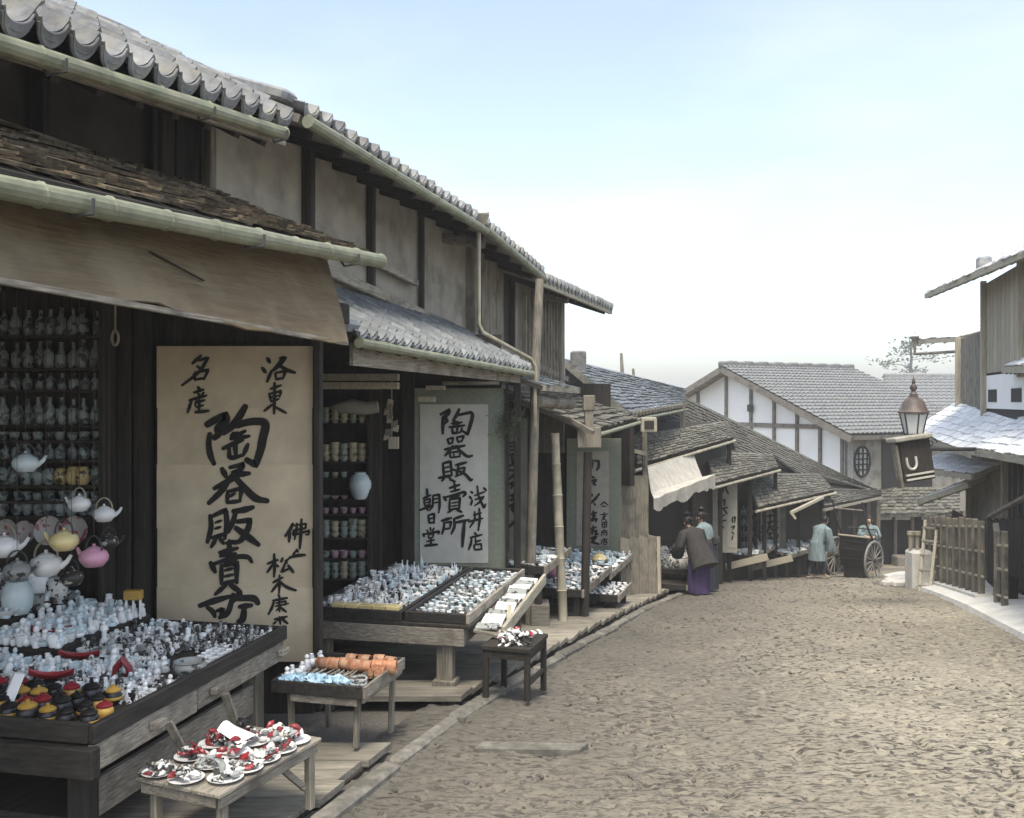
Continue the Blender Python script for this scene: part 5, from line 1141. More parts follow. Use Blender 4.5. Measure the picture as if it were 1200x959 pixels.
# ------------------------------------------------------------------ LOW BENCH OF SHELL PLATES
def legs4(tbf, uu, vv, name, pts, zt, m, parent, w=.05, splay=0):
    for a, c in pts:
        top = tbf(a, c, zt); bot = Vector((top.x, top.y, gz(top.y)+.03))+uu*splay*(1 if a > .3 else -1)
        b = MB(); b.beam(bot, top, w, w, up=uu, ch=.006); obj('leg', b, m, parent)
BP = U(258, 932, 4.18); bb, bu, bv = table_frame(BP, R(23.5)); BL = .78; BWD = .50
t2 = thing('low_bench', 'low grey plank bench covered with plates of shells in front of the nearest table', 'bench', (BP.x, BP.y, gz(4.5)))
def bbox(name, a0, a1, c0, c1, z0, z1, m, ch=.005):
    b = MB(); b.box(bb((a0+a1)/2, (c0+c1)/2, (z0+z1)/2), bu*(a1-a0)/2, bv*(c1-c0)/2, UP*(z1-z0)/2, ch); return obj(name, b, m, t2)
for k in range(3): bbox('plank', 0, BL, k*BWD/3+.002, (k+1)*BWD/3-.002, -.022, 0, M['wood_s'])
bbox('apron', .02, BL-.02, .012, .035, -.075, -.024, M['wood_s']); bbox('apron', .012, .03, .04, BWD-.02, -.075, -.024, M['wood_x'])
for a, c in ((.06, .04), (BL-.07, .03), (.06, BWD-.07), (BL-.07, BWD-.06)):
    top = bb(a, c, -.024); bot = Vector((top.x, top.y, -2.105)); b = MB(); b.beam(bot, top, .04, .045, up=bu, ch=.005); obj('leg', b, M['wood_z'], t2)
b = MB(); b.beam(bb(BL-.30, .05, -.05), Vector((bb(BL-.08, .05, 0).x, bb(BL-.08, .05, 0).y, -2.0)), .025, .03); obj('brace', b, M['wood_s'], t2)
me_sp = lat('piece', [(r*.74, z*.74) for r, z in P_PLATE], M['porc'], 20)
SH = {k: [mesh_of(shell, M[k]), mesh_of(whelk, M[k])] for k in ('porc', 'porc_ink', 'porc_dark', 'red', 'porc_shade', 'blackware')}
plates = [(.07, .42, 'cut by the bench end, holding dark shells'), (.06, .25, 'nearest the viewer in the middle of the bench end'), (.14, .09, 'at the near right corner of the bench'), (.27, .08, 'second along the right edge of the bench'), (.40, .08, 'third along the right edge of the bench'), (.53, .08, 'fourth along the right edge of the bench'), (.66, .09, 'at the far right corner of the bench'),
          (.24, .26, 'in the middle of the bench, near'), (.40, .26, 'in the middle of the bench, half way'), (.56, .27, 'in the middle of the bench, far'), (.70, .25, 'at the far end of the bench'), (.28, .42, 'along the table side of the bench, near'), (.46, .43, 'along the table side of the bench, half way'), (.64, .42, 'along the table side of the bench, far')]
for a, c, lab in plates:
    p = bb(a, c, 0); tag(link('plate', me_sp, None, p, (0, 0, 0), 1.0), 'white plate of shells '+lab, 'plate')
    dark = c > .35
    for k in range(16):
        g = random.uniform(0, 6.28); q = random.uniform(0, .068); s = random.choice([('porc_ink', 'porc_shade', 'red', 'porc', 'porc_shade', 'porc_ink', 'porc_dark'), ('porc_dark', 'porc_ink', 'blackware', 'red')][dark])
        kind = ('red' if s == 'red' else 'dark' if s in ('porc_dark', 'blackware') else 'pale')
        put('shell', SH[s][random.randrange(2)], p+Vector((q*math.cos(g), q*math.sin(g),   .014+.055*(1-q/.068)*random.random()+.004)), '%s shell on the white plate %s' % (kind, lab), 'shell', '%s shells on the plate %s' % (kind, lab), sc=1.12, tilt=.7)
b = MB(); p = bb(.47, .30, .06); b.sheet(lambda u, v: p+bu*(u-.5)*.14+bv*(v-.5)*.13+UP*(.03*math.sin(u*4)*v+.05*v), 6, 6, .002)
tag(obj('paper_wrap', b, M['porc'], None, True, base=p), 'crumpled white paper lying in the middle of the shell plates', 'paper')

# ------------------------------------------------------------------ TRAY STAND WITH REDDISH WARES
KP = U(428, 808, 5.62); kb, ku, kv = table_frame(KP, R(14)); KL = .68; KW = .62
t3 = thing('tray_stand', 'small black tray stand on thin legs with reddish wares and pale blue paper', 'stand', (KP.x, KP.y, gz(5.8)))
def kbox(name, a0, a1, c0, c1, z0, z1, m, parent=None, ch=.004):
    b = MB(); b.box(kb((a0+a1)/2, (c0+c1)/2, (z0+z1)/2), ku*(a1-a0)/2, kv*(c1-c0)/2, UP*(z1-z0)/2, ch); return obj(name, b, m, parent or t3)
kbox('tray_bottom', .01, KL-.01, .01, KW-.01, -.05, -.03, M['dark_s'])
kbox('tray_edge', 0, KL, 0, .02, -.065, .012, M['wood_s']); kbox('tray_edge', 0, .02, .022, KW, -.065, .012, M['black']); kbox('tray_edge', KL-.02, KL, .022, KW, -.065, .012, M['black']); kbox('tray_edge', .022, KL-.022, KW-.02, KW, -.065, .012, M['black'])
kbox('apron', .01, .03, .06, KW-.12, -.115, -.067, M['wood_x']); kbox('rail', .03, KL, .02, .04, -.10, -.067, M['wood_s'])
for a, c in ((.06, .07), (KL-.10, .05), (.06, KW-.1), (KL-.1, KW-.1)):
    top = kb(a, c, -.067); bot = Vector((top.x, top.y, -2.105 if top.y < 5.85 else -2.19))+kv*(.015 if c < .2 else -.01); b = MB(); b.beam(bot, top, .032, .036, up=ku, ch=.004); obj('leg', b, M['wood_z'], t3)
me_tub = lat('piece', [(.036, 0), (.041, .004), (.040, .03), (.043, .034), (.040, .04), (.041, .075), (.037, .082), (.03, .082), (.028, .06), (0, .05)], M['copper'], 14)
for i in range(7):
    p = kb(.40+.02*math.sin(i*2), .05+.075*i, .02); o = link('tub', me_tub, None, p, (R(90), random.uniform(-.2, .2), R(75)+random.uniform(-.3, .3)), random.uniform(.9, 1.1)); tag(o, 'reddish brown little tub lying in the row across the small black tray', 'tub', 'reddish tubs on the tray stand')
for i in range(4):
    p = kb(.53+.02*math.sin(i*2), .08+.09*i, .02); o = link('tub', me_tub, None, p, (R(90), random.uniform(-.2, .2), R(75)+random.uniform(-.3, .3)), random.uniform(.8, .95)); tag(o, 'reddish brown tub behind the first row on the small black tray', 'tub', 'reddish tubs behind the first row')
for i in range(10):
    b = None; p = kb(.26+.035*(i // 2), .03+.045*(i % 2), -.012); o = link('bamboo_cup', me_tub, None, p, (0, 0, i), (.5, .5, .62)); tag(o, 'small brown cup standing in a strip along the tray stand edge', 'cup', 'brown cups along the tray edge')
for k in range(9):       # sheaves of grey sticks
    b = MB(); c0 = .14+.045*k
    for j in range(5): b.tube([kb(.17, c0+random.uniform(-.02, .02), -.022+.006*j), kb(.33, c0+random.uniform(-.03, .03), -.02+.006*j)], .005, 5)
    tag(obj('stick_bundle', b, M['wood_s'], None, base=kb(.2, c0, -.03)), 'bundle of thin grey sticks between blue paper and reddish tubs', 'bundle', 'grey stick bundles on the tray stand')
def crumple(b):
    b.sheet(lambda u, v: ((u-.5)*.085+.012*math.sin(v*9), (v-.5)*.085+.012*math.sin(u*8), .02+.022*noise.noise(Vector((u*4, v*4, 2.3)))+.018*math.sin(u*7)*math.sin(v*8)), 9, 9, .002)
me_cr = mesh_of(crumple, M['bluepaper'])
for i in range(15): put('paper_flower', me_cr, kb(.075+.05*(i % 2)+random.uniform(-.02, .02), .17+.027*i, -.02+.012*random.random()), 'pale blue paper flower heaped at the near end of the small black tray', 'paper flower', 'pale blue paper flowers', sc=1, tilt=.5)
for i in range(3):
    b = MB(); p = kb(.09+.03*i, .09+.012*i, -.02+.016*i); b.tube([p+Vector((.055*math.cos(a), .055*math.sin(a), .004*math.sin(2*a))) for a in [k*math.pi/10 for k in range(21)]], .008, 6)
    tag(obj('ring', b, M['porc_shade'], None, True, base=p), 'grey coil ring stacked at the near right corner of the small black tray', 'ring', 'grey rings on the tray stand')
for i in range(8):
    put('figurine', FIGS['porc'][i % 4], kb(.12+.085*i*.8, KW-.045, -.028), 'white figurine in the row along the table side of the tray stand', 'figurine', 'white figurines on the tray stand', sc=1.2)

# ------------------------------------------------------------------ SECOND DISPLAY TABLE, its three trays
CP = U(536, 722, 7.25); cb, cu, cv = table_frame(CP, R(13)); 
t4 = thing('display_table', 'second display table on a thick square leg, two long trays of white ware on it', 'table', (CP.x, CP.y, gz(7.5)))
def cbox(name, a0, a1, c0, c1, z0, z1, m, parent=None, ch=.006, tilt=0):
    b = MB(); b.box(cb((a0+a1)/2, (c0+c1)/2, (z0+z1)/2), cu*(a1-a0)/2+UP*tilt, cv*(c1-c0)/2, UP*(z1-z0)/2, ch); return obj(name, b, m, parent or t4)
cbox('top_beam', .0, .07, -.05, 1.2, -.24, -.10, M['wood_x']); cbox('side_beam', .08, 2.1, -.04, .02, -.24, -.10, M['wood_s']); cbox('table_boards', .0, 2.15, -.1, 1.25, -.10, -.07, M['dark_s'])
for a, c in ((.03, .06), (1.95, .06), (.05, 1.1), (1.95, 1.1)):
    top = cb(a+.06, c+.06, -.24); b = MB(); b.beam((top.x, top.y, gz(top.y)+.07), top, .13, .10, up=cu, ch=.008); obj('leg', b, M['wood_z'], t4)
top = cb(.09, .12, -.24); b = MB(); z0 = gz(top.y)+.10; b.box((top.x, top.y, z0), cu*.08, cv*.09, UP*.04, .006); obj('foot', b, M['wood_z'], t4)
def tray(label, a0, a1, c0, c1, z, m, tilt=0):
    t = thing('display_tray', label, 'tray', cb(a0, (c0+c1)/2, z-.07)); w = .03
    cbox('bottom', a0+w, a1-w, c0+w, c1-w, z-.07, z-.05, M['dark_s'], t); cbox('edge', a0, a1, c0, c0+w, z-.07, z+.012, m, t); cbox('edge', a0, a1, c1-w, c1, z-.07, z+.012, M['black'], t)
    cbox('edge', a0, a0+w, c0+w, c1-w, z-.07, z+.012, M['black'], t); cbox('edge', a1-w, a1, c0+w, c1-w, z-.07, z+.012, M['black'], t)
tray('left black tray of mixed white and black ware on the second table', 0, 2.05, .46, 1.28, 0, M['black'])
tray('right tray packed with tiny pale blue cups on the second table', .02, 2.05, -.09, .44, .0, M['wood_s'])
WD = {}
for k, c in (('porc', 'white'), ('porc_blue', 'pale blue'), ('porc_ink', 'brush marked'), ('porc_dark', 'dark'), ('red', 'red'), ('porc_shade', 'grey')):
    for me, w in zip(FIGS[k], ('figure', 'gourd vase', 'duck', 'seated figure', 'small cup', 'flat dish')): WD[me.name] = (c, w)
WD[me_cup.name] = ('white', 'small cup')
def ctab(n, a0, a1, c0, c1, sp, meshes, name, lab, cat, grp, sc=1, lift=0):
    a = a0; r = 0
    while a < a1:
        c = c0+(sp*.4 if r % 2 else 0)
        while c < c1:
            p = cb(a+random.uniform(-.2, .2)*sp, c+random.uniform(-.2, .2)*sp, -.048+lift*(a-a0)/(a1-a0)); me = random.choice(meshes)
            s = sc*random.uniform(.85, 1.15); cw, w = WD.get(me.name, ('', '')); put(w.replace(' ', '_') or name, me, p, (cw+' '+w+' '+lab) if w else lab, w or cat, (cw+' '+w+'s '+grp) if w else grp, sc=(s, s, s*random.uniform(.9, 1.25)), tilt=.12); c += sp
        a += sp; r += 1
ws = [lat('piece', P_BOWL, M['porc_ink'], 14), lat('piece', P_CUP, M['porc_ink'], 12), lat('piece', P_CUP, M['porc'], 12), lat('piece', [(r*.7, z*.7) for r, z in P_JAR], M['porc_ink'], 12), FIGS['porc'][0], FIGS['porc_ink'][1], lat('piece', [(r*.6, z*.6) for r, z in P_BOWL], M['porc'], 12), lat('piece', P_CUP, M['porc_blue'], 12)]
b = MB()
for me, w in zip(ws, (('brush marked', 'bowl'), ('brush marked', 'cup'), ('white', 'cup'), ('brush marked', 'jar'), 0, 0, ('white', 'little bowl'), ('pale blue', 'cup'))):
    if w: WD[me.name] = w
for k in range(5):
    b = MB(); p = cb(.09, .55+.115*k, .0); b.box(p, cu*.05, cv*.054, UP*.035, .004); tag(obj('straw_box', b, M['cream'], None, base=p-UP*.035), 'straw yellow little box in the row along the front of the left tray', 'box', 'straw yellow boxes on the left tray')
ctab(0, .18, .62, .51, 1.24, .062, ws, 'dish', 'in the near half of the left tray, second table', 'dish', 'in the near half of the left tray', .66)
ctab(0, .62, 1.45, .51, 1.24, .070, ws[0:3]+ws[4:], 'small_pot', 'in the far half of the left tray, second table', 'pot', 'in the far half of the left tray', .78, .05)
wt = [lat('piece', [(r*.55, z*.8) for r, z in P_BOT], M['porc_blue'], 10), lat('piece', [(r*.55, z*.8) for r, z in P_BOT], M['porc'], 10)]
for me, w in zip(wt, (('pale blue', 'slim flask'), ('white', 'slim flask'))): WD[me.name] = w
ctab(0, 1.5, 1.98, .55, 1.2, .078, wt+[ws[1], ws[2], ws[7], ws[3]], 'flask', 'at the far end of the left tray before the grey sign', 'flask', 'at the far end of the left tray', .85)
cups = [lat('piece', [(r*.5, z*.5) for r, z in P_CUP], M['porc_blue'], 8), lat('piece', [(r*.5, z*.5) for r, z in P_CUP], M['porc'], 8), lat('piece', [(r*.42, z*.62) for r, z in P_CUP], M['porc_shade'], 8)]
for me, w in zip(cups, (('pale blue', 'sake cup'), ('white', 'sake cup'), ('grey', 'tall cup'))):
    if w: WD[me.name] = w
ctab(0, .20, 1.1, -.03, .40, .052, cups, 'tiny_cup', 'packed tiny in the near part of the right tray, second table', 'cup', 'in the near part of the right tray', 1.05, .0)
ctab(0, 1.1, 2.0, -.03, .40, .058, cups, 'sake_cup', 'packed tiny in the far part of the right tray, second table', 'cup', 'in the far part of the right tray', 1.1, .0)
cr_, cp_ = lat('piece', [(r*.5, z*.5) for r, z in P_CUP], M['red'], 8), lat('piece', [(r*.5, z*.5) for r, z in P_CUP], M['pink'], 8)
for j in range(3):
    for i in range(9):
        c = -.02+.048*i; rd_ = i < 5
        put('red_cup' if rd_ else 'pink_cup', cr_ if rd_ else cp_, cb(.06+.046*j, c, -.046), 'tiny red cup at the front of the right tray' if rd_ else 'tiny pink cup beside the red cups at the front of the right tray', 'cup', 'tiny red cups' if rd_ else 'tiny pink cups', sc=.95)
# slanting side tray with books of paper
t5 = thing('side_trough', 'narrow slanting wooden trough of papers hung along the street side of the second table', 'trough', cb(.3, -.16, -.16))
def sl(a, c, z): return cb(a, c, z-.07+.10*a/1.6)
b = MB(); b.slab([sl(.1, -.10, -.06), sl(1.75, -.10, -.06), sl(1.75, -.33, -.10), sl(.1, -.33, -.10)], .02, UP); obj('bottom', b, M['wood_s'], t5)
b = MB(); b.beam(sl(.1, -.34, -.07), sl(1.78, -.34, -.07), .03, .10, ch=.005); obj('edge', b, M['pale_s'], t5)
b = MB(); b.beam(sl(.6, -.28, -.12), Vector((cb(.6, -.05, 0).x, cb(.6, -.05, 0).y, gz(8)+.2)), .04, .04); obj('prop', b, M['dark'], t5)
for i in range(14):
    b = MB(); p = sl(.18+i*.11, -.21+random.uniform(-.02, .02), -.05); q = cu*.045+UP*random.uniform(.0, .03); s = cv*.085+cu*random.uniform(-.02, .02)
    b.box(p, q, s, UP*.010, .002); tag(obj('paper_book', b, M['porc' if i % 3 else 'porc_shade'], None, base=p), 'thin white paper book lying in the slanting trough of the second table', 'book', 'paper books in the trough')
b = MB(); p = sl(.28, -.30, .0); b.beam(p-cv*.04-UP*.08, p+cu*.2+UP*.05, .035, .012); tag(obj('wooden_tag', b, M['pale_s'], None, base=p), 'pale wooden tag leaning over the lower end of the paper trough', 'tag')

# ------------------------------------------------------------------ STOOL WITH SHELLS
QP = U(621, 764, 7.0); qb, qu, qv = table_frame(QP, R(18)); 
t6 = thing('stool', 'small square dark table with a heap of red and white shells at the road edge', 'small table', (QP.x, QP.y, gz(7.2)))
QL = .50; QW = .39
b = MB(); b.box(qb(QL/2, QW/2, .0), qu*QL/2, qv*QW/2, UP*.018, .005); obj('top', b, M['dark_s'], t6)
for nm_, a0, a1, c0, c1 in (('apron', .02, QL-.02, .015, .035), ('apron', .015, .035, .04, QW-.03), ('apron', QL-.035, QL-.015, .04, QW-.03)):
    b = MB(); b.box(qb((a0+a1)/2, (c0+c1)/2, -.05), qu*(a1-a0)/2, qv*(c1-c0)/2, UP*.030, .003); obj(nm_, b, M['dark_s'], t6)
for a, c in ((.03, .03), (QL-.03, .03), (.03, QW-.03), (QL-.03, QW-.03)):
    top = qb(a, c, -.019); onw = top.x < fx(top.y, -.03); b = MB(); b.beam((top.x, top.y, gz(top.y)+(.03 if not onw else .06)), top, .042, .042, up=qu, ch=.004); obj('leg', b, M['dark'], t6)
b = MB(); b.beam(qb(.05, .03, -.26), qb(QL-.05, .03, -.26), .025, .03); obj('stretcher', b, M['dark_s'], t6)
for i in range(70):
    a = random.gauss(QL/2, .11); c = random.gauss(QW/2, .085); a = min(max(a, .04), QL-.04); c = min(max(c, .04), QW-.04)
    q = ((a-QL/2)/.22)**2+((c-QW/2)/.17)**2; s = random.choice(('porc', 'red', 'porc_ink', 'porc_shade', 'porc', 'porc_dark', 'sand')) 
    if s == 'sand': s = 'porc_ink'
    kind = 'red' if s == 'red' else 'dark' if s == 'porc_dark' else 'pale'
    put('shell', SH[s][i % 2], qb(a, c, .022+max(0, .06*(1-q))*random.random()), kind+' shell in the heap on the small square table at the road edge', 'shell', kind+' shells on the small square table', sc=1.25, tilt=.8)

# ------------------------------------------------------------------ SHELVES OF THE SECOND SHOP
rows2 = [(496, 'sand', 'sage', P_STACK, .9), (541, 'sand', 'sage', P_STACK, 1.0), (560, 'sage', 'sand', P_CUP, .9), (585, 'rose', 'sage', P_BOWL, .62), (602, 'rose', 'rose', P_CUP, .9), (630, 'sage', 'sand', P_STACK, .95), (654, 'rose', 'sage', P_CUP, 1.1), (678, 'sage', 'sand', P_STACK, .9)]
zs2 = [(HZ-r[0])/F*9.98 for r in rows2]
shelf('dark shelf of the second shop filled with stacked cups', -2.32, -1.53, 10.15, zs2, .22, -2.3, .15, M['dark'], -2.3)
for r, (py, m1, m2, prof, sc) in enumerate(rows2):
    m_a, m_b = lat('piece', prof, M[m1], 14), lat('piece', prof, M[m2], 14)
    for i in range(8):
        if r in (2, 3) and i > 5: continue
        x = -2.27+.096*i; nm_ = 'cup_stack' if prof is P_STACK else 'cup' if prof is P_CUP else 'bowl'
        put(nm_, m_a if (i+r) % 3 else m_b, (x, 10.0, zs2[r]), '%s on the %s shelf from the top in the second shop' % (nm_.replace('_', ' '), rown[r]), nm_.replace('_', ' '), '%ss on the %s shelf of the second shop' % (nm_.replace('_', ' '), rown[r]), sc=sc*1.08)
p = U(422, 585, 9.95); o = link('vase', lat('piece', [(.06, 0), (.085, .03), (.115, .12), (.12, .16), (.112, .2), (.09, .25), (.06, .27), (.065, .285), (.05, .286)], M['porc_blue'], 24), None, p); tag(o, 'large pale blue round vase standing on the fourth shelf of the second shop', 'vase')
b = MB(); p = U(418, 478, 9.6); b.tube([p+Vector((-.2, 0, 0)), p+Vector((-.05, -.02, .015)), p+Vector((.1, 0, -.005)), p+Vector((.22, 0, .01))], [.05, .075, .07, .06], 10); tag(obj('paper_bundle', b, M['paper_old'], None, True, base=p-UP*.07), 'pale bundle lying on top of the second shop shelf', 'bundle')
# boards and hanging things under the eave of the second shop
for k, (px0, px1, py0, py1, d, lab) in enumerate(((374, 466, 438, 446, 8.6, 'upper of two long pale boards slung under the tiled eave'), (376, 466, 448, 456, 8.6, 'lower of two long pale boards slung under the tiled eave'), (499, 521, 452, 457, 9.4, 'upper short pale board hung before the grey green sign'), (489, 509, 465, 471, 9.4, 'lower short pale board hung before the grey green sign'), (518, 585, 447, 451, 9.6, 'long thin slat tied under the eave above the sign'))):
    a = U(px0, py1, d); c = U(px1, py0, d); b = MB(); b.abox(a.x, c.x, d, d+.16, a.z, c.z, .004); tag(obj('slung_board', b, M['pale_s'] if k != 4 else M['wood_x'], None, base=a), lab, 'board')
p = U(459, 470, 9.4); hb = thing('hanging_tags', 'string of small wooden tags hanging beside the shelf post', 'hanging tags', p-UP*.5)
b = MB(); b.tube([p+UP*.25, p-UP*.38], .006, 5); obj('string', b, M['rope'], hb)
for k in range(9):
    b = MB(); q = p+Vector((random.uniform(-.05, .05), -.01*(k % 2)-.01, -.02-.042*k)); b.box(q, (.028, 0, .008*(k % 3-1)), (0, .006, 0), (.006, 0, .034), .002); obj('tag', b, M['wood_z' if k % 2 else 'pale_z'], hb)
b = MB(); b.box(p-UP*.42+Vector((.02, 0, 0)), (.05, 0, 0), (0, .04, 0), (0, 0, .06), .005); obj('small_box', b, M['pale_z'], hb)
# pine sprig
p = U(597, 497, 10.2); sp = thing('pine_sprig', 'dried pine sprig hung at the corner of the grey green sign', 'sprig', p-UP*.25); b = MB(); b.tube([p+Vector((.12, .1, .28)), p+Vector((.02, 0, .12)), p-UP*.08], .008, 6); obj('twig', b, M['dark'], sp)
b = MB()
for i in range(420):
    q = p+Vector((random.gauss(0, .075), random.gauss(0, .05), random.gauss(0, .08))); dd = Vector((random.gauss(0, 1), random.gauss(0, 1), random.gauss(-.2, 1))).normalized()*random.uniform(.07, .13); s = dd.cross(Vector((random.random(), random.random(), .3))).normalized()*.0035
    b.add([q-s, q+s, q+dd], [(0, 1, 2)])
obj('needles', b, M['needle'], sp)

# ------------------------------------------------------------------ THIRD SHOP: posts, tables, board
b = MB(); bamboo(b, (U(660, 726, 11.6).x, 11.6, gz(11.6)+.08), U(650, 508, 11.9), .058, .34, 12); tag(obj('bamboo_pole', b, M['bamboo_dry'], None, True, base=(U(660, 726, 11.6).x, 11.6, gz(11.6))), 'thick pale bamboo pole leaning slightly at the third shop', 'pole')
pt = thing('bracketed_post', 'dark round post with a boxy wooden bracket on top before the narrow sign', 'post', (U(686, 726, 12.0).x, 12, gz(12)+.08))
b = MB(); b.tube([(U(685, 726, 12).x, 12, gz(12)+.06), U(689, 530, 12)], .055, 10); obj('shaft', b, M['dark'], pt, True)
p = U(690, 500, 12); b = MB(); b.box(p-UP*.14, (.15, 0, .0), (0, .09, 0), (0, 0, .13), .01); obj('bracket_box', b, M['wood_z'], pt)
b = MB(); b.box(p+UP*.10, (.055, 0, 0), (0, .06, 0), (0, 0, .16), .008); obj('neck', b, M['wood_z'], pt)
b = MB(); b.box(p+UP*.30, (.075, 0, 0), (0, .075, 0), (0, 0, .10), .012); obj('cap', b, M['wood_z'], pt)
b = MB(); b.beam(U(668, 492, 12), U(695, 507, 11.7), .05, .05); obj('arm', b, M['wood_x'], pt)
def stall(label, near, ang, L_, Wd, zt, grp, legs=True, tray_m='black', items=(), nm_='stall_table'):
    f, uu, vv = table_frame(near, ang); t = thing(nm_, label, 'table', (near.x, near.y, gz(near.y)))
    def q(name, a0, a1, c0, c1, z0, z1, m):
        b = MB(); b.box(f((a0+a1)/2, (c0+c1)/2, (z0+z1)/2), uu*(a1-a0)/2, vv*(c1-c0)/2, UP*(z1-z0)/2, .005); obj(name, b, M[m], t)
    q('top', .02, L_-.02, .02, Wd-.02, -.06, -.04, 'dark_s'); q('edge', 0, L_, 0, .03, -.1, 0, 'wood_s'); q('edge', 0, .03, .032, Wd, -.1, 0, tray_m); q('edge', L_-.03, L_, .032, Wd, -.1, 0, tray_m); q('edge', .032, L_-.032, Wd-.03, Wd, -.1, 0, tray_m)
    if legs:
        for a, c in ((.06, .08), (L_-.12, .08), (.06, Wd-.15), (L_-.12, Wd-.15)):
            top = f(a+.03, c+.03, -.1); b = MB(); b.beam((top.x, top.y, gz(top.y)+.06), top, .07, .07, up=uu, ch=.006); obj('leg', b, M['dark'], t)
    for (a0, a1, c0, c1, sp, ms, iname, lab, cat, g, sc) in items:
        a = a0; r = 0
        while a < a1:
            c = c0+(sp*.4 if r % 2 else 0)
            while c < c1:
                s = sc*random.uniform(.85, 1.2); me = random.choice(ms); cw, w = WD.get(me.name, ('white', 'cup')); put(w.replace(' ', '_'), me, f(a+random.uniform(-.25, .25)*sp, c+random.uniform(-.25, .25)*sp, -.038), cw+' '+w+' '+lab, w, cw+' '+w+'s '+g, sc=(s, s, s), tilt=.15); c += sp
            a += sp; r += 1
    return f
S_l = lambda px, py, d: U(px, py, d)
wx = [ws[0], ws[2], ws[6], ws[7], FIGS['porc'][2], FIGS['porc_blue'][3]]
stall('low black stall table behind the bamboo pole with white ware', U(684, 692, 11.9), R(17), 1.9, 1.05, 0, None, items=[(.08, 1.8, .06, 1.0, .105, wx, 'saucer', 'on the low stall table behind the bamboo pole', 'dish', 'on the low table behind the bamboo pole', 1.0)])
stall('raised stall table with bluish ware left of the leaning board panel', U(716, 672, 13.6), R(17), 1.9, 1.6, 0, None, items=[(.1, 1.8, .06, 1.5, .12, [ws[7], FIGS['porc_blue'][2], FIGS['porc_blue'][0], ws[6]], 'small_vase', 'on the raised stall table by the leaning board panel', 'piece', 'on the raised stall table', 1.25)])
stall('narrow low shelf table with a row of small white cups at the plank walk', U(726, 698, 13.0), R(17), 1.0, .6, 0, None, items=[(.05, .9, .05, .55, .09, [me_cup], 'little_cup', 'on the narrow low table at the plank walk', 'cup', 'on the narrow low table', 1.2)])
b = MB(); p = U(702, 657, 14.6); t = tag(link('covered_bowl', lat('piece', [(.06, 0), (.11, .04), (.125, .09), (.1, .13), (.05, .16), (.02, .165), (.025, .18), (0, .19)], M['cream'], 18), None, p-UP*.06), 'cream yellow covered bowl just below the narrow sign', 'bowl')
b = MB(); p = U(648, 662, 12.8)
t = tag(link('pink_vase', lat('piece', [(r*1.5, z*1.6) for r, z in P_JAR], M['pink'], 16), None, p-UP*.15), 'dull pink jar behind the pale bamboo pole', 'jar')
f_ = stall('sloping tray of white ware right beside the slanting corner post', U(640, 664, 10.95), R(15), 1.5, .75, 0, None, items=[(.06, 1.4, .05, .7, .095, wx, 'white_dish', 'in the sloping tray beside the slanting corner post', 'dish', 'in the tray beside the corner post', 1.0)])
b = MB(); b.abox(U(622, 0, 11.0).x, U(642, 0, 11.0).x+.02, 11.0, 11.35, gz(11.2)+.09, gz(11.2)+.38, .01); tag(obj('wooden_crate', b, M['wood_x'], None, base=(.3, 11.1, gz(11.2)+.09)), 'small weathered wooden crate on the plank walk by the corner post', 'crate')
bp = thing('standing_boards', 'upright panel of grey boards leaning edge on at the end of the plank walk', 'panel', (2.0, 16.2, gz(16.2)+.1))
pa, pb = U(728, 700, 15.2), U(771, 698, 15.6)
for k in range(4):
    a = pa.lerp(pb, k/4); c = pa.lerp(pb, (k+.96)/4); b = MB(); b.slab([Vector((a.x, a.y, gz(a.y)+.11)), Vector((c.x, c.y, gz(c.y)+.11)), Vector((c.x, c.y+.12, -2.27)), Vector((a.x, a.y+.12, -2.22))], .05); obj('board', b, M['wood_z'], bp)
b = MB(); b.beam(Vector((pb.x+.03, pb.y, gz(pb.y)+.11)), Vector((pb.x+.03, pb.y+.12, -2.27)), .05, .09, up=SD); obj('lit_edge_strip', b, M['pale_z'], bp)  # lit street edge of the panel painted as a pale strip
# dark sliding doors behind the board panel
b = MB(); b.abox(U(728, 0, 16.9).x, U(760, 0, 16.9).x, 16.9, 16.98, -3.4, -1.35); obj('sliding_door', b, M['wood_z'], h3)
# canvas awning over the next stall
ca = MB()
A0, A1 = U(759, 548, 17.5), U(812, 531, 20.4); B0, B1 = U(763, 578, 17.0), U(823, 560, 20.0)
ca.sheet(lambda u, v: A0.lerp(A1, u).lerp(B0.lerp(B1, u), v)-UP*.03*math.sin(math.pi*v), 10, 4, .01)
cav = tag(obj('canvas_awning', ca, M['canvas'], None, True, base=A0), 'pale canvas awning with a drooping scalloped flap over the dark stall', 'awning')
fl = MB(); C0, C1 = U(766, 584, 16.6), U(838, 556, 19.6)
def flap(u, v):
    p = (B0.lerp(B1, u)+UP*.01).lerp(C0.lerp(C1, u), min(v*1.6, 1)); dr = max(0, v-.6)/.4
    return p-UP*dr*(.12+.30*abs(noise.noise(Vector((u*5.3, 3.3, 1))))+.10*abs(math.sin(u*9.4)))+RD*.02*math.sin(u*25)
fl.sheet(flap, 28, 8, .008); obj('flap', fl, M['canvas'], cav, True)
pp = thing('awning_pole', 'thin dark pole holding the canvas awning', 'pole', (U(757, 630, 17).x, 17, gz(17)))
b = MB(); b.tube([(U(758, 630, 17).x, 17, gz(17)+.0), U(755, 505, 17)], .05, 8); obj('shaft', b, M['wood_z'], pp, True)
b = MB(); b.beam(U(738, 527, 16.9), U(757, 532, 16.9), .07, .07); obj('arm', b, M['pale_s'], pp)
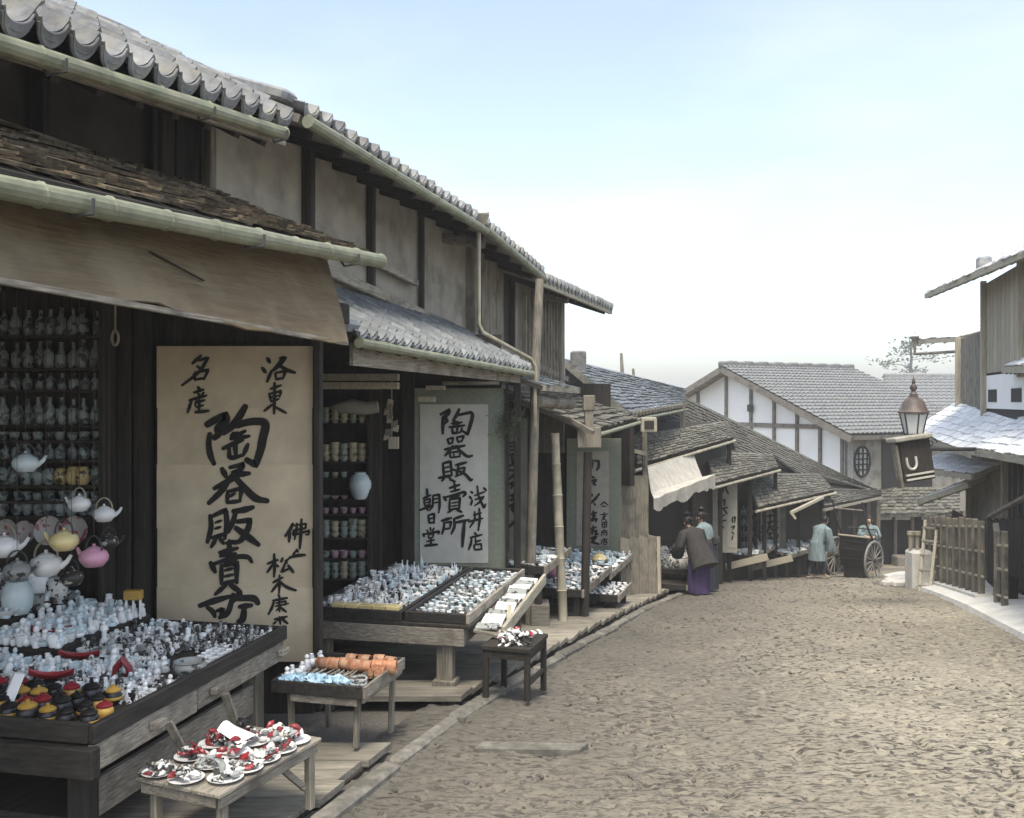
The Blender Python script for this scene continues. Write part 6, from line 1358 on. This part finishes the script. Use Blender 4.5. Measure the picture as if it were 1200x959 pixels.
# stalls further on
stall('dim stall table crowded with ornaments before the women', U(812, 668, 17.4), R(18), 2.2, 1.2, 0, None, items=[(.1, 2.1, .05, 1.1, .15, [FIGS['porc_dark'][0], FIGS['porc_shade'][1], FIGS['porc_ink'][2], FIGS['porc_shade'][0], ws[3]], 'ornament', 'on the crowded stall table before the women', 'ornament', 'on the stall before the women', 1.7)])
stall('low stool shaped stall table under the crowded one before the women', U(806, 686, 16.9), R(18), .8, .6, 0, None)
stall('stall table of white ware below the faded lettered strip', U(884, 652, 23.2), R(30), 2.4, 1.3, 0, None, items=[(.1, 2.3, .05, 1.25, .17, wx, 'ware', 'on the stall table below the faded lettered strip', 'ware', 'below the lettered strip', 1.9)])
stall('stall table of white ware below the pale lettered board', U(925, 651, 25.0), R(40), 2.2, 1.3, 0, None, items=[(.1, 2.1, .05, 1.25, .18, wx, 'ware', 'on the stall table below the pale lettered board', 'ware', 'below the lettered board', 2.0)])
stall('dim last stall table of grey ware behind the man', U(950, 648, 27.4), R(45), 1.8, 1.2, 0, None, items=[(.1, 1.7, .05, 1.15, .2, [FIGS['porc_shade'][0], ws[3], FIGS['porc_dark'][1]], 'ware', 'on the last stall table behind the man', 'ware', 'on the last stall', 2.0)])
for k, (px, py, d) in enumerate(((875, 660, 22.9), (905, 661, 24.4))):
    b = MB(); p = U(px, py, d); b.beam(p-RD*.5-UP*.12, p+RD*.5+UP*.18, .06, .16); tag(obj('sloped_board', b, M['pale_s'], None, base=p), ('sloping pale board at the front of the stall below the faded strip', 'sloping pale board at the front of the stall below the pale lettered board')[k], 'board')
# bottle shelf between the far signs
shelf('dim far shelf of bottles between the two far lettered strips', U(866, 0, 24.2).x, U(884, 0, 24.2).x, 24.3, [(HZ-y)/F*24.2 for y in (604, 616, 629, 642)], .3, -4.2, -2.6, M['dark'], -4.3)
for y in (604, 616, 629, 642):
    for i in range(4): put('bottle', lat('piece', P_BOT, M['porc_shade'], 8) if i == 0 and y == 604 else bpy.data.objects['bottle.%03d' % 0].data if False else me_b, (U(867.5+i*4.4, 0, 24.1).x, 24.12, (HZ-y)/F*24.2), 'pale bottle on the dim far shelf between two lettered strips', 'bottle', 'bottles on the far shelf', sc=1.35)
# ------------------------------------------------------------------ right hand fence, ladder, stone pillar, lantern
FO = .40
def dF(px): return (2.68+FO)/((px-600)/F-.29)
fe = thing('picket_fence', 'tall wooden picket fence with three pale rails along the white pavement', 'fence', (rx(17, FO), 17, gz(17)))
pxs = [1086+6.4*k for k in range(11)]
pxs = [1085, 1091, 1098, 1105, 1112, 1119.5, 1127, 1135, 1142.5, 1150]
for i, px in enumerate(pxs):
    d = dF(px); z0 = gz(d)+.12; h = 1.40-.022*i+random.uniform(-.02, .02); b = MB()
    b.beam(Y(d, FO, z0), Y(d, FO, z0+h), .10, .075, up=SD, ch=.012); obj('picket', b, M['wood_z'], fe)
for h in (.33, .72, 1.10):
    b = MB(); da, db = dF(1083), dF(1152); b.tube([Y(da, FO-.0, gz(da)+.12+h*1.12), Y((da+db)/2, FO, gz((da+db)/2)+.12+h*1.03), Y(db, FO, gz(db)+.12+h)], .022, 6); obj('rail', b, M['pale_s'], fe)
b = MB(); da, db = dF(1083), dF(1152)
b.slab([Y(da, FO-.12, gz(da)+.17), Y(db, FO-.12, gz(db)+.17), Y(db, FO+.15, gz(db)+.19), Y(da, FO+.15, gz(da)+.19)], .25, UP); tag(obj('fence_footing', b, M['stone_lt'], None, base=Y(17, FO, gz(17))), 'low white stone footing under the picket fence', 'footing')
ff = thing('fence_stub', 'short two picket fence piece at the right, nearer than the long fence', 'fence', (rx(13.4, FO), 13.4, gz(13.4)))
for px in (1168.5, 1177.5):
    d = dF(px); b = MB(); z0 = gz(d)+.12; b.beam(Y(d, FO, z0), Y(d, FO, z0+1.06), .085, .075, up=SD, ch=.012); obj('picket', b, M['wood_z'], ff)
for h in (.12, .50, .84):
    b = MB(); b.tube([Y(dF(1166), FO, gz(13.7)+.12+h), Y(dF(1180), FO, gz(12.8)+.12+h)], .02, 6); obj('rail', b, M['pale_s'], ff)
bw = thing('board_fence', 'dark low board fence behind the picket fence at the right edge', 'fence', (rx(15, .9), 15, gz(15)))
for k in range(9):
    a = dR(1157, .95)-k*.5; b = MB(); b.slab([Y(a, .95, gz(a)+.25), Y(a-.47, .95, gz(a)+.25), Y(a-.47, .95, gz(a)+1.38), Y(a, .95, gz(a)+1.38)], .05, -RD); obj('board', b, M['dark'], bw)
b = MB(); a = dR(1157, .95); b.beam(Y(a, .95, gz(a)+1.40), Y(a-4.5, .95, gz(a-4.5)+1.40+.5), .09, .05); obj('cap_rail', b, M['wood_s'], bw)
b = MB(); d = 14.0; p = Y(d, .62, gz(d)+.15); b.box(p+UP*.18, RD*.14, SD*.2, UP*.20, .03); tag(obj('dark_block', b, M['dark'], None, base=p), 'dark squared block between the long fence and the short fence piece', 'block')
b = MB(); b.beam(Y(14.6, .75, gz(14.6)+.4), Y(15.0, .70, gz(15)+1.28), .09, .06, up=SD, ch=.01); tag(obj('white_post', b, M['pale_z'], None, base=Y(14.6, .75, gz(14.6)+.3)), 'pale leaning post behind the last picket of the long fence', 'post')
ld = thing('ladder', 'small pale ladder leaning on the far end of the picket fence', 'ladder', U(1085, 700, 18.6))
l0, l1 = U(1077, 697, 18.6), U(1089, 699, 18.3); m0, m1 = U(1092, 612, 19.2), U(1099, 611, 19.0); m0.y += .3
for a, c in ((l0, m0), (l1, m1)): b = MB(); b.beam(a, c, .06, .05, ch=.008); obj('side_rail', b, M['pale_z'], ld)
for t in (.12, .32, .52, .72, .9): b = MB(); b.beam(l0.lerp(m0, t)-RD*.03, l1.lerp(m1, t)+RD*.05, .04, .04); obj('rung', b, M['pale_z'], ld)
st_ = thing('stone_pillar', 'squat white stone pillar with two pegs at the far end of the fence', 'pillar', U(1077, 700, 19.6)); p = U(1077, 672, 19.6)
b = MB(); b.box(p-UP*.05, (.22, 0, 0), (0, .22, 0), (0, 0, .54), .05); obj('block', b, M['stone_lt'], st_)
for px in (1067, 1075): q = U(px, 634, 19.6); b = MB(); b.tube([q-UP*.18, q+UP*.1, q+UP*.13, q+UP*.2], [.04, .045, .075, .07], 8); obj('peg', b, M['pale_z'], st_)
for i, (px, py, d, r, lab) in enumerate(((1046, 684, 21.5, .16, 'pale rubble stone nearest the rickshaw wheel'), (1055, 679, 22.4, .2, 'larger pale rubble stone before the stone pillar'), (1062, 688, 20.6, .14, 'small pale rubble stone at the pavement corner'), (1040, 690, 20.8, .12, 'lowest pale rubble stone lying on the road'), (1052, 690, 20.4, .13, 'flat pale rubble stone in the middle of the heap'))):
    b = MB(); p = U(px, py, d); p.z = gz(d); b.box(p+UP*r*.4, Vector((r, .1*r, 0)), Vector((-.1*r, r*.8, 0)), Vector((.1*r, 0, r*.5)), r*.3); tag(obj('rubble_stone', b, M['stone_lt'], None, base=p), lab, 'stone')
# lantern on its post
lp = thing('street_lantern', 'old street lantern with a domed copper top and tapered glass on a house wall arm', 'lantern', Vector((U(1084, 0, 14.9).x, 14.9, gz(14.9))))
LD = 14.6; LX = U(1070.5, 0, LD).x
zz = lambda py: (HZ-py)/F*LD
def hexr(name, prof, m, n=6, sm=False): b = MB(); b.lathe([(r, z) for r, z in prof], n, (LX, LD, 0)); return obj(name, b, m, lp, sm)
hexr('cap', [(.225, zz(485)), (.235, zz(483)), (.20, zz(480)), (.165, zz(472)), (.11, zz(467)), (.075, zz(466)), (.07, zz(464))], M['copper_top'], 12, True)
hexr('finial', [(.05, zz(466)), (.06, zz(462)), (.03, zz(459)), (.055, zz(455)), (.05, zz(452)), (.022, zz(450)), (.03, zz(448)), (.012, zz(444)), (.0, zz(441))], M['copper_top'], 10, True)
for k in range(6):
    a0, a1 = (k+.5)*math.pi/3, (k+1.5)*math.pi/3; r0, r1 = .125, .195; b = MB()
    f2 = lambda a, r, z: Vector((LX+r*math.cos(a), LD+r*math.sin(a), z))
    b.slab([f2(a0, r0, zz(509)), f2(a1, r0, zz(509)), f2(a1, r1, zz(486)), f2(a0, r1, zz(486))], .008); obj('glass_pane', b, M['lampglass'], lp)
    b = MB(); b.beam(f2(a0, r0+.006, zz(510)), f2(a0, r1+.006, zz(485)), .018, .018); obj('frame_bar', b, M['iron'], lp)
hexr('base_ring', [(.10, zz(515)), (.145, zz(512)), (.145, zz(509)), (.12, zz(508))], M['iron'])
b = MB(); b.tube([(LX, LD, zz(514)), (LX, LD, zz(520)), (LX+.10, LD+.12, zz(526)), (LX+.9, LD+.9, zz(530)), tuple(Y(16.8, WR+.05, zz(535)))], [.03, .035, .035, .035, .035], 8); obj('wall_arm', b, M['iron'], lp, True)
sb = thing('roofed_signboard', 'dark tilted signboard with a white letter and two white stripes below the lantern', 'sign', U(1072, 566, 14.4))
ctr = U(1073, 540, 14.4); ux = Vector((.90, .34, .10)).normalized(); uz = Vector((-.16, 0, 1)).normalized(); uy = uz.cross(ux).normalized()
if uy.y > 0: uy = -uy
b = MB(); b.box(ctr, ux*.30, uz*.31, uy*.04, .008); obj('board', b, M['dark'], sb)
b = MB(); b.box(ctr+uz*.36-ux*.05, ux*.36, uz*.035, uy*.12, .015); obj('little_roof', b, M['stone'], sb)
b = MB(); b.box(ctr-ux*.36-uz*.05, ux*.025, uz*.33, uy*.05, .006); obj('side_post', b, M['wood_z'], sb)
b = MB(); o = ctr+uy*.043-ux*.12-uz*.02
b.tube([o+ux*.09*math.cos(a)*1.0+uz*(.10*math.sin(a) if a > math.pi else 0)+uz*(.0) for a in [math.pi+math.pi*k/10 for k in range(11)]], .022, 6)
b.tube([o-ux*.09+uz*.0, o-ux*.09+uz*.09], .022, 6); b.tube([o+ux*.09, o+ux*.09+uz*.09], .022, 6); obj('letter', b, M['paper_grey'], sb)
for k in (0, 1): b = MB(); b.box(ctr+uy*.05-uz*(.20+.07*k), ux*.27, uz*.014, uy*.008); obj('stripe', b, M['paper_grey'], sb)
b = MB(); c_ = Vector((LX+.30, LD+.1, zz(519))); b.tube([c_+Vector((.11*(1-k/26)*math.cos(k*.42), 0, .09*(1-k/26)*math.sin(k*.42))) for k in range(24)], .012, 6); obj('scroll', b, M['iron'], lp, True)
b = MB(); b.beam(ctr-uy*.06+uz*.05, Vector((LX+.16, LD+.16, zz(526))), .05, .05); obj('bracket', b, M['iron'], sb)

# ------------------------------------------------------------------ rickshaw
RKP = Vector((U(1001, 0, 25.8).x, 25.8, gz(25.8))); rk = thing('rickshaw', 'black rickshaw seen from behind with spoked wheels and raised shafts, parked at the bend', 'rickshaw', RKP)
ra = R(-47); RX = Vector((math.cos(ra), math.sin(ra), 0)); RY = Vector((-math.sin(ra), math.cos(ra), 0))
rp = lambda x, y, z: RKP+RX*x+RY*y+UP*z
for sx_ in (-.56, .56):
    hub = rp(sx_, 0, .53); rim = []; w = thing_w = None
    b = MB(); b.tube([hub+(RY*math.cos(a)+UP*math.sin(a))*.51 for a in [2*math.pi*k/36 for k in range(37)]], .032, 6, False); wl_ = obj('wheel', b, M['iron'], rk, True); wl_.data.materials[0] = M['wheel']
    b = MB()
    for k in range(14):
        a = 2*math.pi*k/14+.1; b.tube([hub+(RY*math.cos(a)+UP*math.sin(a))*.05, hub+(RY*math.cos(a)+UP*math.sin(a))*.49], .016, 5)
    obj('spokes', b, M['wheel'], wl_)
    b = MB(); b.tube([hub-RX*.08, hub+RX*.08], [.07, .05], 10); obj('hub', b, M['blackware'], wl_)
b = MB(); b.tube([rp(-.56, 0, .53), rp(.56, 0, .53)], .025, 8); obj('axle', b, M['iron'], rk)
b = MB(); prof = [(-.42, .30), (-.46, .75), (-.40, 1.12), (.30, 1.02), (.36, .62), (.55, .58), (.5, .36), (-.1, .28)]
b.add([rp(s*.40*(1.0 if z > .5 else .9), y, z) for s in (-1, 1) for y, z in [(y+.36, z) for y, z in prof]], [tuple(range(7, -1, -1)), tuple(range(8, 16))]+[(i, (i+1) % 8, (i+1) % 8+8, i+8) for i in range(8)]); obj('body', b, M['blackware'], rk)
for k, z in enumerate((.52, .78, .98)): b = MB(); b.beam(rp(-.40, -.102+.02*(k == 2), z), rp(.40, -.102+.02*(k == 2), z), .02, .018); obj('trim', b, M['dark_x'], rk)
b = MB(); b.beam(rp(-.44, -.06, 1.14), rp(.44, -.06, 1.14), .05, .045, ch=.01); obj('seat_rail', b, M['pale_s'], rk)
b = MB(); b.box(rp(0, .10, .14), RX*.30, RY*.14, UP*.16, .02); obj('under_box', b, M['blackware'], rk)
for s in (-1, 1):
    b = MB(); b.tube([rp(s*.43, .80, .50), rp(s*.43, .20, 1.06), rp(s*.43-.08, .0, 1.5), rp(s*.43-.18, -.05, 2.08)], [.03, .03, .028, .024], 8); obj('shaft', b, M['blackware'], rk, True)
b = MB(); b.tube([rp(-.60, -.04, 1.86), rp(.28, -.04, 1.86)], .022, 8); obj('crossbar', b, M['wood_x'], rk)
b = MB(); b.tube([rp(-.40, .66, 1.02), rp(-.42, .46, 1.3), rp(.42, .46, 1.3), rp(.40, .66, 1.02)], .02, 6); obj('hood_frame', b, M['iron'], rk)

# ------------------------------------------------------------------ people
def person(label, pos, face, H=1.55, bend=0, arms=(), lower='k_indigo', upper='k_dark', robe=True, bun=True, stance=.09, sash=None, step=0.0, headturn=0, wide=1.0, long=False):
    k = H/1.6; t = thing('person', label, 'person', pos); t.rotation_euler = (0, 0, face); t.scale = (k, k, k)
    B = Matrix.Translation((0, 0, .86)) @ Matrix.Rotation(-bend, 4, 'X') @ Matrix.Translation((0, 0, -.86))
    V = []; E = []; Rr = []
    def v(p, r, par=None, up=False):
        p = Vector(p); V.append(B @ p if up else p); Rr.append(r)
        if par is not None: E.append((par, len(V)-1))
        return len(V)-1
    pel = v((0, 0, .88), .12); sp_ = v((0, 0, 1.06), .105, pel, True); ch = v((0, .0, 1.24), .115, sp_, True); nk = v((0, .015, 1.37), .048, ch, True)
    hb_ = v((0, .03, 1.44), .058, nk, True); hm = v((0, .03, 1.51), .082, hb_, True); ht = v((0, .015, 1.58), .062, hm, True)
    for s in (-1, 1):
        hp = v((s*stance, 0, .80), .085, pel); kn = v((s*(stance+.01), .03+s*step*.5, .46), .055, hp); an = v((s*stance, -.01+s*step, .085), .036, kn); to = v((s*(stance+.01), .10+s*step, .035), .03, an); v((s*(stance+.012), .15+s*step, .028), .022, to)
        sh = v((s*.155, 0, 1.30), .055, ch, True); el, wr = (arms[(s+1)//2] if arms else ((s*.22, .02, 1.05), (s*.2, .12, .85)))
        e_ = v(el, .042, sh, True); w_ = v(wr, .026, e_, True); dd = (Vector(wr)-Vector(el)).normalized(); sd2 = dd.cross(Vector((0, 0, 1))); sd2 = (sd2 if sd2.length > .1 else Vector((1, 0, 0))).normalized()
        pm = v(Vector(wr)+dd*.06, .027, w_, True)
        for q, ln in ((-.024, .062), (-.008, .074), (.008, .07), (.023, .055)):
            f0 = v(Vector(wr)+dd*.095+sd2*q, .0095, pm, True); f1 = v(Vector(wr)+dd*(.095+ln*.5)+sd2*q*1.15-UP*.006, .0085, f0, True); v(Vector(wr)+dd*(.095+ln)+sd2*q*1.2-UP*.022, .007, f1, True)
        th = v(Vector(wr)+dd*.05+sd2*.036*s, .010, pm, True); v(Vector(wr)+dd*.09+sd2*.052*s-UP*.008, .008, th, True)
    nose = v((0, .108, 1.49), .013, hm, True)
    me = bpy.data.meshes.new('body'); me.from_pydata([tuple(p) for p in V], E, []); me.materials.append(M['skin']); o = link('body', me, t)
    sk = o.modifiers.new('skin', 'SKIN'); sk.use_smooth_shade = True
    for i, r in enumerate(Rr): me.skin_vertices[0].data[i].radius = (r, r)
    me.skin_vertices[0].data[0].use_root = True
    sub = o.modifiers.new('subsurf', 'SUBSURF'); sub.levels = sub.render_levels = 1
    def part(name, b, m, up=True, sm=True):
        if wide != 1 and name in ('jacket', 'skirt', 'sash', 'kilted_robe', 'sleeve'): b.v = [Vector((p.x*wide, p.y*wide, p.z)) for p in b.v]
        if up: b.v = [B @ p for p in b.v]
        return link(name, b.mesh(name, M[m], sm), t)
    b = MB(); b.rings([(0, .012, 1.47, .088, .098), (0, -.005, 1.52, .096, .104), (0, -.01, 1.58, .09, .096), (0, -.01, 1.625, .06, .066), (0, -.01, 1.64, .02, .02)], 14)
    hv = []
    for p in b.v:            # leave the face open
        if p.y > .06 and p.z < 1.56: p = Vector((p.x*.8, .055, p.z))
        hv.append(p)
    b.v = hv
    if bun: b.lathe([(0, -.03), (.05, -.02), (.07, .02), (.05, .055), (0, .065)], 12, (0, -.05, 1.66)); b.lathe([(0, -.04), (.055, -.02), (.06, .02), (0, .05)], 10, (0, -.105, 1.53))
    part('hair', b, 'hair')
    b = MB()
    for s in (-1, 1): b.lathe([(0, -.008), (.008, 0), (0, .008)], 8, (s*.03, .100, 1.515)); 
    b.lathe([(0, -.004), (.02, 0), (0, .004)], 8, (0, .098, 1.452), 1, .5)
    part('eyes_and_mouth', b, 'hair')
    b = MB()
    for s in (-1, 1): b.lathe([(0, -.028), (.014, -.01), (.016, .012), (0, .028)], 8, (s*.088, .012, 1.50), .6, 1)
    part('ears', b, 'skin')
    b = MB(); b.rings(([(0, -.01, .52, .235, .20), (0, -.005, .68, .215, .185)] if long else [])+[(0, 0, .84, .165+.035*long, .135+.035*long), (0, 0, .98, .150+.03*long, .125+.03*long), (0, -.005, 1.12, .165, .13), (0, -.005, 1.25, .185, .135), (0, -.005, 1.32, .165, .11), (0, 0, 1.365, .085, .075), (0, .005, 1.40, .062, .06)], 18); part('jacket', b, upper)
    for s in (-1, 1):
        el, wr = (arms[(s+1)//2] if arms else ((s*.22, .02, 1.05), (s*.2, .12, .85))); el = Vector(el); wr = Vector(wr); m_ = el.lerp(wr, .7)
        b = MB(); b.tube([Vector((s*.12, 0, 1.30)), Vector((s*.17, 0, 1.285)), el, m_, m_.lerp(wr, .35)], [.075, .085, .085, .105, .10], 12)
        for i, p in enumerate(b.v): 
            if i >= 24: b.v[i] = p-UP*.06*max(0, (i-24)/36)*(1 if p.z < el.lerp(wr, .5).z else .2)
        part('sleeve', b, upper)
    if robe:
        b = MB(); b.rings([(0, 0, .05, .20, .17), (0, .01, .12, .205, .175), (0, .0, .4, .19, .16), (0, -.01, .7, .185, .165), (0, 0, .88, .165, .14), (0, 0, .96, .155, .13)], 20)
        b.v = [Vector((p.x*(1+.05*math.sin(7*math.atan2(p.y, p.x))), p.y*(1+.05*math.sin(7*math.atan2(p.y, p.x)+1)), p.z)) for p in b.v]; part('skirt', b, lower, False)
    else:
        b = MB(); b.rings([(0, 0, .46, .20, .17), (0, 0, .62, .19, .16), (0, 0, .80, .17, .14), (0, 0, .92, .155, .13)], 18); part('kilted_robe', b, upper, False)
        for s in (-1, 1):
            b = MB(); b.tube([(s*stance, 0, .80), (s*(stance+.01), .03+s*step*.5, .46), (s*stance, -.01+s*step, .11)], [.10, .068, .048], 12); part('legging', b, lower, False)
    if sash: b = MB(); b.rings([(0, 0, .90, .168, .14), (0, 0, .93, .172, .143), (0, 0, 1.02, .165, .138), (0, 0, 1.05, .16, .134)], 18); b.box((0, -.165, .99), (.10, 0, 0), (0, .04, 0), (0, 0, .09), .03); part('sash', b, sash)
    for s in (-1, 1):
        b = MB(); b.box((s*stance, .04+s*step, .018), (.045, 0, 0), (0, .12, 0), (0, 0, .016), .008); part('sandal', b, 'pale_s' if robe else 'rope', False)
    return t
yw = 17.0
person('woman seen from behind in a dark jacket and purple skirt bending over the stall', (U(819, 0, yw).x, yw, gz(yw)+.02), R(32), 1.42, .52, (((-.24, .10, 1.08), (-.16, .34, 1.0)), ((.25, .10, 1.06), (.17, .32, .98))), 'k_purple', 'k_dark', True, True, wide=1.3, long=True)
person('second woman in dark clothes with a teal sleeve, half hidden before the first', (U(830, 0, 18.0).x, 18.0, gz(18)+.03), R(60), 1.50, .25, (((-.24, .10, 1.08), (-.16, .30, 1.0)), ((.25, .06, 1.06), (.22, .28, 1.0))), 'k_indigo', 'k_teal', True, True, sash='k_dark', wide=1.25)
person('man in faded teal work clothes leaning forward beside the left rickshaw wheel', (U(957, 0, 25.0).x, 25.0, gz(25)+.02), R(-68), 1.66, .42, (((-.20, .14, 1.04), (-.14, .30, .84)), ((.20, .14, 1.04), (.14, .30, .84))), 'k_indigo', 'k_teal', False, False, step=.16, wide=1.2)
person('man in pale teal standing behind the rickshaw with only head and shoulders showing', (U(1018, 0, 27.6).x, 27.6, gz(27.6)+.02), R(165), 1.70, .05, (((-.24, .06, 1.10), (-.1, .24, 1.08)), ((.24, .06, 1.10), (.1, .24, 1.1))), 'k_indigo', 'k_teal', False, False)

# ------------------------------------------------------------------ haze
hz_ = MB(); hz_.abox(-430, 430, -45, 3040, -14, 6.2)
hm_ = bpy.data.materials.new('haze_air'); hm_.use_nodes = True; nt = hm_.node_tree
nt.nodes.remove(nt.nodes['Principled BSDF']); pv_ = nt.nodes.new('ShaderNodeVolumePrincipled'); pv_.inputs['Density'].default_value = .0016; pv_.inputs['Color'].default_value = (1, 1, 1, 1); pv_.inputs['Anisotropy'].default_value = .2
nt.links.new(pv_.outputs[0], nt.nodes['Material Output'].inputs['Volume'])
hzo = obj('haze', hz_, hm_, None); hzo['kind'] = 'stuff'
